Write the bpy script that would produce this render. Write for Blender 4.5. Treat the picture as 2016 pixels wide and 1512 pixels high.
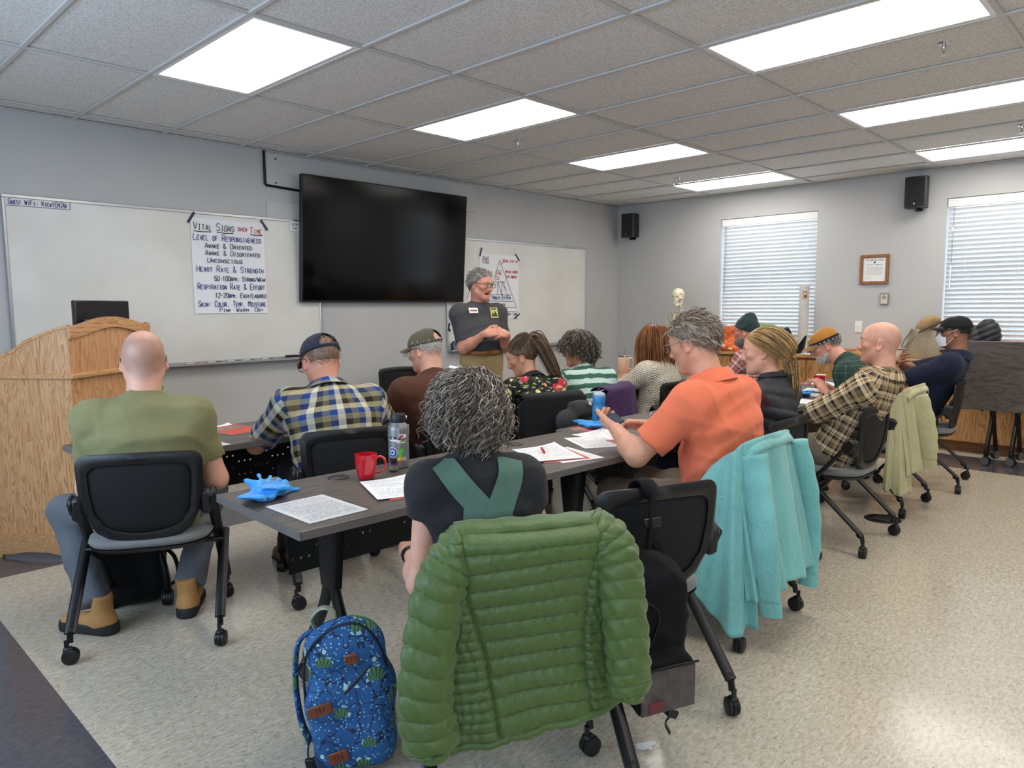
import bpy, bmesh, math, random
import numpy as np
from mathutils import Vector, Matrix
PI = math.pi
sc = bpy.context.scene
for o in list(bpy.data.objects): bpy.data.objects.remove(o, do_unlink=True)
COL = sc.collection

# ------------------------------------------------------------------ camera
F_PX, CAM_H = 1425.0, 1.40
YAW, PITCH, ROLL = math.radians(46.10), math.radians(6.10), math.radians(-0.31)
_cy, _sy, _cp, _sp = math.cos(YAW), math.sin(YAW), math.cos(PITCH), math.sin(PITCH)
FW = np.array([_sy*_cp, _cy*_cp, -_sp]); _r = np.array([_cy, -_sy, 0.0]); _u = np.cross(_r, FW)
CR = math.cos(ROLL)*_r + math.sin(ROLL)*_u; CU = -math.sin(ROLL)*_r + math.cos(ROLL)*_u
cam_d = bpy.data.cameras.new('camera'); cam = bpy.data.objects.new('camera', cam_d); COL.objects.link(cam)
cam_d.sensor_fit = 'HORIZONTAL'; cam_d.sensor_width = 36.0; cam_d.lens = F_PX/2016*36; cam_d.clip_start = 0.05
cam.matrix_world = Matrix(((CR[0], CU[0], -FW[0], 0), (CR[1], CU[1], -FW[1], 0), (CR[2], CU[2], -FW[2], CAM_H), (0, 0, 0, 1)))
sc.camera = cam
def project(P):
    P = np.asarray(P, float) - (0, 0, CAM_H); z = P @ FW
    return 1008+F_PX*(P@CR)/z, 756-F_PX*(P@CU)/z, z

# ------------------------------------------------------------------ look, world, daylight
vs = sc.view_settings; vs.view_transform = 'Standard'; vs.look = 'None'; vs.gamma = 1.0; vs.use_curve_mapping = False
vs.exposure = 0.22
sc.cycles.use_denoising = True
sc.cycles.max_bounces = 8; sc.cycles.diffuse_bounces = 5; sc.cycles.glossy_bounces = 4; sc.cycles.transmission_bounces = 6
sc.cycles.transparent_max_bounces = 12; sc.cycles.sample_clamp_indirect = 6.0; sc.cycles.caustics_reflective = False; sc.cycles.caustics_refractive = False
world = bpy.data.worlds.new('overcast_sky'); sc.world = world; world.use_nodes = True
_bg = world.node_tree.nodes['Background']; _bg.inputs[0].default_value = (0.80, 0.90, 1.0, 1); _bg.inputs[1].default_value = 1.1
PANEL_E = 8.5      # ceiling light diffusers
DAY_LEFT = 82.0    # daylight entering by the windows on the left wall
DAY_RIGHT = 26.0   # daylight falling on the blinds of the right wall
H = 2.72           # ceiling height
XL, XR, YB, YF = -0.75, 8.17, -4.0, 5.86
def area(name, loc, rot, sx, sy, power, col):
    d = bpy.data.lights.new(name, 'AREA'); d.shape = 'RECTANGLE'; d.size = sx; d.size_y = sy; d.energy = power; d.color = col
    o = bpy.data.objects.new(name, d); COL.objects.link(o); o.location = loc; o.rotation_euler = rot
    return o
area('daylight_left', (XL-0.22, 3.0, 1.6), (0, -PI/2, 0), 1.4, 2.6, DAY_LEFT, (0.70, 0.84, 1.0))
area('daylight_left', (XL-0.22, -1.2, 1.6), (0, -PI/2, 0), 1.4, 2.6, DAY_LEFT, (0.78, 0.88, 1.0))
area('daylight_right', (XR+0.55, 3.76, 1.8), (0, PI/2, 0), 1.6, 1.3, DAY_RIGHT, (0.93, 0.97, 1.0))
area('daylight_right', (XR+0.55, 1.36, 1.8), (0, PI/2, 0), 1.6, 1.3, DAY_RIGHT, (0.93, 0.97, 1.0))

# ------------------------------------------------------------------ materials
def lin(c):
    if isinstance(c, str): c = tuple(int(c[i:i+2], 16) for i in (1, 3, 5))
    c = [v/255 if max(c) > 1.0 or isinstance(c[0], int) else v for v in c[:3]]
    return tuple((v/12.92 if v <= 0.04045 else ((v+0.055)/1.055)**2.4) for v in c) + (1.0,)
def NM(name):
    m = bpy.data.materials.new(name); m.use_nodes = True
    nt = m.node_tree; return m, nt, nt.nodes['Principled BSDF']
def N(nt, typ, ins=None, **props):
    n = nt.nodes.new('ShaderNode'+typ)
    for k, v in props.items(): setattr(n, k, v)
    for k, v in (ins or {}).items(): put(nt, n.inputs[k], v)
    return n
def put(nt, sock, v):
    if isinstance(v, bpy.types.NodeSocket): nt.links.new(v, sock)
    elif isinstance(v, bpy.types.Node): nt.links.new(v.outputs[0], sock)
    else: sock.default_value = v
def ramp(nt, fac, stops, interp='LINEAR'):
    n = nt.nodes.new('ShaderNodeValToRGB'); cr = n.color_ramp; cr.interpolation = interp
    while len(cr.elements) > 1: cr.elements.remove(cr.elements[-1])
    cr.elements[0].position = stops[0][0]; cr.elements[0].color = stops[0][1]
    for p, c in stops[1:]:
        e = cr.elements.new(p); e.color = c
    put(nt, n.inputs[0], fac); return n.outputs[0]
def mixc(nt, fac, a, b, blend='MIX'):
    n = nt.nodes.new('ShaderNodeMix'); n.data_type = 'RGBA'; n.blend_type = blend
    put(nt, n.inputs[0], fac); put(nt, n.inputs[6], a); put(nt, n.inputs[7], b); return n.outputs[2]
def mth(nt, op, a, b=None, c=None, clamp=False):
    n = nt.nodes.new('ShaderNodeMath'); n.operation = op; n.use_clamp = clamp
    put(nt, n.inputs[0], a)
    if b is not None: put(nt, n.inputs[1], b)
    if c is not None: put(nt, n.inputs[2], c)
    return n.outputs[0]
def bumpn(nt, b, height, strength=0.3, dist=0.01):
    n = nt.nodes.new('ShaderNodeBump'); n.inputs['Strength'].default_value = strength; n.inputs['Distance'].default_value = dist
    put(nt, n.inputs['Height'], height); nt.links.new(n.outputs[0], b.inputs['Normal'])
def coords(nt, kind='Object', scale=(1, 1, 1)):
    if kind == 'World': s = nt.nodes.new('ShaderNodeNewGeometry').outputs['Position']
    elif kind.startswith('@'):
        a = nt.nodes.new('ShaderNodeAttribute'); a.attribute_name = kind[1:]; s = a.outputs['Vector']
    else: s = nt.nodes.new('ShaderNodeTexCoord').outputs[kind]
    n = nt.nodes.new('ShaderNodeMapping'); n.inputs['Scale'].default_value = scale
    nt.links.new(s, n.inputs[0]); return n.outputs[0]
MATS = {}
def mat(name, col=(128, 128, 128), rough=0.6, metal=0.0, var=0.0, vscale=8.0, bump=0.0, bscale=60.0, coat=0.0, sheen=0.0, spec=0.5, emit=None, trans=0.0, alpha=1.0, sss=0.0, stretch=(1, 1, 1)):
    if name in MATS: return MATS[name]
    m, nt, b = NM(name)
    c = lin(col); b.inputs['Base Color'].default_value = c
    b.inputs['Roughness'].default_value = rough; b.inputs['Metallic'].default_value = metal
    b.inputs['Coat Weight'].default_value = coat; b.inputs['Sheen Weight'].default_value = sheen
    b.inputs['Specular IOR Level'].default_value = spec; b.inputs['Transmission Weight'].default_value = trans; b.inputs['Alpha'].default_value = alpha
    if sss: b.inputs['Subsurface Weight'].default_value = sss; b.inputs['Subsurface Radius'].default_value = (0.012, 0.004, 0.002)
    if emit: b.inputs['Emission Color'].default_value = c; b.inputs['Emission Strength'].default_value = emit
    if var or bump:
        co = coords(nt, 'Object', stretch)
    if var:
        n = N(nt, 'TexNoise', {'Vector': co, 'Scale': vscale, 'Detail': 4.0})
        k = ramp(nt, n.outputs['Fac'], [(0.25, tuple(v*(1-var) for v in c[:3])+(1,)), (0.75, tuple(min(1, v*(1+var)) for v in c[:3])+(1,))])
        nt.links.new(k, b.inputs['Base Color'])
    if bump:
        n = N(nt, 'TexNoise', {'Vector': co, 'Scale': bscale, 'Detail': 3.0})
        bumpn(nt, b, n.outputs['Fac'], bump, 0.004)
    MATS[name] = m; return m

# ------------------------------------------------------------------ mesh building
def rotm(rx=0, ry=0, rz=0):
    return np.array(Matrix.Rotation(rz, 3, 'Z') @ Matrix.Rotation(ry, 3, 'Y') @ Matrix.Rotation(rx, 3, 'X'))
def unit(v):
    v = np.asarray(v, float); return v/(np.linalg.norm(v)+1e-12)
def frame_to(d, up=(0, 0, 1)):
    z = unit(d); x = np.cross(up, z)
    if np.linalg.norm(x) < 1e-5: x = np.cross((0, 1, 0), z)
    x = unit(x); return np.stack([x, np.cross(z, x), z], 1)
class MB:
    def __init__(s): s.v = []; s.f = []; s.n = 0
    def add(s, V, Fs):
        V = np.asarray(V, float).reshape(-1, 3); k = s.n
        s.v.append(V); s.n += len(V)
        for f in Fs: s.f.append(tuple(int(i)+k for i in f))
        return s
    def box(s, c, size, bev=0.0, R=None):
        hx, hy, hz = np.array(size, float)/2; b = min(bev, hx*.95, hy*.95, hz*.95); c = np.array(c, float)
        if b <= 0:
            V = np.array([(x, y, z) for x in (-hx, hx) for y in (-hy, hy) for z in (-hz, hz)])
            Fs = [(0, 1, 3, 2), (4, 6, 7, 5), (0, 4, 5, 1), (2, 3, 7, 6), (0, 2, 6, 4), (1, 5, 7, 3)]
        else:
            V = []; ix = {}
            for i, sx in enumerate((-1, 1)):
                for j, sy in enumerate((-1, 1)):
                    for k, sz in enumerate((-1, 1)):
                        for a in range(3):
                            p = [sx*(hx-b), sy*(hy-b), sz*(hz-b)]; p[a] = (sx*hx, sy*hy, sz*hz)[a]
                            ix[(i, j, k, a)] = len(V); V.append(p)
            Fs = []; q = lambda *t: ix[t]
            for a in range(3):
                o = [x for x in range(3) if x != a]
                for sd in (0, 1):
                    cyc = [(0, 0), (1, 0), (1, 1), (0, 1)]; loop = []
                    for u, w in cyc:
                        t = [0, 0, 0]; t[a] = sd; t[o[0]] = u; t[o[1]] = w; loop.append(q(*t, a))
                    if (sd == 0) != (a == 1): loop = loop[::-1]
                    Fs.append(loop)
            for a in range(3):          # edges along axis a
                o = [x for x in range(3) if x != a]
                for u in (0, 1):
                    for w in (0, 1):
                        t0 = [0, 0, 0]; t0[o[0]] = u; t0[o[1]] = w; t1 = list(t0); t1[a] = 1
                        loop = [q(*t0, o[0]), q(*t1, o[0]), q(*t1, o[1]), q(*t0, o[1])]
                        if (u == w) != (a == 1): loop = loop[::-1]
                        Fs.append(loop)
            for i in (0, 1):
                for j in (0, 1):
                    for k in (0, 1):
                        loop = [q(i, j, k, 0), q(i, j, k, 1), q(i, j, k, 2)]
                        if (i+j+k) % 2 == 0: loop = loop[::-1]
                        Fs.append(loop)
            V = np.array(V)
        if R is not None: V = V @ np.asarray(R).T
        return s.add(V+c, Fs)
    def tube(s, P, r, n=8, caps=True, closed=False, sq=None, up=None):
        P = np.asarray(P, float); m = len(P); r = np.broadcast_to(np.asarray(r, float), (m,))
        T = np.gradient(P, axis=0) if not closed else np.roll(P, -1, 0)-np.roll(P, 1, 0)
        T /= (np.linalg.norm(T, axis=1, keepdims=True)+1e-12)
        ref = np.array(up if up is not None else ((0, 0, 1) if abs(T[0][2]) < .9 else (0, 1, 0)), float)
        a = ref-T[0]*(ref@T[0]); a /= np.linalg.norm(a)+1e-12
        th = np.arange(n)*2*PI/n+(PI/4 if n == 4 else 0); V = np.zeros((m, n, 3)); k1, k2 = sq or (1, 1)
        for i in range(m):
            if up is not None: a = ref
            a = a-T[i]*(a@T[i]); a /= np.linalg.norm(a)+1e-12; b = np.cross(T[i], a)
            V[i] = P[i]+r[i]*(np.cos(th)[:, None]*a*k1+np.sin(th)[:, None]*b*k2)
        Fs = []; mm = m if closed else m-1
        for i in range(mm):
            i2 = (i+1) % m
            for j in range(n):
                j2 = (j+1) % n; Fs.append((i*n+j, i*n+j2, i2*n+j2, i2*n+j))
        if caps and not closed:
            Fs.append(tuple(range(n))[::-1]); Fs.append(tuple((m-1)*n+j for j in range(n)))
        return s.add(V.reshape(-1, 3), Fs)
    def lathe(s, prof, n=20, c=(0, 0, 0), R=None, sq=(1, 1)):
        prof = np.asarray(prof, float); m = len(prof); th = np.arange(n)*2*PI/n
        V = np.stack([prof[:, None, 0]*np.cos(th)*sq[0], prof[:, None, 0]*np.sin(th)*sq[1], np.repeat(prof[:, 1:2], n, 1)], -1).reshape(-1, 3)
        Fs = [(i*n+j, i*n+(j+1) % n, (i+1)*n+(j+1) % n, (i+1)*n+j) for i in range(m-1) for j in range(n)]
        if prof[0, 0] > 1e-5: Fs.append(tuple(range(n))[::-1])
        if prof[-1, 0] > 1e-5: Fs.append(tuple((m-1)*n+j for j in range(n)))
        if R is not None: V = V @ np.asarray(R).T
        return s.add(V+np.array(c, float), Fs)
    def prism(s, poly, d, c=(0, 0, 0), R=None):       # polygon in local xy (ccw), thickness d along z
        poly = np.asarray(poly, float); n = len(poly)
        V = np.concatenate([np.c_[poly, np.full(n, -d/2)], np.c_[poly, np.full(n, d/2)]])
        Fs = [tuple(range(n))[::-1], tuple(range(n, 2*n))]+[(i, (i+1) % n, n+(i+1) % n, n+i) for i in range(n)]
        if R is not None: V = V @ np.asarray(R).T
        return s.add(V+np.array(c, float), Fs)
    def grid(s, P, thick=0.0, closeu=False):           # P[nu,nv,3]
        P = np.asarray(P, float); nu, nv = P.shape[:2]
        ix = np.arange(nu*nv).reshape(nu, nv); Fs = []
        U = nu if closeu else nu-1
        for i in range(U):
            for j in range(nv-1): Fs.append((ix[i, j], ix[(i+1) % nu, j], ix[(i+1) % nu, j+1], ix[i, j+1]))
        if not thick: return s.add(P.reshape(-1, 3), Fs)
        du = (np.roll(P, -1, 0)-np.roll(P, 1, 0)) if closeu else np.gradient(P, axis=0)
        dv = np.gradient(P, axis=1); nn = np.cross(du, dv); nn /= np.linalg.norm(nn, axis=2, keepdims=True)+1e-12
        Q = P-nn*thick; k = nu*nv
        F2 = [tuple(i+k for i in f)[::-1] for f in Fs]; Fs = Fs+F2
        if not closeu:
            for j in range(nv-1):
                Fs.append((ix[0, j+1], ix[0, j+1]+k, ix[0, j]+k, ix[0, j])[::-1][::-1]); Fs.append((ix[-1, j], ix[-1, j]+k, ix[-1, j+1]+k, ix[-1, j+1]))
        for i in range(U):
            i2 = (i+1) % nu
            Fs.append((ix[i, 0], ix[i, 0]+k, ix[i2, 0]+k, ix[i2, 0])); Fs.append((ix[i2, -1], ix[i2, -1]+k, ix[i, -1]+k, ix[i, -1]))
        return s.add(np.concatenate([P.reshape(-1, 3), Q.reshape(-1, 3)]), Fs)
    def xf(s, R=None, t=(0, 0, 0)):
        for i in range(len(s.v)):
            if R is not None: s.v[i] = s.v[i] @ np.asarray(R).T
            s.v[i] = s.v[i]+np.array(t, float)
        return s
    def mesh(s, name, smooth=True, angle=40):
        me = bpy.data.meshes.new(name)
        V = np.concatenate(s.v) if s.v else np.zeros((0, 3))
        return fill(me, V, s.f, smooth, angle)
def fill(me, V, Fs, smooth=True, angle=40):
    if isinstance(Fs, np.ndarray):
        nf, k = Fs.shape; lv = Fs.ravel(); ls = np.arange(nf)*k
    else:
        ls = np.cumsum([0]+[len(f) for f in Fs][:-1]) if Fs else np.zeros(0, int); lv = np.array([i for f in Fs for i in f], int); nf = len(Fs)
    me.vertices.add(len(V)); me.vertices.foreach_set('co', np.asarray(V, np.float32).ravel())
    me.loops.add(len(lv)); me.loops.foreach_set('vertex_index', lv.astype(np.int32))
    me.polygons.add(nf); me.polygons.foreach_set('loop_start', np.asarray(ls, np.int32))
    me.polygons.foreach_set('use_smooth', np.full(nf, bool(smooth)))
    me.update(calc_edges=True); me.validate()
    if smooth and angle and angle < 180: me.set_sharp_from_angle(angle=math.radians(angle))
    return me
def obj(name, mb, m, parent=None, loc=None, rot=None, smooth=True, angle=40):
    me = mb.mesh(name, smooth, angle) if isinstance(mb, MB) else mb
    o = bpy.data.objects.new(name, me); COL.objects.link(o)
    if m is not None and not len(me.materials): me.materials.append(m)
    if parent is not None: o.parent = parent
    if loc is not None: o.location = loc
    if rot is not None: o.rotation_euler = rot
    return o
def tag(o, label=None, cat=None, group=None, kind=None):
    if label: o['label'] = label
    if cat: o['category'] = cat
    if group: o['group'] = group
    if kind: o['kind'] = kind
    return o
def thing(name, label, cat, loc=(0, 0, 0), rz=0.0, group=None, rot=None):
    o = bpy.data.objects.new(name, None); COL.objects.link(o); o.empty_display_size = 0.05
    o.location = loc; o.rotation_euler = rot or (0, 0, rz); return tag(o, label, cat, group)
def copytree(o, parent=None):
    c = o.copy(); COL.objects.link(c)
    if parent is not None: c.parent = parent
    for ch in list(o.children): copytree(ch, c)
    return c
def struct(name, mb, m, parent=None, smooth=False, **k):
    o = obj(name, mb, m, parent, smooth=smooth, **k)
    if parent is None: o['kind'] = 'structure'
    return o
def arc(c, r, a0, a1, n=8):
    return [(c[0]+r*math.cos(a0+(a1-a0)*i/n), c[1]+r*math.sin(a0+(a1-a0)*i/n)) for i in range(n+1)]
def rrect(w, h, r, n=4):
    P = []
    for cx, cy, a in ((w/2-r, h/2-r, 0), (-w/2+r, h/2-r, PI/2), (-w/2+r, -h/2+r, PI), (w/2-r, -h/2+r, 1.5*PI)): P += arc((cx, cy), r, a, a+PI/2, n)
    return P
def spline(pts, n=8):
    P = np.asarray(pts, float); out = []
    Q = np.concatenate([[2*P[0]-P[1]], P, [2*P[-1]-P[-2]]])
    for i in range(1, len(Q)-2):
        for k in range(n):
            t = k/n; a, b, c, d = Q[i-1:i+3]
            out.append(.5*((2*b)+(-a+c)*t+(2*a-5*b+4*c-d)*t*t+(-a+3*b-3*c+d)*t**3))
    out.append(P[-1]); return np.array(out)

# ------------------------------------------------------------------ marker lettering: single-stroke glyphs on a 4 x 6 cell
_G = {'A': '00 26 40|12 32', 'B': '00 06 26 35 34 23 03|23 42 41 30 00', 'C': '45 36 16 05 01 10 30 41', 'D': '00 06 26 45 41 20 00', 'E': '40 00 06 46|03 33',
 'F': '00 06 46|03 33', 'G': '45 36 16 05 01 10 30 41 43 23', 'H': '00 06|40 46|03 43', 'I': '20 26|10 30|16 36', 'J': '36 31 20 10 01', 'K': '00 06|46 02|14 40',
 'L': '06 00 40', 'M': '00 06 23 46 40', 'N': '00 06 40 46', 'O': '16 05 01 10 30 41 45 36 16', 'P': '00 06 36 45 44 33 03', 'Q': '16 05 01 10 30 41 45 36 16|22 40',
 'R': '00 06 36 45 44 33 03|23 40', 'S': '45 36 16 05 04 13 33 42 41 30 10 01', 'T': '20 26|06 46', 'U': '06 01 10 30 41 46', 'V': '06 20 46', 'W': '06 10 24 30 46',
 'X': '00 46|06 40', 'Y': '06 23 46|23 20', 'Z': '06 46 00 40', '0': '16 05 01 10 30 41 45 36 16', '1': '15 26 20', '2': '05 16 36 45 44 00 40', '4': '30 36 02 42',
 '5': '46 06 03 33 42 41 30 00', '&': '40 05 16 25 02 01 10 20 42', '-': '13 33', ',': '21 10', ';': '21 10|23 24', ':': '21 22|23 24', '/': '00 46', '.': '20 21',
 '@': '32 22 23 33 31 41 44 35 15 04 01 10 30', "'": '25 26', ' ': ''}
def lettering(text, x, y, h, w=None, stroke=0.004, jit=0.06, seed=1, slant=0.0, small=0.72):
    """flat ribbons in the local xz plane (normal -y); lower-case letters become small capitals"""
    rnd = random.Random(seed); mb = MB(); cw = h*0.56; gap = h*0.22
    tot = sum((cw*(small if ch.islower() else 1)+gap) for ch in text)
    k = (w/tot) if w else 1.0; px = x
    for ch in text:
        s_ = small if ch.islower() else 1.0; hh = h*s_; ww = cw*s_*k
        for st in _G.get(ch.upper(), '').split('|'):
            if not st: continue
            P = []
            for t in st.split():
                gx, gy = int(t[0])/4+rnd.uniform(-jit, jit), int(t[1])/6+rnd.uniform(-jit, jit)*.6
                P.append((px+gx*ww+slant*gy*hh, y+gy*hh+rnd.uniform(-.01, .01)*h))
            P = np.array(P)
            if len(P) > 2: P = spline(np.c_[P, np.zeros(len(P))], 3)[:, :2]
            T = np.gradient(P, axis=0); T /= np.linalg.norm(T, axis=1, keepdims=True)+1e-9; Nn = np.c_[-T[:, 1], T[:, 0]]*stroke/2
            a, b = P+Nn, P-Nn; n = len(P)
            V = np.concatenate([np.c_[a[:, 0], np.zeros(n), a[:, 1]], np.c_[b[:, 0], np.zeros(n), b[:, 1]]])
            mb.add(V, [(i, n+i, n+i+1, i+1) for i in range(n-1)])
        px += ww+gap*k
    return mb
def ink(parent, m, text, x, y, h, w, stroke=.004, jit=.05, seed=1, slant=0.0, yo=-.001):
    """one flat lettering object per word"""
    cw = lambda s_: sum(h*.56*(.72 if ch.islower() else 1)+h*.22 for ch in s_); k = w/cw(text) if w else 1.0; px = x
    for i, wd in enumerate(text.split(' ')):
        obj('lettering', lettering(wd, px, y, h, cw(wd)*k, stroke, jit, seed+i*7, slant).xf(t=(0, yo, 0)), m, parent, smooth=False); px += cw(wd+' ')*k
def stroke_line(P, w):
    P = np.array(P, float); mb = MB(); n = len(P)
    T = np.gradient(P, axis=0); T /= np.linalg.norm(T, axis=1, keepdims=True)+1e-9; Nn = np.c_[-T[:, 1], T[:, 0]]*w/2
    a, b = P+Nn, P-Nn
    V = np.concatenate([np.c_[a[:, 0], np.zeros(n), a[:, 1]], np.c_[b[:, 0], np.zeros(n), b[:, 1]]])
    return mb.add(V, [(i, n+i, n+i+1, i+1) for i in range(n-1)])
# ================================================================== the room
def m_wall():
    m, nt, b = NM('wall_paint'); co = coords(nt, 'World', (1, 1, 1))
    n1 = N(nt, 'TexNoise', {'Vector': coords(nt, 'World', (60, 60, 400)), 'Scale': 1.0, 'Detail': 2.0})
    n2 = N(nt, 'TexNoise', {'Vector': co, 'Scale': 1.2, 'Detail': 2.0})
    c = ramp(nt, n2.outputs['Fac'], [(0.3, lin((188, 188, 187))), (0.7, lin((194, 194, 192)))])
    put(nt, b.inputs['Base Color'], c); b.inputs['Roughness'].default_value = 0.62
    bumpn(nt, b, n1.outputs['Fac'], 0.12, 0.002); return m
def m_ceiling():
    m, nt, b = NM('acoustic_tile'); co = coords(nt, 'World')
    n1 = N(nt, 'TexNoise', {'Vector': co, 'Scale': 130.0, 'Detail': 3.0, 'Roughness': 0.7})
    n2 = N(nt, 'TexVoronoi', {'Vector': co, 'Scale': 85.0})
    c = ramp(nt, n1.outputs['Fac'], [(0.34, lin((184, 181, 178))), (0.48, lin((226, 223, 219))), (0.66, lin((242, 240, 236)))])
    put(nt, b.inputs['Base Color'], c); b.inputs['Roughness'].default_value = 0.9
    bumpn(nt, b, n1.outputs['Fac'], 0.5, 0.003); return m
def m_floor(dark):
    m, nt, b = NM('floor_tile_dark' if dark else 'floor_tile_beige'); co = coords(nt, 'World')
    big = N(nt, 'TexNoise', {'Vector': co, 'Scale': 2.2, 'Detail': 3.0})
    st = coords(nt, 'World', (34, 80, 40))
    n1 = N(nt, 'TexNoise', {'Vector': st, 'Scale': 1.0, 'Detail': 4.0, 'Roughness': 0.65, 'Distortion': 0.6})
    n2 = N(nt, 'TexNoise', {'Vector': coords(nt, 'World', (150, 60, 80)), 'Scale': 1.0, 'Detail': 2.0})
    if dark:
        c1 = ramp(nt, n1.outputs['Fac'], [(0.3, lin((66, 66, 72))), (0.62, lin((84, 83, 88))), (0.78, lin((104, 102, 106)))])
        c = mixc(nt, ramp(nt, n2.outputs['Fac'], [(0.62, (0, 0, 0, 1)), (0.72, (.35, .35, .35, 1))]), c1, lin((52, 52, 58)))
    else:
        c1 = ramp(nt, n1.outputs['Fac'], [(0.30, lin((166, 154, 136))), (0.5, lin((190, 180, 162))), (0.72, lin((212, 205, 190)))])
        c1 = mixc(nt, ramp(nt, n2.outputs['Fac'], [(0.60, (0, 0, 0, 1)), (0.70, (.55, .55, .55, 1))]), c1, lin((150, 137, 118)))
        c = mixc(nt, ramp(nt, big.outputs['Fac'], [(0.35, (.14, .14, .14, 1)), (0.65, (0, 0, 0, 1))]), c1, lin((178, 168, 150)))
        v = N(nt, 'TexVoronoi', {'Vector': coords(nt, 'World', (30, 46, 30)), 'Scale': 1.0, 'Randomness': 1.0})
        c = mixc(nt, ramp(nt, v.outputs['Distance'], [(0.10, (.7, .7, .7, 1)), (0.16, (0, 0, 0, 1))]), c, lin((120, 108, 92)))
    put(nt, b.inputs['Base Color'], c)
    r = ramp(nt, big.outputs['Fac'], [(0.3, (.13, .13, .13, 1)), (0.7, (.22, .22, .22, 1))])
    put(nt, b.inputs['Roughness'], r); b.inputs['Specular IOR Level'].default_value = 0.55
    n3 = N(nt, 'TexNoise', {'Vector': co, 'Scale': 9.0, 'Detail': 2.0}); bumpn(nt, b, n3.outputs['Fac'], 0.05, 0.01)
    return m
def m_wood(name, c0, c1, c2, axis='Z', scale=1.0, rough=0.38, coat=0.25):
    m, nt, b = NM(name)
    s = {'Z': (9, 9, 0.9), 'X': (0.9, 9, 9), 'Y': (9, 0.9, 9)}[axis]
    co = coords(nt, 'Object', tuple(v*scale for v in s))
    w = N(nt, 'TexNoise', {'Vector': co, 'Scale': 1.6, 'Detail': 3.0, 'Distortion': 1.2})
    rings = mth(nt, 'FRACT', mth(nt, 'MULTIPLY', w.outputs['Fac'], 9.0))
    g = N(nt, 'TexNoise', {'Vector': coords(nt, 'Object', tuple(v*scale*12 for v in s)), 'Scale': 1.0, 'Detail': 3.0})
    k = mixc(nt, 0.45, ramp(nt, rings, [(0.0, (0, 0, 0, 1)), (0.5, (.8, .8, .8, 1)), (0.92, (1, 1, 1, 1)), (1.0, (0, 0, 0, 1))]), g.outputs['Fac'])
    put(nt, b.inputs['Base Color'], ramp(nt, k, [(0.15, lin(c0)), (0.5, lin(c1)), (0.8, lin(c2))]))
    b.inputs['Roughness'].default_value = rough; b.inputs['Coat Weight'].default_value = coat; b.inputs['Coat Roughness'].default_value = 0.3
    bumpn(nt, b, g.outputs['Fac'], 0.08, 0.002); return m
def m_emit(name, col, e):
    m, nt, b = NM(name); b.inputs['Base Color'].default_value = (.9, .9, .9, 1); b.inputs['Emission Color'].default_value = lin(col)
    b.inputs['Emission Strength'].default_value = e; return m
def m_slat():
    m, nt, b = NM('blind_slat'); b.inputs['Base Color'].default_value = lin((236, 236, 236)); b.inputs['Roughness'].default_value = 0.45
    t = N(nt, 'BsdfTranslucent', {'Color': lin((225, 228, 232))}); mx = N(nt, 'MixShader', {0: 0.06})
    nt.links.new(b.outputs[0], mx.inputs[1]); nt.links.new(t.outputs[0], mx.inputs[2])
    nt.links.new(mx.outputs[0], nt.nodes['Material Output'].inputs[0]); return m
def m_pane(name='window_glass', tint=(.9, .95, 1, 1), f=0.12):
    m, nt, b = NM(name); t = N(nt, 'BsdfTransparent', {'Color': tint}); g = N(nt, 'BsdfGlossy', {'Roughness': 0.03})
    mx = N(nt, 'MixShader', {0: f}); nt.links.new(t.outputs[0], mx.inputs[1]); nt.links.new(g.outputs[0], mx.inputs[2])
    nt.links.new(mx.outputs[0], nt.nodes['Material Output'].inputs[0]); return m
M_WALL, M_CEIL, M_FB, M_FD = m_wall(), m_ceiling(), m_floor(False), m_floor(True)
M_OAK = m_wood('honey_oak', (138, 88, 44), (190, 136, 80), (210, 160, 104))
M_OAKH = m_wood('honey_oak_horizontal', (140, 92, 48), (194, 142, 86), (214, 166, 110), 'Y')
M_LECT = m_wood('red_oak_veneer', (162, 108, 64), (200, 146, 98), (214, 166, 120), 'Z', 1.3)
M_LECTX = m_wood('red_oak_rail', (158, 104, 60), (200, 146, 96), (214, 168, 120), 'X', 1.2)
M_TABLE = m_wood('charcoal_laminate', (56, 50, 46), (82, 74, 69), (100, 92, 86), 'X', 0.9, 0.42, 0.1)
M_BLK = mat('black_plastic', (15, 15, 17), 0.42, bump=0.05, bscale=300)
M_BLKM = mat('black_metal', (14, 14, 16), 0.35, 0.3)
M_WHITE = mat('white_enamel', (238, 238, 236), 0.4)
M_GRID = mat('ceiling_grid_metal', (200, 198, 195), 0.55)
M_ALU = mat('brushed_aluminium', (196, 198, 202), 0.35, 0.7)
M_RUB = mat('black_rubber', (18, 18, 19), 0.7)

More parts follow.
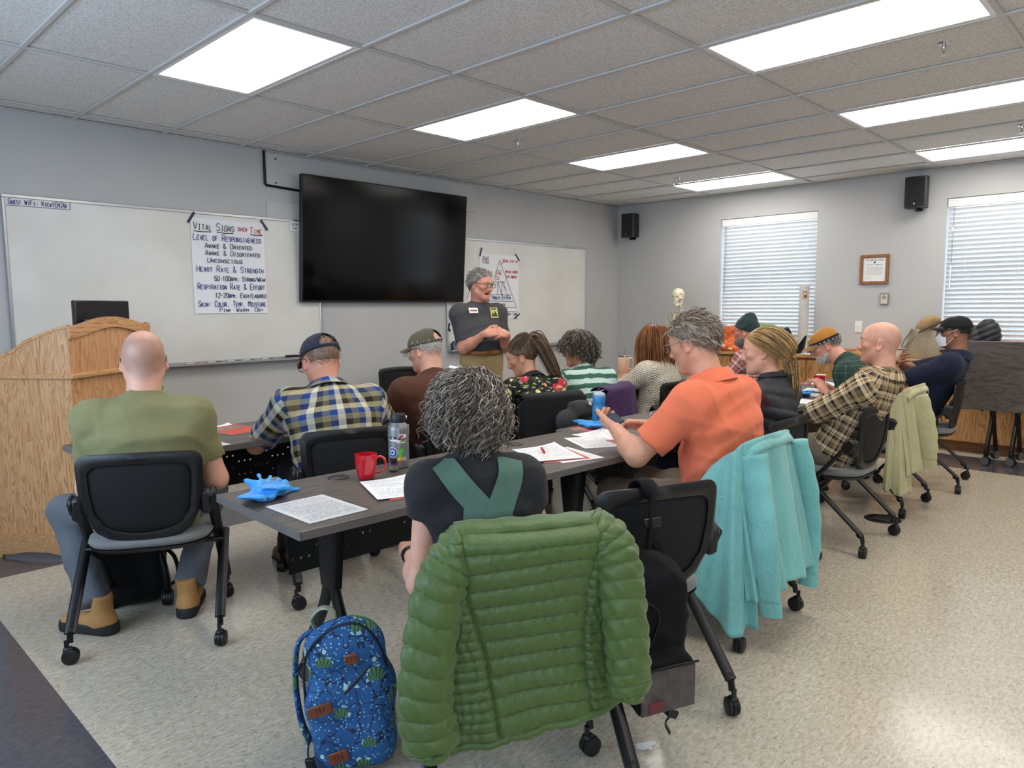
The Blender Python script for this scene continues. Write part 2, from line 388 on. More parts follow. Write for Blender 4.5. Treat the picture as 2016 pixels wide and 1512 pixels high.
# floor
def build_floor():
    b = MB().box(((XL+XR)/2, (YB+YF)/2, -0.053), (XR-XL+.4, YF-YB+.4, 0.1052))
    fl = struct('floor', b, mat('floor_joint', (168, 158, 140), 0.6))
    S = 0.3048; x0, y0 = 0.656, 4.475; tiles = []
    def isdark(cx, cy):
        bx0, bx1, by1, by0 = 0.656-2*S, 7.057+2*S, 4.475+2*S, -2.84   # outer ring of the band
        ix0, ix1, iy1, iy0 = 0.656, 7.057, 4.475, -2.23
        return bx0 < cx < bx1 and by0 < cy < by1 and not (ix0 < cx < ix1 and iy0 < cy < iy1)
    i0, i1 = int(math.floor((XL-x0)/S)), int(math.ceil((XR-x0)/S)); j0, j1 = int(math.floor((YB-y0)/S)), int(math.ceil((YF-y0)/S))
    for i in range(i0, i1):
        for j in range(j0, j1):
            ax, bx_ = max(XL, x0+i*S), min(XR, x0+(i+1)*S); ay, by_ = max(YB, y0+j*S), min(YF, y0+(j+1)*S)
            if bx_-ax < .02 or by_-ay < .02: continue
            cx, cy = (ax+bx_)/2, (ay+by_)/2; u, v, z = project((cx, cy, 0))
            vis = z > .3 and -60 < u < 2076 and -60 < v < 1600
            tiles.append((0 if vis else 1, z, cx, cy, bx_-ax, by_-ay, isdark(cx, cy)))
    tiles.sort(); g = 0.0004; shared = {}; rest = {False: MB(), True: MB()}
    for k, (nv, z, cx, cy, w, d, dk) in enumerate(tiles):
        if k < 300 and not nv:
            key = (round(w, 3), round(d, 3), dk)
            if key not in shared: shared[key] = MB().box((0, 0, -0.0015), (w-g, d-g, 0.003)).mesh('floor_tile', False)
            obj('floor_tile', shared[key], M_FD if dk else M_FB, fl, (cx, cy, 0))
        else: rest[dk].box((cx, cy, -0.0015), (w-g, d-g, 0.003))
    for dk in rest: tag(obj('floor_tile', rest[dk], M_FD if dk else M_FB, fl, smooth=False), kind='stuff')
    # worn white scuff on the tiles in the right foreground
build_floor()

# walls
def wall_boxes(axis, pos, lo, hi, opens, th=0.22, out=1):
    mb = MB(); cuts = sorted(opens); cur = lo
    def bx(a, b, z0, z1):
        if b-a < 1e-4 or z1-z0 < 1e-4: return
        c, s = (a+b)/2, b-a
        mb.box((pos+out*th/2, c, (z0+z1)/2) if axis == 0 else (c, pos+out*th/2, (z0+z1)/2), (th, s, z1-z0) if axis == 0 else (s, th, z1-z0))
    for a, b, z0, z1 in cuts:
        bx(cur, a, 0, H+.1); bx(a, b, 0, z0); bx(a, b, z1, H+.1); cur = b
    bx(cur, hi, 0, H+.1); return mb
WINS = [(3.185, 4.345, 1.0, 2.43), (0.78, 1.938, 1.0, 2.43)]
struct('wall_front', wall_boxes(1, YF, XL-.2, XR+.22, []), M_WALL)
struct('wall_right', wall_boxes(0, XR, YB, YF, WINS), M_WALL)
struct('wall_left', wall_boxes(0, XL, YB, YF, [(1.7, 4.3, .9, 2.3), (-2.5, .1, .9, 2.3)], out=-1), M_WALL)
struct('wall_back', wall_boxes(1, YB, XL-.2, XR+.22, [], out=-1), M_WALL)
for nm, c, s in (('baseboard_front', ((XL+XR)/2, YF-.006, .05), (XR-XL, .012, .1)), ('baseboard_left', (XL+.006, (YB+YF)/2, .05), (.012, YF-YB-.03, .1)), ('baseboard_right', (XR-.006, (YB+YF)/2, .05), (.012, YF-YB-.03, .1)), ('baseboard_back', ((XL+XR)/2, YB+.006, .05), (XR-XL-.03, .012, .1))):
    struct(nm, MB().box(c, s, .003), M_RUB)
M_PANE = m_pane()
def window(nm, x, y0, y1, z0, z1, out):
    f = MB(); w = .05; X = x+out*.17
    for c, s in (((X, (y0+y1)/2, z0+w/2), (.06, y1-y0, w)), ((X, (y0+y1)/2, z1-w/2), (.06, y1-y0, w)), ((X, y0+w/2, (z0+z1)/2), (.06, w, z1-z0-2*w)), ((X, y1-w/2, (z0+z1)/2), (.06, w, z1-z0-2*w)), ((X, (y0+y1)/2, (z0+z1)/2), (.05, y1-y0-2*w, .04))): f.box(c, s, .004)
    o = struct(nm, f, M_WHITE)
    for k in (0, 1):
        zz = (z0+w+(z0+z1)/2-.02)/2 if k == 0 else (z1-w+(z0+z1)/2+.02)/2
        obj('pane', MB().box((X, (y0+y1)/2, zz), (.006, y1-y0-2*w, (z1-z0)/2-w-.02)), M_PANE, o, smooth=False)
    return o
window('window_1', XR, *WINS[0], 1); window('window_2', XR, *WINS[1], 1); window('window_3', XL, 1.7, 4.3, .9, 2.3, -1); window('window_4', XL, -2.5, .1, .9, 2.3, -1)
M_SILL = m_wood('oak_sill', (150, 100, 52), (204, 150, 92), (222, 174, 118), 'Y', 1.0)
for k, (a, b, z0, z1) in enumerate(WINS):
    s = MB().box((XR+.02, (a+b)/2, z0-.012), (.18, b-a+.06, .026), .005).box((XR-.055, (a+b)/2, z0-.045), (.02, b-a+.02, .05), .003)
    struct(('trim_1', 'trim_2')[k], s, M_SILL)
M_SLAT = m_slat()
_slat = None
def blind(label, y0, y1, z0, z1):
    global _slat
    t = thing('window_blind', label, 'blind', (XR+.06, (y0+y1)/2, z0), group='closed white window blinds'); W = y1-y0-.03
    obj('headrail', MB().box((-.012, 0, z1-z0-.045), (.075, W+.02, .085), .006), M_WHITE, t)
    n = 30; top = z1-z0-.115; bot = .05
    if _slat is None:
        P = np.array([[(-.0248+.0496*i/6, y, -.003*(1-((i-3)/3)**2)) for y in (-W/2, W/2)] for i in range(7)])
        _slat = MB().grid(P, .0028).mesh('slat', True, 60)
    for i in range(n): obj('slat', _slat, M_SLAT, t, (0, 0, top+(bot-top)*i/(n-1)), (0, math.radians(50), 0))
    obj('bottom_rail', MB().box((0, 0, .018), (.05, W, .022), .004), M_WHITE, t)
    for y in (-W*.42, -W*.03, W*.36):
        for x in (-.026, .026): obj('ladder_cord', MB().tube([(x, y, .02), (x, y, top+.04)], .0014, 5), M_WHITE, t)
    obj('tilt_wand', MB().tube([(-.05, W/2-.05, top+.03), (-.052, W/2-.045, .55)], .005, 6), m_pane('clear_acrylic', (.9, .93, .95, 1), .25), t)
blind('closed white slat blind in the window above the orange jacket and cardboard tube', *WINS[0])
blind('closed white slat blind in the window behind the man in the black cap', *WINS[1])

# ceiling: recessed tiles on a metal grid, light panels in some of the bays
GX0, GY0, SX, SY = 3.487, 3.229, .6096, 1.2192
def build_ceiling():
    c = struct('ceiling', MB().box(((XL+XR)/2, (YB+YF)/2, H+.12), (XR-XL+.4, YF-YB+.4, .1)), mat('plenum', (120, 120, 120), .9))
    xs = [XL]+[GX0+k*SX for k in range(-8, 9) if XL+.02 < GX0+k*SX < XR-.02]+[XR]
    ys = [YB]+[GY0+k*SY for k in range(-8, 4) if YB+.02 < GY0+k*SY < YF-.02]+[YF]
    bw, bh = .024, .012
    for x in xs[1:-1]: obj('grid_bar', MB().box((x, (YB+YF)/2, H+bh/2), (bw, YF-YB, bh), .002), M_GRID, c, smooth=False)
    for y in ys[1:-1]: obj('grid_bar', MB().box(((XL+XR)/2, y, H+bh/2+.0006), (XR-XL, bw, bh), .002), M_GRID, c, smooth=False)
    for x in (XL, XR): obj('wall_angle', MB().box((x+(.011 if x < 0 else -.011), (YB+YF)/2, H+.004), (.022, YF-YB, .006)), M_GRID, c, smooth=False)
    for y in (YB, YF): obj('wall_angle', MB().box(((XL+XR)/2, y+(.011 if y < 0 else -.011), H+.004), (XR-XL, .022, .006)), M_GRID, c, smooth=False)
    lights = {}; shared = {}
    for ii, kx in enumerate((-3, 0, 3, 6)):
        for jj, ky in enumerate((0, -2, -4, -6)): lights[(round(GX0+kx*SX, 2), round(GY0+ky*SY, 2))] = (ii, jj)
    found = []
    for i in range(len(xs)-1):
        for j in range(len(ys)-1):
            a, b, d, e = xs[i], xs[i+1], ys[j], ys[j+1]
            if (round(a, 2), round(d, 2)) in lights: found.append((a, b, d, e, lights[(round(a, 2), round(d, 2))])); continue
            if b-a < .03 or e-d < .03: continue
            key = (round(b-a, 3), round(e-d, 3))
            if key not in shared: shared[key] = MB().box((0, 0, .016), (key[0]-.006, key[1]-.006, .016), .002).mesh('ceiling_tile', False)
            obj('ceiling_tile', shared[key], M_CEIL, c, ((a+b)/2, (d+e)/2, H+.006))
    return found
LB = build_ceiling()
M_DIFF = m_emit('light_diffuser', (255, 250, 243), PANEL_E)
LNAMES = {(0, 0): 'large glowing ceiling light panel above the left whiteboard, nearest the lectern', (1, 0): 'ceiling light panel in front of the mounted television, second of the far row',
 (2, 0): 'ceiling light panel above the right whiteboard, third of the far row', (3, 0): 'smallest ceiling light panel close to the far room corner',
 (1, 1): 'biggest ceiling light panel at the top right, cut by the photo edge', (2, 1): 'ceiling light panel second from the top at the right photo edge', (3, 1): 'ceiling light panel nearest the right wall speaker'}
def build_lights():
    for a, b, d, e, key in LB:
        lab = LNAMES.get(key, 'ceiling light panel out of view behind the camera, %s of the %s row' % (('first', 'second', 'third', 'fourth')[key[0]], ('far', 'near', 'rear', 'back')[key[1]]))
        t = thing('ceiling_light', lab, 'light', ((a+b)/2, (d+e)/2, H), group='recessed ceiling light panels')
        w, l = b-a-.026, e-d-.026; fr = MB()
        for c, s in (((-w/2+.014, 0, .010), (.028, l, .012)), ((w/2-.014, 0, .010), (.028, l, .012)), ((0, -l/2+.014, .010), (w-.056, .028, .012)), ((0, l/2-.014, .010), (w-.056, .028, .012))): fr.box(c, s, .002)
        obj('frame', fr, M_WHITE, t, smooth=False)
        obj('diffuser', MB().box((0, 0, .019), (w-.05, l-.05, .006)), M_DIFF, t, smooth=False)
build_lights()
M_CHR = mat('chrome', (200, 200, 205), .15, 1.0)
for k, (x, y, lb) in enumerate([(4.345, 1.086, 'sprinkler head beside the big light panel at the top right'), (4.397, 4.147, 'sprinkler head in front of the television'), (6.84, 4.158, 'sprinkler head near the smallest far light panel'), (6.70, 1.12, 'sprinkler head cut by the right edge of the photo')]):
    t = thing('fire_sprinkler', lb, 'sprinkler', (x, y, H+.012), group='ceiling sprinkler heads')
    obj('escutcheon', MB().lathe([(.0, -.002), (.012, -.004), (.03, -.004), (.038, .004), (.038, .01)], 20), M_CHR, t)
    obj('body', MB().lathe([(.0, -.03), (.007, -.03), (.009, -.02), (.012, -.005), (.012, .0)], 12), M_CHR, t)
    obj('deflector', MB().lathe([(0, -.056), (.017, -.056), (.017, -.0535), (0, -.0535)], 16), M_CHR, t)
    obj('yoke', MB().tube(spline([(-.006, 0, -.022), (-.015, 0, -.035), (-.004, 0, -.054)], 5), .0025, 6).tube(spline([(.006, 0, -.022), (.015, 0, -.035), (.004, 0, -.054)], 5), .0025, 6), M_CHR, t)
# ================================================================== furniture
def m_fabric(name, col, scale=420.0, bump=0.35, rough=0.85, sheen=0.25, var=0.12):
    m, nt, b = NM(name); c = lin(col); co = coords(nt, 'Object')
    v = N(nt, 'TexVoronoi', {'Vector': co, 'Scale': scale}); n = N(nt, 'TexNoise', {'Vector': co, 'Scale': 14.0, 'Detail': 3.0})
    k = mixc(nt, 0.35, n.outputs['Fac'], v.outputs['Distance'])
    put(nt, b.inputs['Base Color'], ramp(nt, k, [(0.2, tuple(x*(1-var) for x in c[:3])+(1,)), (0.7, tuple(min(1, x*(1+var)) for x in c[:3])+(1,))]))
    b.inputs['Roughness'].default_value = rough; b.inputs['Sheen Weight'].default_value = sheen
    bumpn(nt, b, v.outputs['Distance'], bump, 0.002); return m
M_SEAT = m_fabric('grey_seat_mesh', (112, 114, 112), 330)
M_MESH = m_fabric('black_back_mesh', (8, 8, 10), 500, .4, sheen=0.0)
M_EDGE = mat('table_edge_band', (106, 101, 98), .3, var=.1, vscale=30, stretch=(.2, 1, 1))
def castor(parent, x, y, r=0.031, ang=0.0, name='castor', ring=False):
    R = rotm(0, 0, ang); mb = MB()
    for s in (-1, 1): mb.lathe([(0, -.008), (r*.8, -.008), (r, -.005), (r, .005), (r*.8, .008), (0, .008)], 18, (s*.0125, 0, r), rotm(0, PI/2, 0))
    mb.lathe([(r*1.05, -.005), (r*1.05, .005)], 18, (0, 0, r), rotm(0, PI/2, 0))
    mb.box((0, .008, r*1.9), (.03, .034, .022), .006); mb.tube([(0, .012, r*1.9), (0, .012, r*2+.035)], .009, 8)
    mb.xf(R, (0, 0, 0)); o = obj(name, mb, M_BLK, parent, (x, y, 0))
    if ring:
        g = MB()
        for s in (-1, 1): g.lathe([(r*.70, -.0005), (r*.90, -.0005), (r*.90, .001), (r*.70, .001)], 18, (s*.0215, 0, r), rotm(0, PI/2*s, 0))
        obj('wheel_ring', g.xf(R), mat('grey_rubber', (96, 96, 95), .6), o)
    return o
def superell(a, b, n, k=40):
    t = np.arange(k)*2*PI/k; return np.c_[a*np.sign(np.cos(t))*np.abs(np.cos(t))**(2/n), b*np.sign(np.sin(t))*np.abs(np.sin(t))**(2/n)]
def stack(layers, k=40):        # layers of (a, b, n, z, dx, dy)
    mb = MB(); V = []
    for a, b, n, z, dx, dy in layers:
        P = superell(a, b, n, k); V.append(np.c_[P[:, 0]+dx, P[:, 1]+dy, np.full(k, z)])
    L = len(V); Fs = [(i*k+j, i*k+(j+1) % k, (i+1)*k+(j+1) % k, (i+1)*k+j) for i in range(L-1) for j in range(k)]
    Fs += [tuple(range(k))[::-1], tuple((L-1)*k+j for j in range(k))]
    return mb.add(np.concatenate(V), Fs)
BACK_Z0, BACK_H, BACK_T = 0.443, 0.385, math.radians(9)
def back_pt(u, v):          # point of the chair back, u lateral, v up from the bottom edge
    y = -0.205-v*math.sin(BACK_T)+0.62*u*u-.02*math.sin(PI*min(max(v/BACK_H, 0), 1)); return (u, y, BACK_Z0+v*math.cos(BACK_T))
def back_outline(inset, n=12):
    h = BACK_H; wt, wb = .235-inset, .185-inset*.8; r = .045
    P = [(-wt+.0, h-r-inset*.2)]
    P += arc((-wt+r, h-inset*1.1-r), r, PI, PI/2, 4)[1:]
    P += [(-wt+r+(2*wt-2*r)*i/8, h-inset*1.1+.006*math.sin(PI*i/8)) for i in range(1, 8)]
    P += arc((wt-r, h-inset*1.1-r), r, PI/2, 0, 4)
    P += [(wt-.004, h*.6), (wt-.012, h*.42), (wb+.025, .12+inset*.3)]
    for i in range(9):
        a = -i/8*PI; P.append((wb*.99*math.cos(a)*1.05, .085+inset*.55+(.085-inset*.5)*math.sin(a)))
    P += [(-wb-.025, .12+inset*.3), (-wt+.012, h*.42), (-wt+.004, h*.6)]
    return P
_chair = None
def make_chair():
    t = thing('training_chair', 'x', 'chair')
    pad = stack([(.185, .17, 3.2, .418, 0, 0), (.235, .222, 3.4, .424, 0, 0), (.243, .23, 3.6, .438, 0, 0), (.238, .226, 3.6, .455, 0, 0), (.215, .205, 3.4, .466, 0, 0), (.12, .11, 3, .463, 0, -.01)])
    obj('seat', pad, M_SEAT, t, angle=80)
    obj('seat_shell', stack([(.16, .15, 3, .395, 0, 0), (.225, .212, 3.4, .402, 0, 0), (.24, .227, 3.6, .4205, 0, 0), (.20, .19, 3.6, .4225, 0, 0)]), M_BLK, t, angle=60)
    out = [back_pt(u, v) for u, v in back_outline(0)]; inn = [back_pt(u, v) for u, v in back_outline(.042)]
    n = len(out); o_, i_ = np.array(out), np.array(inn); d = np.array([0, .024, 0]); e = np.array([0, .012, 0]); mid = (o_+i_)/2
    V = np.concatenate([o_+e*.2, mid+e*1.1, i_+e*.6, i_-e*.6, mid-d*.75, o_-e*.6]); Fs = []
    for a in range(6):
        b = (a+1) % 6
        for j in range(n): Fs.append((a*n+j, a*n+(j+1) % n, b*n+(j+1) % n, b*n+j))
    bk = obj('backrest', MB().add(V, [f[::-1] for f in Fs]), M_BLK, t, angle=50)
    L = back_outline(.040); k = 9; us = np.linspace(-1, 1, k); P = np.zeros((k, 7, 3))
    for a in range(k):
        for b in range(7):
            v = .035+.32*b/6; w = .185+.018*b/6 if b > 1 else (.12, .172)[b]; P[a, b] = back_pt(us[a]*w, v)
    obj('back_mesh', MB().grid(P, .004), M_MESH, bk, angle=180)
    for s in (-1, 1):
        x = .255*s
        br = MB().box((.238*s, -.205, .600), (.05, .05, .105), .014, rotm(.1, 0, 0)).box((.262*s, -.19, .612), (.03, .065, .085), .013, rotm(.5, 0, 0))
        obj('back_bracket', br, M_BLK, t)
        f = MB().tube([(x, -.20, .635), (x, .24, .115)], .0195, 10, sq=(1.15, .62), up=(1, 0, 0)).tube([(x, .24, .118), (x, .252, .085)], .012, 8)
        obj('leg', f, M_BLKM, t); x2 = .278*s
        g = MB().tube([(x2, .03, .405), (x2, -.285, .12)], .0195, 10, sq=(.62, 1.15), up=(0, 0, 1)).tube([(x2, -.283, .122), (x2, -.29, .085)], .012, 8).box((x2, -.272, .125), (.024, .034, .03), .006, rotm(-.7, 0, 0))
        obj('leg', g, M_BLKM, t)
        castor(t, x, .252, ang=.5*s); castor(t, x2, -.292, ang=2.3+.6*s)
    obj('crossbar', MB().tube([(-.275, -.02, .375), (.275, -.02, .375)], .011, 8).tube([(-.255, .12, .37), (.255, .12, .37)], .009, 8).box((-.0, .05, .385), (.30, .20, .02), .006), M_BLKM, t)
    return t
def chair(label, cx, cy, deg, group='black mesh-back training chairs'):
    """cx, cy: middle of the two rear castors; deg: heading, clockwise from +y"""
    global _chair
    a = math.radians(-deg)
    if _chair is None: t = _chair = make_chair()
    else: t = copytree(_chair)
    t.location = (cx-math.sin(a)*.29, cy+math.cos(a)*.29, 0); t.rotation_euler = (0, 0, a); tag(t, label, 'chair', group); return t
CH = {}
for key, lab, x, y, d in [
 ('olive', 'black mesh chair with grey seat under the bald man in the olive t-shirt', 1.00, 3.03, 30),
 ('plaid', 'black chair of the man in the blue plaid shirt and navy cap', 1.915, 2.89, 18),
 ('brown', 'black chair of the man in the brown long-sleeved shirt', 2.70, 2.96, 10),
 ('floral', 'chair hung with a black jacket, under the woman in the floral shirt', 3.47, 2.93, 14),
 ('striped', 'chair with a purple jacket stretched over its back', 4.17, 2.90, -14),
 ('sweater', 'black chair of the red-haired woman in the cream sweater', 4.88, 2.86, 4),
 ('beanie', 'black chair of the bearded man in the dark green beanie', 6.20, 2.70, 0),
 ('curly', 'chair covered by the green puffer jacket, under the curly-haired woman', 1.345, 1.21, 32),
 ('pack', 'empty chair with a black backpack hanging from its back', 1.965, 1.205, 23),
 ('orange', 'chair draped with a turquoise shirt behind the man in the orange polo', 2.94, 1.29, 0),
 ('vest', 'black chair of the woman in the dark quilted vest', 3.66, 1.48, 0),
 ('flannel', 'chair of the bald man in the tan flannel shirt, grey seat in full view', 4.435, 1.305, 0),
 ('tan', 'chair draped with a pale khaki shirt', 5.40, 1.375, 0),
 ('navy', 'chair of the man in the black cap and white mask', 6.355, 1.30, -7),
 ('empty', 'empty black chair against the front wall below the television', 4.25, 5.66, 180)]:
    CH[key] = chair(lab, x, y, d)

# ---- flip-top tables
def y_leg(t, x, ring=True):
    mb = MB()
    for z0, z1, a0, a1 in ((.42, .715, .05, .085),):
        P0 = superell(.021, a0, 4, 16); P1 = superell(.027, a1, 4, 16)
        V = np.concatenate([np.c_[P0, np.full(16, z0)], np.c_[P1, np.full(16, z1)]])
        mb.add(V, [(j, (j+1) % 16, 16+(j+1) % 16, 16+j) for j in range(16)]+[tuple(range(16))[::-1], tuple(range(16, 32))])
    for s in (-1, 1):
        mb.tube(spline([(0, s*.018, .47), (0, s*.028, .40), (0, s*.075, .30), (0, s*.15, .19), (0, s*.185, .11), (0, s*.19, .075)], 6), [.024]*4+[.0235]*27, 10, sq=(.8, 1.0), up=(1, 0, 0))
    mb.xf(t=(x, 0, 0)); lg = obj('leg', mb, M_BLKM, t)
    for s in (-1, 1): castor(t, x, s*.19, .038, .9*s+.4, ring=ring)
    return lg
def perf_panel(L, Hh, skip=0):
    """perforated sheet with real square holes"""
    mb = MB(); c = .033; nx, nz = int(L/c), int(Hh/c); V = []; Fs = []
    rnd = random.Random(5)
    for i in range(nx):
        for j in range(nz):
            x0, x1, z0, z1 = -L/2+i*L/nx, -L/2+(i+1)*L/nx, -Hh/2+j*Hh/nz, -Hh/2+(j+1)*Hh/nz; k = len(V)
            cx, cz = (x0+x1)/2, (z0+z1)/2; r = .0042
            V += [(x0, 0, z0), (x1, 0, z0), (x1, 0, z1), (x0, 0, z1)]
            if (i//3+j) % 2 == 0 or j in (0, nz-1): Fs.append((k, k+1, k+2, k+3)); continue
            V += [(cx-r, 0, cz-r), (cx+r, 0, cz-r), (cx+r, 0, cz+r), (cx-r, 0, cz+r)]
            Fs += [(k+a, k+(a+1) % 4, k+4+(a+1) % 4, k+4+a) for a in range(4)]
    return mb.add(V, Fs)
TT = 0.745
def table(label, x0, yn, L=1.83, D=.61, grom=(.44, 1.39), rz=0.0):
    c_, s_ = math.cos(rz), math.sin(rz)
    t = thing('training_table', label, 'table', (x0+c_*L/2-s_*D/2, yn+s_*L/2+c_*D/2, 0), rz, group='grey-topped training tables')
    tp = obj('tabletop', MB().box((0, 0, TT-.0145), (L-.008, D-.008, .029), .002), M_TABLE, t, smooth=False)
    e = MB()
    for c, s in (((-L/2+.002, 0, TT-.0148), (.004, D, .0285)), ((L/2-.002, 0, TT-.0148), (.004, D, .0285)), ((0, -D/2+.002, TT-.0148), (L-.008, .004, .0285)), ((0, D/2-.002, TT-.0148), (L-.008, .004, .0285))): e.box(c, s, .0012)
    obj('edge_band', e, M_EDGE, tp, smooth=False)
    for g in grom: obj('grommet', MB().lathe([(0, .0035), (.028, .0035), (.030, .002), (.036, .0042), (.040, .003), (.041, .0)], 28, (-L/2+g, D/2-.085, TT)), M_BLK, tp)
    for xl in (-L/2+.27, L/2-.27): y_leg(t, xl)
    obj('crossbeam', MB().box((0, 0, TT-.055), (L-.5, .05, .04), .006), M_BLKM, t)
    obj('modesty_panel', perf_panel(L-.42, .29), mat('black_panel', (18, 18, 20), .5), t, (0, .20, .565), smooth=False)
    return t
TB = [table('training table nearest the camera with the blue gloves and red mug', 1.055, 1.885, rz=math.radians(-2.2)),
      table('middle table of the near row in front of the man in orange', 2.918, 1.875),
      table('last table of the near row with the second red mug', 4.751, 1.875),
      table('front-row training table beside the lectern with the red booklet', 0.98, 3.365),
      table('middle front-row table before the women in floral and striped shirts', 2.813, 3.365),
      table('last front-row table carrying the peach tumbler', 4.646, 3.365)]
# parked flip tables, tops turned up on edge
def parked(label, y1, X, tilt, zt):
    L, D = 1.83, .61
    t = thing('parked_table', label, 'table', (X, y1-L/2, 0), PI/2, group='tables folded up and parked by the cabinets')
    R = rotm(PI/2+tilt, 0, 0)
    tp = obj('tabletop', MB().box((0, 0, 0), (L, D, .029), .003, R).xf(t=(0, .11, zt)), M_TABLE, t, smooth=False)
    gp = R @ np.array([L/2-.44, -D/2+.085, .0145])+np.array([0, .11, zt])
    obj('grommet', MB().lathe([(0, .0035), (.028, .0035), (.030, .002), (.036, .0042), (.041, .0)], 28, gp, R), M_BLK, tp)
    for xl in (-L/2+.27, L/2-.27): y_leg(t, xl)
    obj('crossbeam', MB().box((0, .0, .50), (L-.5, .06, .05), .008), M_BLKM, t)
    obj('flip_lever', MB().tube([(L/2-.02, .06, zt-.30), (L/2-.015, .09, zt-.31), (L/2-.015, .10, zt-.29)], .010, 8), M_BLK, t)
    return t
parked('upturned grey training table parked in front of the oak cabinets', 1.60, 7.53, math.radians(-3), .775)
parked('second upturned table nested behind the first', 1.43, 7.61, math.radians(-3), .765)

# ---- lectern
def lectern():
    th = math.radians(38); X = np.array([math.cos(th), math.sin(th)]); Y = np.array([-math.sin(th), math.cos(th)])
    W, D = .74, .52; fl = np.array([1.172, 4.49]); o = fl+X*W/2+Y*D/2
    t = thing('lectern', 'oak lectern with an arched front and sloped top, left of the front row', 'lectern', (o[0], o[1], 0), th)
    prof = [(-D/2, .12), (D/2, .12), (D/2, 1.08)]+arc((D/2-.05, 1.08), .05, 0, PI/2, 5)[1:]+[(D/2-.10, 1.135), (D/2-.18, 1.16), (.0, 1.215), (-D/2+.14, 1.262), (-D/2+.06, 1.288), (-D/2, 1.30)]
    for s in (-1, 1):
        obj('side_panel', MB().prism(prof, .022, (s*(W/2-.011), 0, 0), np.array([[0, 0, 1], [1, 0, 0], [0, 1, 0]], float)), M_LECT, t, smooth=False)
        cap = [np.array((s*(W/2-.011), y, z+.006)) for y, z in prof[2:]]
        obj('side_rail', MB().tube(cap, .017, 4, sq=(1.3, .7), up=(1, 0, 0)), M_LECTX, t, smooth=False)
    n = 16; top = [(-W/2+W*i/n, 1.30+.055*math.sin(PI*i/n)**1.6) for i in range(n+1)]
    poly = [(-W/2+.022, .12), (W/2-.022, .12)]+[(min(max(x, -W/2+.022), W/2-.022), z-.05) for x, z in top[::-1]]
    Rf = np.array([[1, 0, 0], [0, 0, -1], [0, 1, 0]], float)
    obj('front_panel', MB().prism(poly, .02, (0, -D/2+.014, 0), Rf), M_LECT, t, smooth=False)
    arch = [(x, z-.062) for x, z in top]+[(x, z) for x, z in top[::-1]]
    obj('arched_rail', MB().prism(arch, .034, (0, -D/2+.008, 0), Rf), M_LECTX, t, smooth=False)
    mo = MB().box((0, -D/2-.008, 1.03), (W+.03, .024, .03), .006)
    for s in (-1, 1): mo.box((s*(W/2+.006), .0, 1.03), (.022, D, .03), .006)
    obj('moulding', mo, M_LECTX, t, smooth=False)
    for k, (w, c, R) in enumerate(((W+.05, (0, -D/2-.012, 0), Rf), (D+.05, (-W/2-.012, 0, 0), np.array([[0, 0, -1], [1, 0, 0], [0, 1, 0]], float)), (D+.05, (W/2+.012, 0, 0), np.array([[0, 0, -1], [1, 0, 0], [0, 1, 0]], float)))):
        b = [(-w/2, 0), (-w/2+.07, 0), (-w/2+.07, .018), (-w/2+.14, .022), (-w/2+.22, .036), (w/2-.22, .036), (w/2-.14, .022), (w/2-.07, .018), (w/2-.07, 0), (w/2, 0), (w/2, .135), (-w/2, .135)]
        obj('plinth', MB().prism(b, .022, c, R), M_LECTX, t, smooth=False)
    obj('reading_top', MB().box((0, .03, 1.175), (W-.05, D-.1, .022), .003, rotm(math.radians(-14), 0, 0)), M_LECT, t, smooth=False)
    obj('shelf', MB().box((0, .02, .6), (W-.05, D-.06, .02)), M_LECT, t, smooth=False)
    m = thing('computer_monitor', 'black computer monitor seen from behind above the lectern', 'monitor', (o[0]-Y[0]*.12+X[0]*.12, o[1]-Y[1]*.12+X[1]*.12, 1.10), th)
    obj('casing', MB().box((0, 0, .2), (.50, .028, .30), .006), M_BLK, m)
    obj('rear_cover', MB().box((0, -.022, .16), (.40, .03, .16), .008).box((0, -.036, .15), (.16, .012, .11), .004), M_BLK, m)
    obj('screen', MB().box((0, .015, .2), (.47, .002, .27)), mat('screen_black', (8, 8, 10), .15), m)
    obj('stand', MB().box((0, -.03, .08), (.07, .02, .15), .004).box((0, 0, .012), (.24, .17, .012), .004), M_BLK, m)
lectern()

# ---- oak cabinets along the right wall
XC = 7.84
def cabinets():
    for k, (a, b, lb) in enumerate([(3.56, 4.44, 'oak base cabinet below the orange jacket'), (2.68, 3.56, 'oak base cabinet below the cardboard tube'), (1.80, 2.68, 'oak base cabinet below the canvas tote bag'), (.92, 1.80, 'oak base cabinet behind the parked tables'), (.04, .92, 'oak base cabinet past the right edge of the photo')]):
        t = thing('base_cabinet', lb, 'cabinet', (XC, (a+b)/2, 0), group='oak base cabinets along the window wall')
        w = b-a-.002; d = XR-.014-XC
        obj('body', MB().box((d/2+.011, 0, .47), (d-.022, w, .74), .002), M_OAK, t, smooth=False)
        obj('toe_kick', MB().box((d/2+.04, 0, .05), (d-.08, w, .10)), m_wood('dark_oak_toe', (96, 60, 30), (124, 80, 44), (140, 94, 54), 'Y') if k == 0 else MATS_TOE[0], t, smooth=False)
        if k == 0: MATS_TOE[0] = t.children[1].data.materials[0]
        for s in (-1, 1):
            dr = obj('door', MB().box((-.001, s*w/4, .46), (.022, w/2-.006, .70), .003), M_OAK, t, smooth=False)
            obj('handle', MB().tube(spline([(-.012, s*.035, .63), (-.034, s*.035, .645), (-.036, s*.035, .68), (-.034, s*.035, .715), (-.012, s*.035, .73)], 4), .0045, 8), mat('brass_handle', (176, 150, 96), .35, .8), dr)
MATS_TOE = [None]
cabinets()
ct = thing('countertop', 'long oak countertop under the windows', 'countertop', (XC, 2.24, .87))
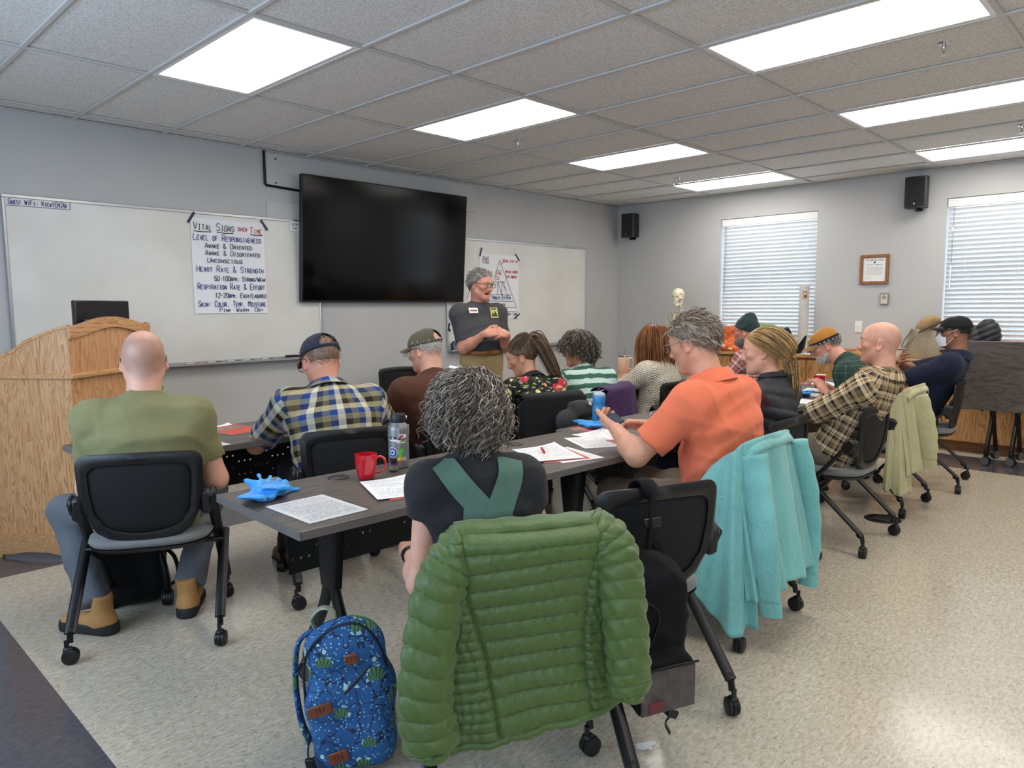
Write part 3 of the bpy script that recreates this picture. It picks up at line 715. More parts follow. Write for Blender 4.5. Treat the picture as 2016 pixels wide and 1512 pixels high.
obj('slab', MB().box(((XR-.014-XC)/2-.02, 0, -.016), (XR-.014-XC+.04, 4.44, .030), .003), M_OAKH, ct, smooth=False)
obj('front_edge', MB().box((-.043, 0, -.016), (.008, 4.44, .034), .002), M_OAKH, ct, smooth=False)
obj('back_strip', MB().box((XR-XC-.024, 0, .03), (.018, 4.44, .06), .003), M_OAKH, ct, smooth=False)

# ---- whiteboards, television, wall pieces
def m_board():
    m, nt, b = NM('whiteboard_enamel'); n = N(nt, 'TexNoise', {'Vector': coords(nt, 'World'), 'Scale': 2.0, 'Detail': 3.0})
    put(nt, b.inputs['Base Color'], ramp(nt, n.outputs['Fac'], [(0.35, lin((222, 220, 212))), (0.65, lin((232, 231, 225)))]))
    b.inputs['Roughness'].default_value = 0.30; b.inputs['Coat Weight'].default_value = .3; b.inputs['Coat Roughness'].default_value = .18; return m
M_BOARD = m_board()
def whiteboard(label, x0, x1, z0, z1):
    t = thing('whiteboard', label, 'whiteboard', ((x0+x1)/2, YF, (z0+z1)/2), group='wall-mounted whiteboards'); w, h = x1-x0, z1-z0
    obj('surface', MB().box((0, -.008, 0), (w-.03, .014, h-.03)), M_BOARD, t, smooth=False)
    fr = MB()
    for c, s in (((0, -.012, h/2-.01), (w, .024, .022)), ((0, -.012, -h/2+.01), (w, .024, .022)), ((-w/2+.009, -.012, 0), (.018, .024, h-.044)), ((w/2-.009, -.012, 0), (.018, .024, h-.044))): fr.box(c, s, .003)
    obj('frame', fr, M_ALU, t, smooth=False)
    obj('tray', MB().box((0, -.055, -h/2-.002), (w-.02, .075, .008), .002).box((0, -.093, -h/2+.004), (w-.02, .006, .02), .002), M_ALU, t, smooth=False)
    return t
whiteboard('left whiteboard with the guest wifi note and the vital signs sheet', 1.19, 3.575, .955, 2.165)
whiteboard('right whiteboard behind the standing instructor', 5.085, 7.45, .935, 2.14)
pb = thing('mounting_panel', 'pale plywood panel on the wall behind the television', 'panel', (4.30, YF, 2.565))
obj('board', MB().box((0, -.006, 0), (2.43, .012, .29), .002), mat('painted_plywood', (196, 198, 197), .6), pb, smooth=False)
obj('board', MB().box((0, -.006, -.36), (2.43, .012, .20), .002), MATS['painted_plywood'], pb, smooth=False)
for x in (-1.12, 1.12):
    for z in (-.1, .1): obj('screw', MB().lathe([(0, -.004), (.006, -.003), (.008, 0)], 10, (x, -.012, z), rotm(PI/2, 0, 0)), M_ALU, pb)
tv = thing('television', 'large black wall-mounted flat television, switched off', 'television', (4.31, YF-.10, 2.0), rot=(math.radians(4), 0, 0))
obj('casing', MB().box((0, .02, 0), (1.925, .045, 1.105), .008), M_BLK, tv)
obj('screen', MB().box((0, -.004, .006), (1.905, .006, 1.075), .001), mat('tv_glass', (5, 5, 7), .11, spec=.32), tv, smooth=False)
obj('bezel', MB().box((0, -.003, -.545), (1.925, .012, .014), .002).box((0, -.003, .548), (1.925, .012, .008), .002).box((-.959, -.003, 0), (.008, .012, 1.09), .002).box((.959, -.003, 0), (.008, .012, 1.09), .002), M_BLK, tv, smooth=False)
obj('mount', MB().box((0, .065, .05), (.7, .045, .4), .004), M_BLKM, tv)
cd_ = MB().tube([(3.075, YF-.014, H), (3.075, YF-.014, 2.45), (3.085, YF-.014, 2.435), (3.45, YF-.014, 2.42)], .011, 8)
tag(obj('cable_conduit', cd_, M_BLKM), 'black cable conduit running from the ceiling to the television', 'conduit')
def speaker(label, y, z):
    t = thing('wall_speaker', label, 'speaker', (XR-.10, y, z), -PI/2+math.radians(12), group='black wall speakers')   # local -y faces the room
    P = [(-.10, -.06), (-.07, -.085), (.07, -.085), (.10, -.06), (.085, .07), (-.085, .07)]
    t.rotation_euler = (math.radians(0), 0, -PI/2)
    obj('cabinet', MB().prism(P, .30), M_BLK, t)
    obj('grille', MB().prism([(-.085, -.081), (-.06, -.092), (.06, -.092), (.085, -.081)], .275), m_fabric('speaker_grille', (14, 14, 15), 700, .5), t)
    obj('badge', MB().box((0, -.094, -.115), (.014, .003, .016), .001), M_ALU, t)
    obj('bracket', MB().tube([(0, .06, -.13), (0, .10, -.15), (0, .10, -.165), (0, 0, -.17)], .014, 8).box((0, .092, -.14), (.06, .016, .06), .003), M_BLKM, t)
    obj('cable', MB().tube(spline([(-.07, .05, .1), (-.13, .08, .06), (-.12, .09, -.02), (-.08, .07, -.03)], 6), .004, 6), M_WHITE, t)
    obj('hanger', MB().tube([(0, .04, .14), (.02, .09, .19)], .005, 6), M_ALU, t)
speaker('black speaker in the far corner above the skeleton', 5.59, 2.45)
speaker('black speaker on the right wall between the two windows', 2.18, 2.50)
# certificate
fr = thing('framed_certificate', 'oak-framed certificate hanging between the windows', 'certificate', (XR-.002, 2.575, 1.767), -PI/2)
f = MB()
for c, s in (((0, -.011, .138), (.285, .022, .032)), ((0, -.011, -.138), (.285, .022, .032)), ((-.1265, -.011, 0), (.032, .022, .244)), ((.1265, -.011, 0), (.032, .022, .244))): f.box(c, s, .005)
obj('frame', f, m_wood('frame_oak', (92, 52, 20), (140, 86, 40), (164, 106, 56), 'Z', 2), fr, smooth=False)
M_PAPER = mat('white_paper', (240, 240, 238), .7)
M_INK = mat('black_ink', (30, 30, 34), .6); M_INKB = mat('blue_marker', (38, 52, 128), .5); M_INKR = mat('red_marker', (200, 44, 50), .5); M_INKP = mat('purple_marker', (70, 60, 110), .5); M_INKD = mat('navy_marker', (52, 56, 96), .5)
pp = obj('paper', MB().box((0, -.006, 0), (.222, .004, .246)), M_PAPER, fr, smooth=False)
ink(pp, M_INK, 'The American Legion', -.085, .088, .018, .17, .0022, .04, yo=-.0085)
obj('seal', MB().lathe([(.006, 0), (.010, 0)], 12, (0, -.0085, .072), rotm(PI/2, 0, 0)), M_INK, pp)
ink(pp, M_INK, 'Certificate of Appreciation', -.075, .044, .012, .15, .0016, .04, yo=-.0085)
def tlines(x0, x1, z, n, dz, w=.0014, seed=3):
    r = random.Random(seed); mb = MB()
    for i in range(n):
        x = x0+r.uniform(0, .01)
        while x < x1-.01:
            l = r.uniform(.006, .022); e = min(x+l, x1); mb.add([(x, 0, z-i*dz), (e, 0, z-i*dz), (e, 0, z-i*dz+w*1.6), (x, 0, z-i*dz+w*1.6)], [(0, 1, 2, 3)]); x = e+.004
    return mb
obj('small_print', tlines(-.085, .085, .02, 8, .011).xf(t=(0, -.0085, 0)), M_INK, pp, smooth=False)
obj('small_print', tlines(-.085, -.02, -.085, 2, .012, seed=5).xf(t=(0, -.0085, 0)), M_INK, pp, smooth=False)
th_ = thing('thermostat', 'small beige wall thermostat below the certificate', 'thermostat', (XR-.002, 2.462, 1.462), -PI/2)
obj('base', MB().box((0, -.010, 0), (.082, .020, .122), .003), mat('taupe_plastic', (150, 143, 130), .5), th_)
obj('cover', MB().box((.0, -.023, -.006), (.064, .008, .094), .003), mat('cream_plastic', (212, 208, 196), .5), th_)
obj('dial', MB().lathe([(0, .012), (.014, .012), (.018, .004), (.018, 0)], 18, (0, -.026, .018), rotm(PI/2, 0, 0)), mat('taupe_plastic'), th_)
sw = thing('light_switch', 'white light switch plate on the right wall', 'switch', (XR-.002, 2.71, 1.168), -PI/2)
obj('plate', MB().box((0, -.003, 0), (.074, .006, .118), .002), M_WHITE, sw)
obj('toggle', MB().box((0, -.012, .004), (.010, .018, .020), .002, rotm(.4, 0, 0)), M_WHITE, sw)
for s in (-1, 1): obj('screw', MB().lathe([(0, .002), (.003, .0015), (.0035, 0)], 8, (0, -.006, s*.042), rotm(PI/2, 0, 0)), M_ALU, sw)
fb = thing('floor_box', 'round black power outlet cover in the floor near the flannel man', 'floor box', (5.02, 1.46, 0))
obj('rim', MB().lathe([(0, .003), (.085, .003), (.09, .006), (.105, .005), (.112, .0)], 32), M_BLK, fb)
obj('flap', MB().box((-.03, 0, .0065), (.07, .10, .004), .002).box((.045, 0, .0065), (.05, .10, .004), .002), mat('dark_grey_plastic', (46, 46, 48), .5), fb)
# ================================================================== implicit surfaces for bodies and soft goods
f4 = np.float32
def smin(a, b, k):
    if k <= 0: return np.minimum(a, b)
    h = np.maximum(k-np.abs(a-b), 0)/k
    return np.minimum(a, b)-h*h*(k*.25)
def cone(a, b, r1, r2=None, k=.01, flat0=False, flat1=False, op='u', sq=None):
    """round cone a->b; flat ends cut square; sq=(axis, scale) squashes the section along an axis"""
    a = np.array(a, float); b = np.array(b, float); r2 = r1 if r2 is None else r2
    ba = b-a; L = float(np.linalg.norm(ba))+1e-9; ax = ba/L; R = max(r1, r2)
    lo, hi = np.minimum(a, b)-R*1.25, np.maximum(a, b)+R*1.25
    def fn(x, y, z):
        px, py, pz = x-f4(a[0]), y-f4(a[1]), z-f4(a[2])
        s = px*f4(ax[0])+py*f4(ax[1])+pz*f4(ax[2])
        t = np.clip(s/f4(L), 0, 1); sl = t*f4(L) if not (flat0 or flat1) else np.clip(s, None if flat0 else 0, None if flat1 else L)
        dx, dy, dz = px-sl*f4(ax[0]), py-sl*f4(ax[1]), pz-sl*f4(ax[2])
        if sq is not None:
            q = unit(sq[0]); m = (dx*f4(q[0])+dy*f4(q[1])+dz*f4(q[2]))*f4(1/sq[1]-1)
            dx, dy, dz = dx+m*f4(q[0]), dy+m*f4(q[1]), dz+m*f4(q[2])
        d = np.sqrt(dx*dx+dy*dy+dz*dz)-(f4(r1)+t*f4(r2-r1))
        if flat0: d = np.maximum(d, -s)
        if flat1: d = np.maximum(d, s-f4(L))
        return d
    return (fn, lo, hi, k, op)
def ell(c, r, R=None, k=.01, op='u'):
    c = np.array(c, float); r = np.array(r, float); R = np.eye(3) if R is None else np.asarray(R, float)
    ext = np.sqrt((R**2 @ (r**2))); lo, hi = c-ext, c+ext
    def fn(x, y, z):
        px, py, pz = x-f4(c[0]), y-f4(c[1]), z-f4(c[2])
        q = [px*f4(R[0, i])+py*f4(R[1, i])+pz*f4(R[2, i]) for i in range(3)]
        k0 = np.sqrt(sum((q[i]/f4(r[i]))**2 for i in range(3))); k1 = np.sqrt(sum((q[i]/f4(r[i]**2))**2 for i in range(3)))+f4(1e-6)
        return k0*(k0-1)/k1
    return (fn, lo, hi, k, op)
def rb(c, h, r=.01, R=None, k=.01, op='u'):
    c = np.array(c, float); h = np.array(h, float); R = np.eye(3) if R is None else np.asarray(R, float)
    ext = np.abs(R) @ h+r
    def fn(x, y, z):
        px, py, pz = x-f4(c[0]), y-f4(c[1]), z-f4(c[2])
        q = [np.abs(px*f4(R[0, i])+py*f4(R[1, i])+pz*f4(R[2, i]))-f4(h[i]-r) for i in range(3)]
        return np.sqrt(sum(np.maximum(v, 0)**2 for v in q))+np.minimum(np.maximum(np.maximum(q[0], q[1]), q[2]), 0)-f4(r)
    return (fn, c-ext, c+ext, k, op)
def spinesdf(S, A, BF, BB, X, k=.02, grow=0.0, op='u'):
    """elliptic generalised cylinder; X lateral axis (or one per node)"""
    S = np.asarray(S, float); A = np.asarray(A, float)+grow; BF = np.asarray(BF, float)+grow; BB = np.asarray(BB, float)+grow
    Xs = np.broadcast_to(np.asarray(X, float), S.shape); R = max(A.max(), BF.max(), BB.max())
    lo, hi = S.min(0)-R, S.max(0)+R
    def fn(x, y, z):
        out = None
        for i in range(len(S)-1):
            a, b = S[i], S[i+1]; ba = b-a; L = np.linalg.norm(ba); ax = ba/L
            xa = unit((Xs[i]+Xs[i+1])/2); xa = unit(xa-ax*(xa@ax)); fw = np.cross(ax, xa)
            fw = -fw if fw[1] < 0 else fw
            px, py, pz = x-f4(a[0]), y-f4(a[1]), z-f4(a[2])
            s = px*f4(ax[0])+py*f4(ax[1])+pz*f4(ax[2]); t = np.clip(s/f4(L), 0, 1); w = s-t*f4(L)
            u = px*f4(xa[0])+py*f4(xa[1])+pz*f4(xa[2]); v = px*f4(fw[0])+py*f4(fw[1])+pz*f4(fw[2])
            A_ = f4(A[i])+t*f4(A[i+1]-A[i]); bf = f4(BF[i])+t*f4(BF[i+1]-BF[i]); bb = f4(BB[i])+t*f4(BB[i+1]-BB[i])
            B_ = np.where(v > 0, bf, bb); cw = np.minimum(A_, B_)*f4(.7)
            q = np.sqrt((u/A_)**2+(v/B_)**2+(w/cw)**2); d = (q-1)*np.minimum(A_, B_)
            out = d if out is None else smin(out, d, .02)
        return out
    return (fn, lo, hi, k, op)
def evalgrid(prims, lo, hi, h, pad=2):
    lo = np.asarray(lo, float)-pad*h; hi = np.asarray(hi, float)+pad*h
    n = np.maximum(np.ceil((hi-lo)/h).astype(int)+1, 4); ax = [(lo[i]+h*np.arange(n[i])).astype(f4) for i in range(3)]
    D = np.full(n, .2, f4)
    for fn, a, b, k, op in prims:
        m = k+3*h+.004
        i0 = np.clip(np.floor((a-m-lo)/h).astype(int), 0, n); i1 = np.clip(np.ceil((b+m-lo)/h).astype(int)+1, 0, n)
        if np.any(i1 <= i0): continue
        sl = tuple(slice(i0[i], i1[i]) for i in range(3))
        d = fn(ax[0][sl[0], None, None], ax[1][None, sl[1], None], ax[2][None, None, sl[2]]).astype(f4)
        if op == 'u': D[sl] = smin(D[sl], d, f4(k))
        elif op == 's': D[sl] = -smin(-D[sl], d, f4(k))
        else: D[sl] = np.maximum(D[sl], d)
    return D, ax
def nets(D, ax):
    """naive surface nets -> vertices, quads"""
    n = np.array(D.shape); s = D < 0
    c = np.zeros(n-1, np.int8)
    for i in (0, 1):
        for j in (0, 1):
            for k in (0, 1): c += s[i:n[0]-1+i, j:n[1]-1+j, k:n[2]-1+k]
    act = (c > 0) & (c < 8); I = np.argwhere(act)
    if not len(I): return np.zeros((0, 3)), np.zeros((0, 4), int)
    idx = np.full(n-1, -1, np.int32); idx[act] = np.arange(len(I))
    val = np.stack([D[I[:, 0]+((q >> 2) & 1), I[:, 1]+((q >> 1) & 1), I[:, 2]+(q & 1)] for q in range(8)], 1)
    acc = np.zeros((len(I), 3)); cnt = np.zeros(len(I))
    cor = np.array([((q >> 2) & 1, (q >> 1) & 1, q & 1) for q in range(8)], float)
    for q in range(8):
        for bit in (4, 2, 1):
            p = q | bit
            if p == q: continue
            v0, v1 = val[:, q], val[:, p]; m = (v0 < 0) != (v1 < 0); t = np.where(m, v0/(v0-v1+1e-12), 0)
            acc += m[:, None]*(cor[q]+t[:, None]*(cor[p]-cor[q])); cnt += m
    h = float(ax[0][1]-ax[0][0]); V = (I+acc/cnt[:, None])*h+np.array([ax[0][0], ax[1][0], ax[2][0]], float)
    Q = []
    for a in range(3):
        b, cc = (a+1) % 3, (a+2) % 3; sl0 = [slice(None)]*3; sl1 = [slice(None)]*3
        sl0[a] = slice(0, n[a]-1); sl1[a] = slice(1, n[a])
        s0, s1 = s[tuple(sl0)], s[tuple(sl1)]; E = np.argwhere(s0 != s1)
        E = E[(E[:, b] > 0) & (E[:, cc] > 0) & (E[:, b] < n[b]-1) & (E[:, cc] < n[cc]-1)]
        if not len(E): continue
        fl = s0[tuple(E.T)]
        def g(db, dc):
            J = E.copy(); J[:, b] -= db; J[:, cc] -= dc; return idx[tuple(J.T)]
        q = np.stack([g(0, 0), g(1, 0), g(1, 1), g(0, 1)], 1); q = np.where(fl[:, None], q, q[:, ::-1]); Q.append(q)
    F = np.concatenate(Q); F = F[(F >= 0).all(1)]
    return V, F
def isosurf(prims, h, lo=None, hi=None, disp=None, smooth=1):
    L = np.min([p[1] for p in prims if p[4] == 'u'], 0) if lo is None else np.asarray(lo)
    U = np.max([p[2] for p in prims if p[4] == 'u'], 0) if hi is None else np.asarray(hi)
    D, ax = evalgrid(prims, L, U, h)
    if disp is not None: D = D+disp(ax[0][:, None, None], ax[1][None, :, None], ax[2][None, None, :]).astype(f4)
    return nets(D, ax)
def wrinkle(seed, amp=.003, freq=28.0, dirn=(0, 0, 1), ridge=False):
    r = np.random.RandomState(seed); K = []
    for i in range(4):
        d = unit(np.array(dirn)+r.randn(3)*.55); K.append((d*freq*r.uniform(.7, 1.5), r.uniform(0, 6.3), r.randn(3)*freq*.35, r.uniform(0, 6.3)))
    def fn(x, y, z):
        o = 0
        for k, p, k2, p2 in K:
            q = np.sin(x*f4(k[0])+y*f4(k[1])+z*f4(k[2])+f4(p)+f4(1.6)*np.sin(x*f4(k2[0])+y*f4(k2[1])+z*f4(k2[2])+f4(p2)))
            o = o+(q if not ridge else f4(.55)-f4(1.6)*(1-np.abs(q))**2)
        return o*f4(amp/2)
    return fn
def joinmesh(parts):
    V, F, k = [], [], 0
    for v, f in parts:
        V.append(v); F.append(f+k); k += len(v)
    return np.concatenate(V), np.concatenate(F)
def meshobj(name, V, F, m, parent, attrs=None, angle=180):
    me = fill(bpy.data.meshes.new(name), V, F, True, angle)
    for an, (typ, data) in (attrs or {}).items():
        if len(me.vertices) != len(data): continue
        at = me.attributes.new(an, typ, 'POINT')
        at.data.foreach_set('color' if typ == 'FLOAT_COLOR' else ('vector' if typ == 'FLOAT_VECTOR' else 'value'), np.asarray(data, np.float32).ravel())
    return obj(name, me, m, parent)
def submesh(V, F, keep):
    F2 = F[keep]; u, inv = np.unique(F2, return_inverse=True); return V[u], inv.reshape(F2.shape), u
from mathutils.bvhtree import BVHTree
# ================================================================== people
def m_skin(name, col, rough=.48):
    m, nt, b = NM(name); a = nt.nodes.new('ShaderNodeAttribute'); a.attribute_name = 'tint'
    n = N(nt, 'TexNoise', {'Vector': coords(nt, 'Object'), 'Scale': 30.0, 'Detail': 4.0})
    c = lin(col); k = ramp(nt, n.outputs['Fac'], [(.3, tuple(v*.92 for v in c[:3])+(1,)), (.7, tuple(min(1, v*1.06) for v in c[:3])+(1,))])
    put(nt, b.inputs['Base Color'], mixc(nt, 1.0, k, a.outputs['Color'], 'MULTIPLY')); b.inputs['Roughness'].default_value = rough
    b.inputs['Subsurface Weight'].default_value = .06; b.inputs['Subsurface Radius'].default_value = (.01, .004, .002); b.inputs['Subsurface Scale'].default_value = .6
    n2 = N(nt, 'TexNoise', {'Vector': coords(nt, 'Object'), 'Scale': 260.0, 'Detail': 2.0}); bumpn(nt, b, n2.outputs['Fac'], .08, .002); return m
def m_hair(name, stops, rough=.42):
    m, nt, b = NM(name); a = nt.nodes.new('ShaderNodeAttribute'); a.attribute_name = 'rnd'
    n = N(nt, 'TexNoise', {'Vector': coords(nt, 'Object'), 'Scale': 55.0, 'Detail': 3.0})
    k = mth(nt, 'ADD', mth(nt, 'MULTIPLY', a.outputs['Fac'], .72), mth(nt, 'MULTIPLY', n.outputs['Fac'], .28))
    put(nt, b.inputs['Base Color'], ramp(nt, k, [(p, lin(c)) for p, c in stops])); b.inputs['Roughness'].default_value = rough; return m
def m_cloth(name, col, rough=.85, weave=900, var=.08, sheen=.06):
    m, nt, b = NM(name); c = lin(col); co = coords(nt, 'Object'); n = N(nt, 'TexNoise', {'Vector': co, 'Scale': 6.0, 'Detail': 4.0}); w = N(nt, 'TexNoise', {'Vector': co, 'Scale': weave, 'Detail': 1.0})
    put(nt, b.inputs['Base Color'], ramp(nt, n.outputs['Fac'], [(.3, tuple(v*(1-var) for v in c[:3])+(1,)), (.7, tuple(min(1, v*(1+var)) for v in c[:3])+(1,))]))
    b.inputs['Roughness'].default_value = rough; b.inputs['Sheen Weight'].default_value = sheen; b.inputs['Specular IOR Level'].default_value = .25
    f = N(nt, 'TexNoise', {'Vector': coords(nt, 'Object', (1, 1, .6)), 'Scale': 17.0, 'Detail': 3.0, 'Distortion': 1.0})
    bumpn(nt, b, mth(nt, 'ADD', mth(nt, 'MULTIPLY', w.outputs['Fac'], .12), f.outputs['Fac']), .35, .012); return m
def finish_cloth(nt, b, col, rough=.85):
    put(nt, b.inputs['Base Color'], col); b.inputs['Roughness'].default_value = rough; b.inputs['Specular IOR Level'].default_value = .25
    f = N(nt, 'TexNoise', {'Vector': coords(nt, 'Object', (1, 1, .6)), 'Scale': 17.0, 'Detail': 3.0, 'Distortion': 1.0}); bumpn(nt, b, f.outputs['Fac'], .35, .012)
def m_plaid(name, ustops, vstops, pu, pv, mixf=.5, thin=None):
    m, nt, b = NM(name); sep = N(nt, 'SeparateXYZ', {0: coords(nt, '@cl')})
    fu = mth(nt, 'FRACT', mth(nt, 'DIVIDE', mth(nt, 'ADD', sep.outputs[0], 5.0), pu)); fv = mth(nt, 'FRACT', mth(nt, 'DIVIDE', mth(nt, 'ADD', sep.outputs[1], 5.0), pv))
    cu = ramp(nt, fu, [(p, lin(c)) for p, c in ustops], 'CONSTANT'); cv = ramp(nt, fv, [(p, lin(c)) for p, c in vstops], 'CONSTANT')
    finish_cloth(nt, b, mixc(nt, mixf, cu, cv, 'MIX')); return m
def m_stripes(name, c1, c2, period, duty=.5, wob=.012):
    m, nt, b = NM(name); co = coords(nt, '@cl'); sep = N(nt, 'SeparateXYZ', {0: co}); n = N(nt, 'TexNoise', {'Vector': co, 'Scale': 22.0, 'Detail': 4.0})
    v = mth(nt, 'ADD', sep.outputs[1], mth(nt, 'MULTIPLY', n.outputs['Fac'], wob*2)); f = mth(nt, 'FRACT', mth(nt, 'DIVIDE', mth(nt, 'ADD', v, 5.0), period))
    finish_cloth(nt, b, ramp(nt, f, [(0, lin(c1)), (duty-.03, lin(c1)), (duty+.01, lin(c2)), (.97, lin(c2)), (1.0, lin(c1))])); return m
def m_floral(name):
    m, nt, b = NM(name); co = coords(nt, '@cl'); base = lin((16, 17, 22)); dn = N(nt, 'TexNoise', {'Vector': co, 'Scale': 26.0, 'Detail': 2.0}); dv = N(nt, 'VectorMath', {0: co, 1: N(nt, 'VectorMath', {0: dn.outputs['Color'], 'Scale': .035}, operation='SCALE').outputs[0]}, operation='ADD').outputs[0]; mpd = lambda s_: N(nt, 'Mapping', {0: dv, 3: s_}).outputs[0]
    l1 = N(nt, 'TexVoronoi', {'Vector': mpd((46, 17, 1)), 'Scale': 1.0}, voronoi_dimensions='2D'); l2 = N(nt, 'TexVoronoi', {'Vector': mpd((17, 46, 1)), 'Scale': 1.0}, voronoi_dimensions='2D')
    c = mixc(nt, ramp(nt, l1.outputs['Distance'], [(.20, (1, 1, 1, 1)), (.26, (0, 0, 0, 1))]), base, lin((70, 84, 52)))
    c = mixc(nt, ramp(nt, l2.outputs['Distance'], [(.14, (1, 1, 1, 1)), (.20, (0, 0, 0, 1))]), c, lin((196, 186, 140)))
    for sc_, col, r, off in ((11, (230, 205, 120), .30, 3.1), (8, (196, 52, 66), .36, 7.7), (12, (226, 150, 120), .26, 1.3)):
        mp = N(nt, 'Mapping', {0: co, 1: (off, off*2, 0), 3: (sc_, sc_, 1)}); v = N(nt, 'TexVoronoi', {'Vector': mp.outputs[0], 'Scale': 1.0}, voronoi_dimensions='2D')
        pet = N(nt, 'TexNoise', {'Vector': mp.outputs[0], 'Scale': 4.0}); d = mth(nt, 'ADD', v.outputs['Distance'], mth(nt, 'MULTIPLY', pet.outputs['Fac'], .22))
        rnd = N(nt, 'SeparateColor', {0: v.outputs['Color']}); keep = mth(nt, 'GREATER_THAN', rnd.outputs[0], .55)
        c = mixc(nt, mth(nt, 'MULTIPLY', keep, ramp(nt, d, [(r-.03, (1, 1, 1, 1)), (r+.02, (0, 0, 0, 1))])), c, lin(col))
        c = mixc(nt, mth(nt, 'MULTIPLY', keep, ramp(nt, d, [(.13, (.8, .8, .8, 1)), (.17, (0, 0, 0, 1))])), c, lin((240, 224, 190)))
    finish_cloth(nt, b, c, .6); return m
def m_knit(name, col):
    m, nt, b = NM(name); sep = N(nt, 'SeparateXYZ', {0: coords(nt, '@cl')}); c = lin(col)
    u, v = sep.outputs[0], sep.outputs[1]; zig = mth(nt, 'PINGPONG', u, .028)
    w = mth(nt, 'SINE', mth(nt, 'MULTIPLY', mth(nt, 'ADD', v, mth(nt, 'MULTIPLY', zig, .9)), 330.0)); w2 = mth(nt, 'SINE', mth(nt, 'MULTIPLY', u, 450.0))
    h = mth(nt, 'ADD', mth(nt, 'MULTIPLY', w, .8), mth(nt, 'MULTIPLY', w2, .2))
    put(nt, b.inputs['Base Color'], ramp(nt, mth(nt, 'MULTIPLY_ADD', h, .5, .5), [(.0, tuple(x*.80 for x in c[:3])+(1,)), (.55, c)])); b.inputs['Roughness'].default_value = .9
    bumpn(nt, b, h, .8, .006); return m
def ik(a, w, l1, l2, hint):
    a, w = np.array(a, float), np.array(w, float); d = w-a; L = np.linalg.norm(d); L2 = min(L, (l1+l2)*.995); d = d/L; w = a+d*L2
    c = (l1*l1+L2*L2-l2*l2)/(2*L2); hgt = math.sqrt(max(l1*l1-c*c, 1e-6)); hv = np.array(hint, float); hv = hv-d*(hv@d); return a+d*c+unit(hv)*hgt, w
def handprims(w, d, nrm, side, curl=.5, s=1.0, spread=1.0, thumb=.6):
    y = unit(d); z = -np.array(nrm, float); z = unit(z-y*(z@y)); x = np.cross(y, z); R = np.stack([x, y, z], 1); w = np.array(w, float); ts = 1 if side == 'L' else -1
    P = lambda q: w+R @ (np.array(q, float)*s)
    pr = [cone(P((0, -.015, 0)), P((0, .03, 0)), .025*s, .03*s, k=.02, sq=(z, .62)), rb(P((0, .052, 0)), np.array((.039, .042, .0135))*s, .012*s, R, k=.016)]
    for i, (fx, ln) in enumerate(((.031, .068), (.0105, .078), (-.0105, .073), (-.030, .058))):
        fx *= ts; p = np.array((fx, .088-.006*abs(i-1.2), 0.0)); a = .12; cu = curl*(1+.12*i)
        for sgm, kk in ((.45, 1.0), (.32, 1.1), (.23, .8)):
            a += cu*kk*.75; q = p+ln*sgm*np.array((fx*.9*spread*math.cos(a), math.cos(a), -math.sin(a))); pr.append(cone(P(p), P(q), .0092*s*(1 if sgm > .4 else .93), .0082*s, k=.006)); p = q
    p = np.array((ts*.030, .018, -.006)); q = p+np.array((ts*.030, .030, -.014*thumb)); e = q+np.array((ts*.010, .030, -.012*thumb)); g = e+np.array((-ts*.002, .022, -.008*thumb))
    pr += [cone(P(p), P(q), .0165*s, .0125*s, k=.014), cone(P(q), P(e), .0118*s, .0105*s, k=.006), cone(P(e), P(g), .0105*s, .009*s, k=.006)]
    return pr
CRC, CRR = np.array((0, -.005, .035)), np.array((.0775, .1, .09))
def headprims(fem=False, mouth=0.0, nose=1.0, jaw=1.0):
    w = .95 if fem else 1.0
    pr = [ell(CRC, CRR*(w, 1, 1), k=.02), ell((0, .045, .035), (.062*w, .052, .062), k=.03), ell((0, .045, -.03), (.057*w, .053, .078), k=.03), cone((0, .02, -.06), (0, .066, -.094), .047*w*jaw, .022*jaw, k=.03)]
    for s in (-1, 1):
        pr += [cone((s*.054*w*jaw, .0, -.045), (s*.02, .068, -.095), .018, .014, k=.03), ell((s*.043, .066, -.012), (.020, .020, .017), k=.02), cone((s*.012, .0955, .030), (s*.046, .083, .030), .009, .007, k=.014)]
    pr += [cone((0, .094, .024), (0, .116*(.98+.02*nose), -.026), .0085, .0125*nose, k=.012), cone((0, .098, -.02), (0, .1, -.045), .010, .008, k=.014)]
    for s in (-1, 1): pr += [ell((s*.0125, .107, -.031), (.0085, .010, .0075), k=.008), ell((s*.032, .1035, .010), (.0175, .013, .011), k=.012, op='s'), ell((s*.032, .0855, .010), (.0135, .0125, .0125), k=.003), cone((s*.018, .0955, .0175), (s*.046, .087, .0145), .0042, .0035, k=.006)]
    zc = -.062
    if mouth: pr += [cone((-.020, .089, zc-.002), (.020, .089, zc-.002), .010+mouth*.006, None, k=.004, op='s', sq=((0, 0, 1), 1.2))]
    pr += [cone((-.022, .088, zc+.004+mouth*.012), (.022, .088, zc+.004+mouth*.012), .0058, k=.008), cone((-.020, .0885, zc-.007-mouth*.014), (.020, .0885, zc-.007-mouth*.014), .0068, k=.008), ell((0, .081, -.097-mouth*.01), (.022, .018, .016), k=.02)]
    for s in (-1, 1):
        R = rotm(.22, 0, -s*.38); c = np.array((s*.079*w, -.006, -.004))
        pr += [ell(c, (.0085, .0185, .032), R, k=.008), ell(c+R @ np.array((s*.006, .002, .002)), (.006, .010, .019), R, k=.004, op='s'), ell(c+R @ np.array((s*.002, .006, -.026)), (.006, .009, .010), k=.006)]
    return pr
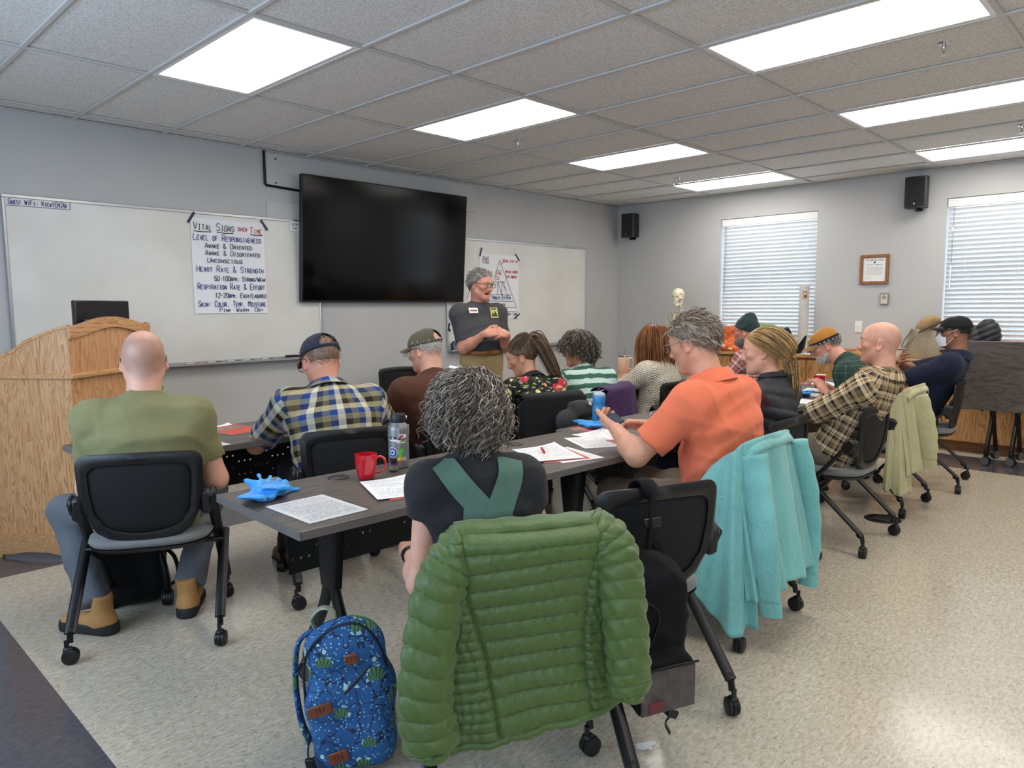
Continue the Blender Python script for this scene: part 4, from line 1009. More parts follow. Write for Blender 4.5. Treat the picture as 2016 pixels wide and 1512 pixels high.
def head_tint(V, opt):
    x, y, z = V.T; T = np.ones((len(V), 4)); g = lambda cx, cy, cz, r: np.exp(-(((np.abs(x)-cx)/r)**2+((y-cy)/r)**2+((z-cz)/r)**2))
    red = .8*g(.08, -.005, -.005, .03)+.6*g(0, .115, -.028, .018)+.45*g(.045, .075, -.02, .028)
    T[:, 1] -= .13*np.clip(red, 0, 1); T[:, 2] -= .13*np.clip(red, 0, 1)
    lip = np.exp(-((z+.062)/.008)**2)*(np.abs(x) < .026)*(y > .082); T[:, 0] -= .10*lip; T[:, 1] -= .28*lip; T[:, 2] -= .24*lip
    if opt.get('mouth'):
        mo = ((np.abs(z+.064) < .011) & (np.abs(x) < .019) & (y > .065) & (y < .0905)); T[mo, :3] = (.25, .12, .12)
    bc = opt.get('brow')
    if bc is not None:
        br = np.exp(-((z-.0325-.05*np.maximum(np.abs(x)-.03, 0)*-1)/.006)**2)*(np.abs(x) > .012)*(np.abs(x) < .05)*(y > .07); T[:, :3] = T[:, :3]*(1-br[:, None]*.75)+np.array(bc)*br[:, None]*.75
    if opt.get('stubble'):
        d = (z-.07-.875*(y-.09))/1.33; m_ = np.clip((d+.006)/.02, 0, 1)*np.clip((.108-z)/.03, 0, 1)
        m_ = m_*np.clip((.075-y)/.02, 0, 1); T[:, :3] *= 1-m_[:, None]*np.array((.36, .32, .27))*opt['stubble']
    if opt.get('beardshade'):
        m_ = np.clip((-.025-z)/.02, 0, 1)*np.clip((y-.0)/.03, 0, 1)*(1-lip); T[:, :3] *= 1-m_[:, None]*np.array((.26, .22, .18))*opt['beardshade']
    return T
def strands(n, seed, mask, steps, length, flow, width, curl=0.0, cfreq=40.0, off=(.002, .012), grav=0.0, collide=None, jitter=.15, c=CRC, r=CRR, ov=(1, 1, 1)):
    """grow hair strands over the scalp ellipsoid (head frame); returns V, F, rnd"""
    R = np.random.RandomState(seed); d = R.randn(n*6, 3); d /= np.linalg.norm(d, axis=1, keepdims=True); P = c+d*r
    keep = mask(P); P = P[keep][:n]; d = d[keep][:n]; n = len(P); of = R.uniform(off[0], off[1], n)[:, None]*np.array(ov, float)
    nr = d/r; nr /= np.linalg.norm(nr, axis=1, keepdims=True); P = P+nr*.001
    L = length*R.uniform(.75, 1.1, n)[:, None] if np.isscalar(length) else np.asarray(length(P, R))[:, None]
    ph = R.uniform(0, 6.28, n); fr = cfreq*R.uniform(.7, 1.3, n); jit = R.randn(n, 3)*jitter; path = [P.copy()]
    D = flow(P, nr, 0.0)+jit; D /= np.linalg.norm(D, axis=1, keepdims=True)
    for i in range(1, steps):
        t = i/(steps-1); nc = (P-c)/r**2; nc /= np.linalg.norm(nc, axis=1, keepdims=True)+1e-9; F = flow(P, nc, t)+jit; F[:, 2] -= grav*t; D = D*.55+F*.45; D /= np.linalg.norm(D, axis=1, keepdims=True)+1e-9
        P = P+D*L/(steps-1); q = (P-c)/(r+of); m = np.linalg.norm(q, axis=1, keepdims=True); P = np.where(m < 1, c+q/np.maximum(m, 1e-6)*(r+of), P)
        if collide is not None: P = collide(P, of)
        path.append(P.copy())
    Q = np.stack(path, 1)
    if curl:
        T = np.gradient(Q, axis=1); T /= np.linalg.norm(T, axis=2, keepdims=True)+1e-9; A = np.cross(T, np.array((.3, .5, .8))); A /= np.linalg.norm(A, axis=2, keepdims=True)+1e-9; B = np.cross(T, A)
        s = np.linspace(0, 1, steps)[None]*L; an = ph[:, None]+fr[:, None]*s*6.28; am = curl*np.clip(np.linspace(0, 1, steps)*2.5, 0, 1)[None]*R.uniform(.6, 1.3, n)[:, None]
        Q = Q+A*(np.cos(an)*am)[..., None]+B*(np.sin(an)*am)[..., None]
    return tubes(Q, width, R)
def tubes(Q, width, R, taper=True):
    n, st = Q.shape[:2]; T = np.gradient(Q, axis=1); T /= np.linalg.norm(T, axis=2, keepdims=True)+1e-9; A = np.cross(T, np.array((.21, .37, .9))); A /= np.linalg.norm(A, axis=2, keepdims=True)+1e-9; B = np.cross(T, A)
    w = width*(np.array([.8]+[1]*(st-3)+[.75, .25]) if taper else np.ones(st)); w = w[None, :]*R.uniform(.7, 1.3, n)[:, None]
    V = np.stack([Q+w[..., None]*(math.cos(a)*A+math.sin(a)*B) for a in (0, 2.094, 4.189)], 2)
    base = np.arange(n*st*3).reshape(n, st, 3); Fs = np.concatenate([np.stack([base[:, :-1, j], base[:, :-1, (j+1) % 3], base[:, 1:, (j+1) % 3], base[:, 1:, j]], -1).reshape(-1, 4) for j in range(3)])
    return V.reshape(-1, 3), Fs, np.repeat(R.uniform(0, 1, n), st*3)
def scalpfn(off, plane=(.07, .875, .09), cut_ear=True, scale=(1, 1, 1), back=0.0):
    e = ell(CRC-np.array((0, back, 0)), CRR*np.array(scale)+off); z0, m, y0 = plane; nn = math.sqrt(1+m*m)
    def fn(x, y, z):
        d = np.maximum(e[0](x, y, z), -((z-f4(z0))-f4(m)*(y-f4(y0)))/f4(nn))
        if cut_ear: d = np.maximum(d, -(np.sqrt(((np.abs(x)-f4(.082))/f4(1.6))**2+(y+f4(.002))**2+(z+f4(.004))**2)-f4(.027)))
        return d
    return (fn, e[1]-.01, e[2]+.01, .004, 'u')
def short_mask(z0=.07, m=.875, y0=.09, ear=True):
    def f(P):
        k = (P[:, 2]-z0-m*(P[:, 1]-y0)) > .003
        if ear: k &= ~((np.abs(P[:, 0]) > .06) & (np.hypot(P[:, 1]+.002, P[:, 2]+.004) < .028))
        return k
    return f
class Head:
    """places head-frame geometry in the person's frame"""
    def __init__(s, c, rot, sc=1.0): s.c = np.array(c, float); s.R = np.array(Matrix.Rotation(math.radians(rot[0]), 3, 'Z') @ Matrix.Rotation(math.radians(-rot[1]), 3, 'X') @ Matrix.Rotation(math.radians(rot[2]), 3, 'Y')); s.s = sc
    def __call__(s, V): return (np.asarray(V)*s.s) @ s.R.T+s.c
    def mb(s, mb):
        for i in range(len(mb.v)): mb.v[i] = s(mb.v[i])
        return mb
    def inv(s, p): return (np.asarray(p, float)-s.c) @ s.R/s.s
def glasses(hd, parent, m, r=.0016, style='rect', w=.0235, h=.0185, lens=True, tilt=0):
    mb = MB(); y0 = .121; z0 = .008
    for s in (-1, 1):
        P = superell(w, h, 2.2 if style == 'round' else 3.6, 20); loop = [(s*.034+p[0], y0-.10*abs(p[0]+s*.034)**1.0*.25, z0+p[1]) for p in P]; mb.tube(loop, r, 6, closed=True)
        mb.tube([(s*(.034+w), y0-.014, z0+.008), (s*.079, y0-.03, z0+.010), (s*.084, .0, z0+.012), (s*.083, -.012, z0+.004), (s*.08, -.022, z0-.012)], r*1.05, 6)
    mb.tube(spline([(-.0115, y0, z0+.004), (0, y0+.002, z0+.008), (.0115, y0, z0+.004)], 4), r, 6); o = obj('glasses', hd.mb(mb), m, parent)
    if lens:
        for s in (-1, 1):
            P = superell(w, h, 2.2 if style == 'round' else 3.6, 20); l = MB().add([(s*.034+p[0], y0-.10*abs(p[0]+s*.034)*.25, z0+p[1]) for p in P], [tuple(range(20))]); obj('lens', hd.mb(l), m_lens(), o)
    return o
_ml = []
def m_lens():
    if not _ml: _ml.append(m_pane('lens_glass', (.93, .95, .95, 1), .10))
    return _ml[0]
def ballcap(hd, parent, m, mbrim, opening=True, brim=True, tilt=0.0, strap=None, zr=.040):
    """baseball cap: dome with an arched opening and strap at the back, brim, button"""
    c = np.array((0, -.006, zr)); rr = np.array((.086, .110, .088)); nu, nv = 48, 12; P = np.zeros((nu, nv, 3))
    for i in range(nu):
        a = i/nu*2*PI+PI/2
        for j in range(nv):
            e = j/(nv-1)*PI/2*.985; ce = math.cos(e)**.80; wob = 1+.012*math.cos(3*a*2)*math.sin(2*e)
            P[i, j] = c+rr*np.array((math.cos(a)*ce*wob, math.sin(a)*ce*wob, math.sin(e)))+np.array((0, 0, -.004*math.sin(a)-.006))
    mb = MB(); ix = np.arange(nu*nv).reshape(nu, nv); Fs = []
    for i in range(nu):
        a = ((i+.5)/nu*2*PI+PI/2); da = abs((a-1.5*PI+PI) % (2*PI)-PI)
        for j in range(nv-1):
            if opening and da < .50 and j >= 1 and j < 1+5.2*math.sqrt(max(0, 1-(da/.50)**2)): continue
            Fs.append((ix[i, j], ix[(i+1) % nu, j], ix[(i+1) % nu, j+1], ix[i, j+1]))
    mb.add(P.reshape(-1, 3), Fs); crown = obj('cap', hd.mb(mb), m, parent, angle=180)
    md = crown.modifiers.new('cloth', 'SOLIDIFY'); md.thickness = .003; md.offset = 1
    top = MB().lathe([(0, .006), (.006, .005), (.008, 0)], 10, P[:, -1].mean(0)); obj('button', hd.mb(top), m, crown)
    if brim:
        B = np.zeros((17, 6, 3))
        for i in range(17):
            a = PI/2+(i/16-.5)*2.05
            for j in range(6):
                t = j/5; x = math.cos(a)*(rr[0]+.004*t); y0 = c[1]+math.sin(a)*rr[1]; B[i, j] = (x*(1-.03*t), y0-.004+t*.072*math.cos((i/16-.5)*2.3)**.6, c[2]-.004-.012*t-.024*(2*(i/16)-1)**2*(.4+.6*t)-tilt*t)
        obj('brim', hd.mb(MB().grid(B, .004)), mbrim, crown, angle=60)
    seams = MB()
    for k in range(6):
        i = int(k*nu/6); seams.tube(P[i, (6 if (opening and k == 3) else 0):]*1.0+np.array((0, 0, .001)), .0012, 4)
    obj('seam', hd.mb(seams), m, crown)
    return crown
def person(label, seat, deg, head, hrot=(0, 0, 0), pel=(0, -.05, .555), s=1.0, hs=1.0, sh=.185, g=1.0, belly=0.0, fem=False, bust=0.0, neck=(.05, .15), bow=.03,
           arms=None, sleeve=.62, hands=True, knees=None, feet=None, skin=None, shirt=None, trousers=None, shoe=None, facetint=None, grow=.016, loose=0.0,
           wr=.003, res=.0100, hres=.0050, ares=.0066, disp=None, mouth=0.0, jaw=1.0, collar=True, curl=(.5, .5), hand_n=None, hand_d=None, nohair=None, legs=True, neckr=None, sl_grow=.012, seed=1, hem=-.02, bvh=False, tuck=None):
    a = math.radians(-deg); t = thing('person', label, 'person', (seat[0], seat[1], 0), a); Rz = rotm(0, 0, a)
    hc = Rz.T @ (np.array(head, float)-np.array((seat[0], seat[1], 0))) if head is not None else None
    hd = Head(hc, hrot, hs); pel = np.array(pel, float); nb = hc-np.array((0, neck[0], neck[1]))
    if len(neck) > 2: nb[0] -= neck[2]
    ts = np.array([-.16, 0, .34, .62, .84, .985]); S = np.array([pel+(nb-pel)*q+np.array((0, -bow*math.sin(PI*min(max(q, 0), 1)), 0)) for q in ts]); S[0] = pel+np.array((0, .0, -.075))
    up = unit(nb-pel); X = np.array((1., 0, 0)); fwd = unit(np.cross(up, -X)); fwd = fwd if fwd[1] > 0 else -fwd
    if fem: A = np.array([.17, .178, .138*g, .152*g, .125, .05])*s; BF = np.array([.10, .10, .098+belly, .105, .062, .042])*s; BB = np.array([.11, .115, .088, .09, .078, .048])*s
    else: A = np.array([.165, .17, .160*g, .178*g, .145, .058])*s; BF = np.array([.10, .11, .115+belly, .118, .068, .048])*s; BB = np.array([.11, .112, .10, .108, .088, .056])*s
    shp = {}; el = {}; wri = {}; nr = neckr or ((.047 if fem else .060)*s)
    for sd, sg in (('L', -1), ('R', 1)):
        shp[sd] = S[4]+X*sg*sh+up*(-.012)+fwd*.004
        w, hint = (arms or {}).get(sd, ((sg*.13, .36, .80), (sg*.6, -.2, -.8)))
        el[sd], wri[sd] = ik(shp[sd], w, .295*s, .262*s, hint)
    q = .86 if fem else 1.0; r1, r2, r3, r4 = .053*s*q*g**.5, .044*s*q, .043*s*q, .029*s*q
    # skin: head and neck, arms with hands, trunk
    nbh = hd.inv(nb-up*.03); nkt = np.array((0, -.018, -.045)); hp = headprims(fem, mouth, jaw=jaw)+[cone(nkt, nbh, nr*.97/hs, nr*1.05/hs, k=.035)]
    hv, hf = isosurf(hp, hres, lo=(-.10, min(-.13, nbh[1]-.07), nbh[2]-.045), hi=(.10, .135, .135)); tint = head_tint(hv, facetint or {}); parts = [(hd(hv), hf)]; tl = [tint]
    for k_, sd in enumerate('LR'):
        fd = unit(wri[sd]-el[sd]); d_ = np.array((hand_d or {}).get(sd, fd), float); n_ = np.array((hand_n or {}).get(sd, (0, 0, -1)), float)
        pr = [cone(shp[sd]+X*(-.02 if sd == 'L' else .02)*0, el[sd], r1, r2, k=.03), ell(shp[sd], np.array((.058, .058, .06))*s*q, k=.03), cone(el[sd], el[sd]+fd*.09, r3*.98, r3*1.05, k=.03), cone(el[sd]+fd*.07, wri[sd], r3, r4, k=.03)]
        if hands: pr += handprims(wri[sd], d_, n_, sd, curl[k_], s*(.92 if fem else 1.0))
        v, f = isosurf(pr, ares); parts.append((v, f)); T = np.ones((len(v), 4)); tl.append(T)
    tv, tf = isosurf([spinesdf(S, A, BF, BB, X, grow=-.014)]+[cone(S[4], shp[sd], .05*s, .045*s, k=.04) for sd in 'LR'], .024); parts.append((tv, tf)); tl.append(np.ones((len(tv), 4)))
    V, F = joinmesh(parts); meshobj('body', V, F, skin, t, {'tint': ('FLOAT_COLOR', np.concatenate(tl))})
    em = MB()
    for sg in (-1, 1):
        o = obj('eye', hd.mb(MB().lathe([(0, -.0128)]+[(.0128*math.sin(i*PI/8), -.0128*math.cos(i*PI/8)) for i in range(1, 8)]+[(0, .0128)], 14, (sg*.032, .0868, .010))), mat('eye_white', (225, 222, 215), .25), t)
        obj('iris', hd.mb(MB().lathe([(0, .0132), (.004, .0128), (.0058, .0118)], 12, (sg*.032, .0868, .010), rotm(-PI/2, 0, 0))), mat('iris_dark', (52, 40, 32), .2), o)
    # shirt, split into trunk and sleeves along the armhole
    A2 = A.copy(); BF2 = BF.copy(); BB2 = BB.copy(); A2[1:3] += loose; BF2[1:3] += loose*1.2; BB2[1:3] += loose*.8
    tor = [spinesdf(S, A2, BF2, BB2, X, k=.03, grow=grow)]
    if bust: tor += [ell(S[3]+X*sg*.075*s+fwd*(.085*s)+up*.0, np.array((.075, .062, .07))*bust*s, k=.06) for sg in (-1, 1)]
    for sd in 'LR': tor += [cone(nb+up*-.045, shp[sd]+up*.012, (.05 if not fem else .04)*s+grow*.5, .056*s*q+grow*.5, k=.055)]
    for sd in 'LR': tor += [cone(S[4]-up*.03, shp[sd]-up*.022, .082*s*q, .058*s*q, k=.06)]
    if collar == 'crew': tor += [cone(nb-up*.050-fwd*.0, nb-up*.014+fwd*.002, nr+.020, nr+.010, k=.022, flat1=True)]
    slp = {}
    for sd in 'LR':
        fd = unit(wri[sd]-el[sd]); ud = unit(el[sd]-shp[sd]); pr = [ell(shp[sd], np.array((.060, .062, .064))*s*q+sl_grow*.8, k=.05)]; se = min(sleeve, 1.0)
        e_ = shp[sd]+(el[sd]-shp[sd])*se
        if sleeve <= 1.0: pr += [cone(shp[sd], e_, r1+sl_grow, r1+(r2-r1)*se+sl_grow*1.35, k=.045, flat1=True), cone(e_-ud*.012, e_+ud*.03, r1+(r2-r1)*se+.001, None, k=.002, flat0=True, op='s')]
        else:
            fe = el[sd]+(wri[sd]-el[sd])*(sleeve-1.0); re_ = r3+(r4-r3)*(sleeve-1)+sl_grow*1.0
            pr += [cone(shp[sd], el[sd], r1+sl_grow, r2+sl_grow*1.1, k=.045), cone(el[sd], fe, r3+sl_grow*1.15, re_, k=.014, flat1=True), cone(fe-fd*.014, fe+fd*.03, re_-.006, None, k=.002, flat0=True, op='s')]
        slp[sd] = pr
    wf = wrinkle(seed, wr*1.25, 17, (.25, .2, 1), True); dfn = (lambda x, y, z: wf(x, y, z)) if disp is None else (lambda x, y, z: wf(x, y, z)+disp(x, y, z, S, up))
    cut = [((lambda x, y, z: f4(tuck)-((x-f4(pel[0]))*f4(up[0])+(y-f4(pel[1]))*f4(up[1])+(z-f4(pel[2]))*f4(up[2]))), pel-.26, pel+np.array((.26, .26, tuck+.0)), .0, 'i')] if tuck is not None else []
    V, F = isosurf(tor+slp['L']+slp['R']+cut, res, disp=dfn); V_sh, F_sh = V, F; C_ = V[F].mean(1).astype(f4); ev = lambda pr: np.min([p[0](C_[:, 0], C_[:, 1], C_[:, 2]) for p in pr if p[4] == 'u'], 0)
    dt = ev(tor); lab = np.zeros(len(F), int)
    for i, sd in enumerate('LR'):
        ud = unit(el[sd]-shp[sd]); da = ev(slp[sd]); sg = -1 if sd == 'L' else 1
        sidew = ((C_-shp[sd]) @ (X*sg*.8+ud*.6)); lab[(da < dt+.004) & (sidew > .006) & (lab == 0)] = i+1
    so = None
    for i, nm in enumerate(('shirt', 'sleeve', 'sleeve')):
        if not (lab == i).any(): continue
        v, f, _ = submesh(V, F, lab == i)
        if i == 0:
            w_ = v-pel; hgt = w_ @ up; cl = np.c_[np.arctan2(w_[:, 0], -(w_ @ fwd)*1.25)*.17*s, hgt, np.zeros(len(v))]
        else:
            sd = 'LR'[i-1]; ud = unit(el[sd]-shp[sd]); fd = unit(wri[sd]-el[sd]); w_ = v-shp[sd]; al = w_ @ ud; w2 = v-el[sd]; al2 = w2 @ fd; on2 = (al2 > .02) & (np.linalg.norm(w2-al2[:, None]*fd, axis=1) < np.linalg.norm(w_-al[:, None]*ud, axis=1)+.002)
            n1 = unit(np.cross(ud, fd)+1e-4); b1 = np.cross(ud, n1); b2 = np.cross(fd, n1)
            an = np.where(on2, np.arctan2(w2 @ n1, w2 @ b2), np.arctan2(w_ @ n1, w_ @ b1)); cl = np.c_[an*.062*s, np.where(on2, .295*s+al2, al), np.zeros(len(v))]
        o = meshobj(nm, v, f, shirt if not isinstance(shirt, (list, tuple)) else shirt[min(i, 1)], t if so is None else so, {'cl': ('FLOAT_VECTOR', cl)}); so = so or o
    # trousers and shoes
    if legs:
        pr = [spinesdf(S[:3], np.array([.168, .172, .15])*s, np.array([.10, .11, .09])*s, np.array([.115, .114, .09])*s, X, k=.04, grow=.006)]; hip = {}
        for i, (sd, sg) in enumerate((('L', -1), ('R', 1))):
            hip[sd] = pel+np.array((sg*.092*s, .02, -.015)); kn = np.array((knees or {}).get(sd, (sg*.15, .40*s+pel[1]+.05, .51)), float); an = np.array((feet or {}).get(sd, (sg*.14, .40*s, .085))[:3], float); yw = (feet or {}).get(sd, (0, 0, 0, -sg*12))[3:] or (-sg*12,)
            ld = unit(an-kn); fe = an+np.array((0, 0, .0)); pr += [cone(hip[sd], kn, .088*s*g**.5, .064*s, k=.05), cone(kn, kn+(an-kn)*.5, .064*s, .062*s, k=.05), cone(kn+(an-kn)*.45, fe-ld*hem, .060*s, .066*s, k=.03, flat1=True)]
            if shoe is not None: shoe(t, an, math.radians(yw[0]), ld)
        V, F = isosurf(pr, .016, disp=wrinkle(seed+7, .006, 16, (.3, 1, .6), True)); meshobj('trousers', V, F, trousers, t)
    t['_'] = 0; del t['_']
    return dict(t=t, hd=hd, S=S, up=up, fwd=fwd, X=X, nb=nb, shp=shp, el=el, wri=wri, pel=pel, A=A, BF=BF, BB=BB, s=s, nr=nr, hs=hs, grow=grow, arm=(r1, r2, r3, r4), bvh=BVHTree.FromPolygons([tuple(q) for q in V_sh], [tuple(int(i) for i in q) for q in F_sh]) if bvh else None)
def shoe_plain(m, sole, h=.0, sh=.0, q=.011):
    def f(t, an, yaw, ld):
        c, s = math.cos(yaw), math.sin(yaw); P = lambda x, y, z: np.array((an[0]+c*x-s*y, an[1]+s*x+c*y, z))
        pr = [cone(P(0, -.035, .05), P(0, .15, .038), .042, .040, k=.03), cone(P(0, -.01, .06), P(0, -.02, an[2]+.03+h), .043, .042, k=.03, flat1=True), rb(P(0, .055, -.03), (.2, .3, .03), .002, k=.002, op='s')]
        V, F = isosurf(pr, q, lo=P(0, .06, 0)-np.array((.2, .2, .0)), hi=P(0, .06, 0)+np.array((.2, .2, an[2]+.06+h))); so = meshobj('shoe', V, F, m, t)
        pr = [cone(P(0, -.04, .012), P(0, .155, .012), .046, .044, k=.01)]+([cone(P(0, -.037, .045), P(0, .154, .036), .0465, .0435, k=.01)] if sh else [])+[rb(P(0, .055, -.03), (.2, .3, .031), .001, k=.001, op='s'), rb(P(0, .055, .056+sh), (.2, .3, .034), .001, k=.001, op='s')]
        V, F = isosurf(pr, q, lo=P(0, .06, 0)-np.array((.2, .2, .0)), hi=P(0, .06, .03+sh)+np.array((.2, .2, 0))); meshobj('sole', V, F, sole, so)
    return f
def fold_collar(p, m, h=.034, drop=.036, open_=.5, tilt=.02):
    """stand and fall of a shirt collar round the neck"""
    nb, up, fw, X = p['nb'], p['up'], p['fwd'], p['X']; nr = p['nr']; n = 33; P = np.zeros((n, 6, 3))
    for i in range(n):
        a = -PI/2+(i/(n-1)-.5)*2*(PI-open_*.5); dirv = X*math.cos(a)+fw*math.sin(a); fr = .5+.5*math.sin(a)
        base = nb+fw*.004-up*(.000+.036*fr); r0 = nr+.014; hh = h*(1-.15*fr)
        prof = [(r0+.006, -.012), (r0, .0), (r0-.001, hh*.7), (r0+.005, hh), (r0+.014, hh*.80), (r0+.042+.006*fr, hh-drop-.012*fr)]
        for j, (rr, z) in enumerate(prof): P[i, j] = base+dirv*rr+up*z
    me = MB().grid(P, .003).mesh('collar', True, 70); at = me.attributes.new('cl', 'FLOAT_VECTOR', 'POINT'); q = np.array([(i*.0125, -.011*j, 0) for i in range(n) for j in range(6)]*2, np.float32)
    if len(me.vertices) == len(q): at.data.foreach_set('vector', q.ravel())
    return obj('collar', me, m, p['t'])
# ================================================================== the class
SK_PINK = m_skin('skin_pink', (222, 166, 142)); SK_FAIR = m_skin('skin_fair', (228, 170, 140)); SK_TAN = m_skin('skin_tan', (206, 150, 122)); SK_BRN = m_skin('skin_brown', (150, 102, 76)); SK_RED = m_skin('skin_ruddy', (210, 146, 122))
HR_GREY = m_hair('hair_grey', [(.1, (84, 80, 76)), (.5, (138, 132, 126)), (.9, (196, 190, 182))]); HR_CURL = m_hair('hair_salt_pepper', [(.1, (64, 54, 46)), (.45, (124, 110, 98)), (.75, (174, 160, 146)), (.95, (224, 212, 198))])
HR_BRN = m_hair('hair_brown', [(.1, (58, 42, 30)), (.5, (104, 80, 58)), (.9, (150, 120, 90))]); HR_BLD = m_hair('hair_blonde', [(.1, (100, 72, 40)), (.5, (170, 132, 80)), (.9, (222, 190, 134))])
HR_AUB = m_hair('hair_auburn', [(.1, (88, 48, 20)), (.5, (142, 86, 40)), (.9, (180, 120, 66))]); HR_DKG = m_hair('hair_dark_grey', [(.1, (52, 44, 38)), (.5, (98, 86, 74)), (.9, (160, 146, 130))])
HR_GB = m_hair('hair_grey_brown', [(.1, (84, 70, 58)), (.5, (142, 126, 110)), (.9, (198, 184, 168))]); HR_WHT = m_hair('beard_white', [(.1, (160, 150, 140)), (.5, (208, 200, 190)), (.9, (240, 236, 228))])
HR_BLK = m_hair('hair_black', [(.1, (16, 14, 14)), (.9, (44, 40, 38))])
JEAN = m_cloth('dark_jeans', (36, 44, 62)); GJEAN = m_cloth('grey_jeans', (98, 102, 108)); KHAKI = m_cloth('khaki_trousers', (166, 142, 100)); TAUPE = m_cloth('taupe_trousers', (136, 124, 108)); DARKT = m_cloth('dark_trousers', (44, 42, 42)); OLIVE_T = m_cloth('brown_trousers', (88, 78, 62))
SHB = shoe_plain(mat('black_shoe', (26, 26, 28), .5), M_RUB); SHBR = shoe_plain(mat('brown_leather_shoe', (84, 62, 46), .55), M_RUB)
M_FRAMEB = mat('black_frame', (18, 18, 20), .3); M_FRAMEM = mat('metal_frame', (120, 112, 104), .3, .8)
def hairobj(p, parts, m, name='hair'):
    """parts: list of (V, F, rnd) in the head frame"""
    V, F = joinmesh([(a, b) for a, b, _ in parts]); r = np.concatenate([c for _, _, c in parts])
    return meshobj(name, p['hd'](V), F, m, p['t'], {'rnd': ('FLOAT', r)})
def shell(prims, h=.0045, val=.3, **k):
    V, F = isosurf(prims, h, **k); return V, F, np.full(len(V), val)+np.sin(V[:, 0]*300)*.1
def seatof(k): l = CH[k].location; return (l[0], l[1])
def downflow(w=1.0, out=.0, back=.0):
    def f(P, n, t):
        d = np.zeros_like(P); d[:, 2] = -w; d[:, 1] = -back; d = d-n*np.sum(d*n, 1, keepdims=True)*(1-t)*.8; return d/(np.linalg.norm(d, axis=1, keepdims=True)+1e-6)+n*out*(1-t)
    return f
def sweepflow(v, out=.25):
    v = np.array(v, float)
    def f(P, n, t):
        d = np.broadcast_to(v, P.shape).copy(); d[:, 2] -= .9*(1-np.clip((P[:, 2]-.02)/.1, 0, 1)); d = d-n*np.sum(d*n, 1, keepdims=True); return d/(np.linalg.norm(d, axis=1, keepdims=True)+1e-6)+n*out
    return f
def short_hair(p, m, n=500, length=.035, width=.0022, off=.007, flow=None, plane=(.07, .875, .09), seed=3, out=.3, maxz=None):
    ms = short_mask(*plane) if maxz is None else (lambda P: short_mask(*plane)(P) & (P[:, 2] < maxz))
    st = strands(n, seed, ms, 6, length, flow or sweepflow((0, -1, -.3), out), width, off=(.003, off+.010), jitter=.35)
    sh = shell([scalpfn(off, plane)]) if maxz is None else shell([scalpfn(off, plane), (lambda x, y, z: (z-f4(maxz))+0*x+0*y, np.array((-.12, -.12, -.1)), np.array((.12, .12, .15)), .002, 'i')])
    return hairobj(p, [sh, st], m)
def beard(p, m, length=.03, full=True, n=450, seed=8):
    pr = [ell((0, .066, -.098), (.030, .030, .022), k=.02), cone((-.05, .02, -.06), (-.02, .07, -.095), .024, .024, k=.02), cone((.05, .02, -.06), (.02, .07, -.095), .024, .024, k=.02), cone((-.026, .092, -.062), (-.012, .099, -.048), .008, .006, k=.008), cone((.026, .092, -.062), (.012, .099, -.048), .008, .006, k=.008)]
    def mask(P): return (P[:, 2] < -.052) & (P[:, 1] > .0) & ~((np.abs(P[:, 0]) < .018) & (P[:, 2] > -.072))
    c, r = np.array((0, .035, -.055)), np.array((.062, .062, .062))
    def fl(P, n, t): return n*.6+np.array((0, .15, -.9))
    st = strands(n, seed, mask, 6, length, fl, .0015, jitter=.3, c=c, r=r, off=(0, .004)); return hairobj(p, [shell(pr), st], m, 'beard')

# -- olive t-shirt, bald
P = {}
P['olive'] = person('bald man in an olive t-shirt seen from behind beside the lectern', seatof('olive'), 30, (1.161, 3.353, 1.17), (8, 6, 0), s=1.06, hs=1.08, sh=.198, g=1.14, belly=.03, bow=.045, neckr=.068, hem=.03,
  arms={'L': ((-.15, .27, .75), (-.35, -.3, -1)), 'R': ((.17, .28, .75), (.35, -.3, -1))}, sleeve=.66, skin=SK_PINK, shirt=m_cloth('olive_jersey', (130, 126, 88)), trousers=GJEAN,
  feet={'L': (-.24, -.01, .10, 62), 'R': (.10, .10, .10, -4)}, knees={'L': (-.40, .19, .50), 'R': (.19, .38, .50)}, facetint={'stubble': .9, 'brow': (.4, .3, .25)}, collar='crew', res=.0075, wr=.004,
  shoe=shoe_plain(mat('tan_nubuck', (176, 130, 76), .8, var=.12, vscale=20), mat('boot_rubber', (30, 29, 29), .7), .04, .026, .007))
glasses(P['olive']['hd'], P['olive']['t'], M_FRAMEB)
gm = cone((-.062, .05, -.085), (.06, .06, -.09), .045, None, k=.02); gv, gf = isosurf([ell((0, .055, -.105), (.068, .062, .030), k=.01)], .006)
meshobj('neck_gaiter', P['olive']['hd'](gv), gf, m_stripes('green_gaiter', (40, 60, 34), (130, 170, 90), .02), P['olive']['t'])
# -- blue plaid shirt, navy cap
M_PLB = m_plaid('blue_plaid', [(0, (30, 66, 132)), (.25, (212, 208, 190)), (.5, (40, 37, 30)), (.75, (122, 112, 80))], [(0, (32, 66, 128)), (.25, (206, 196, 154)), (.5, (44, 40, 30)), (.75, (150, 142, 112))], .110, .110, .5)
P['plaid'] = person('man in a blue plaid shirt and navy cap bent over the front table', seatof('plaid'), 18, (2.045, 3.363, 1.118), (14, 22, 0), s=1.06, hs=1.13, neckr=.068, sh=.205, g=1.15, belly=.04, neck=(.10, .125), bow=.07,
  arms={'L': ((-.13, .36, .78), (-1, -.3, -.5)), 'R': ((.13, .36, .78), (1, -.3, -.5))}, sleeve=.80, skin=SK_RED, shirt=M_PLB, trousers=JEAN, loose=.02, sl_grow=.02, wr=.004, res=.0075,
  feet={'L': (-.20, .32, .09, 10), 'R': (.15, .36, .09, -8)}, facetint={'brow': (.6, .5, .4)}, shoe=SHBR)
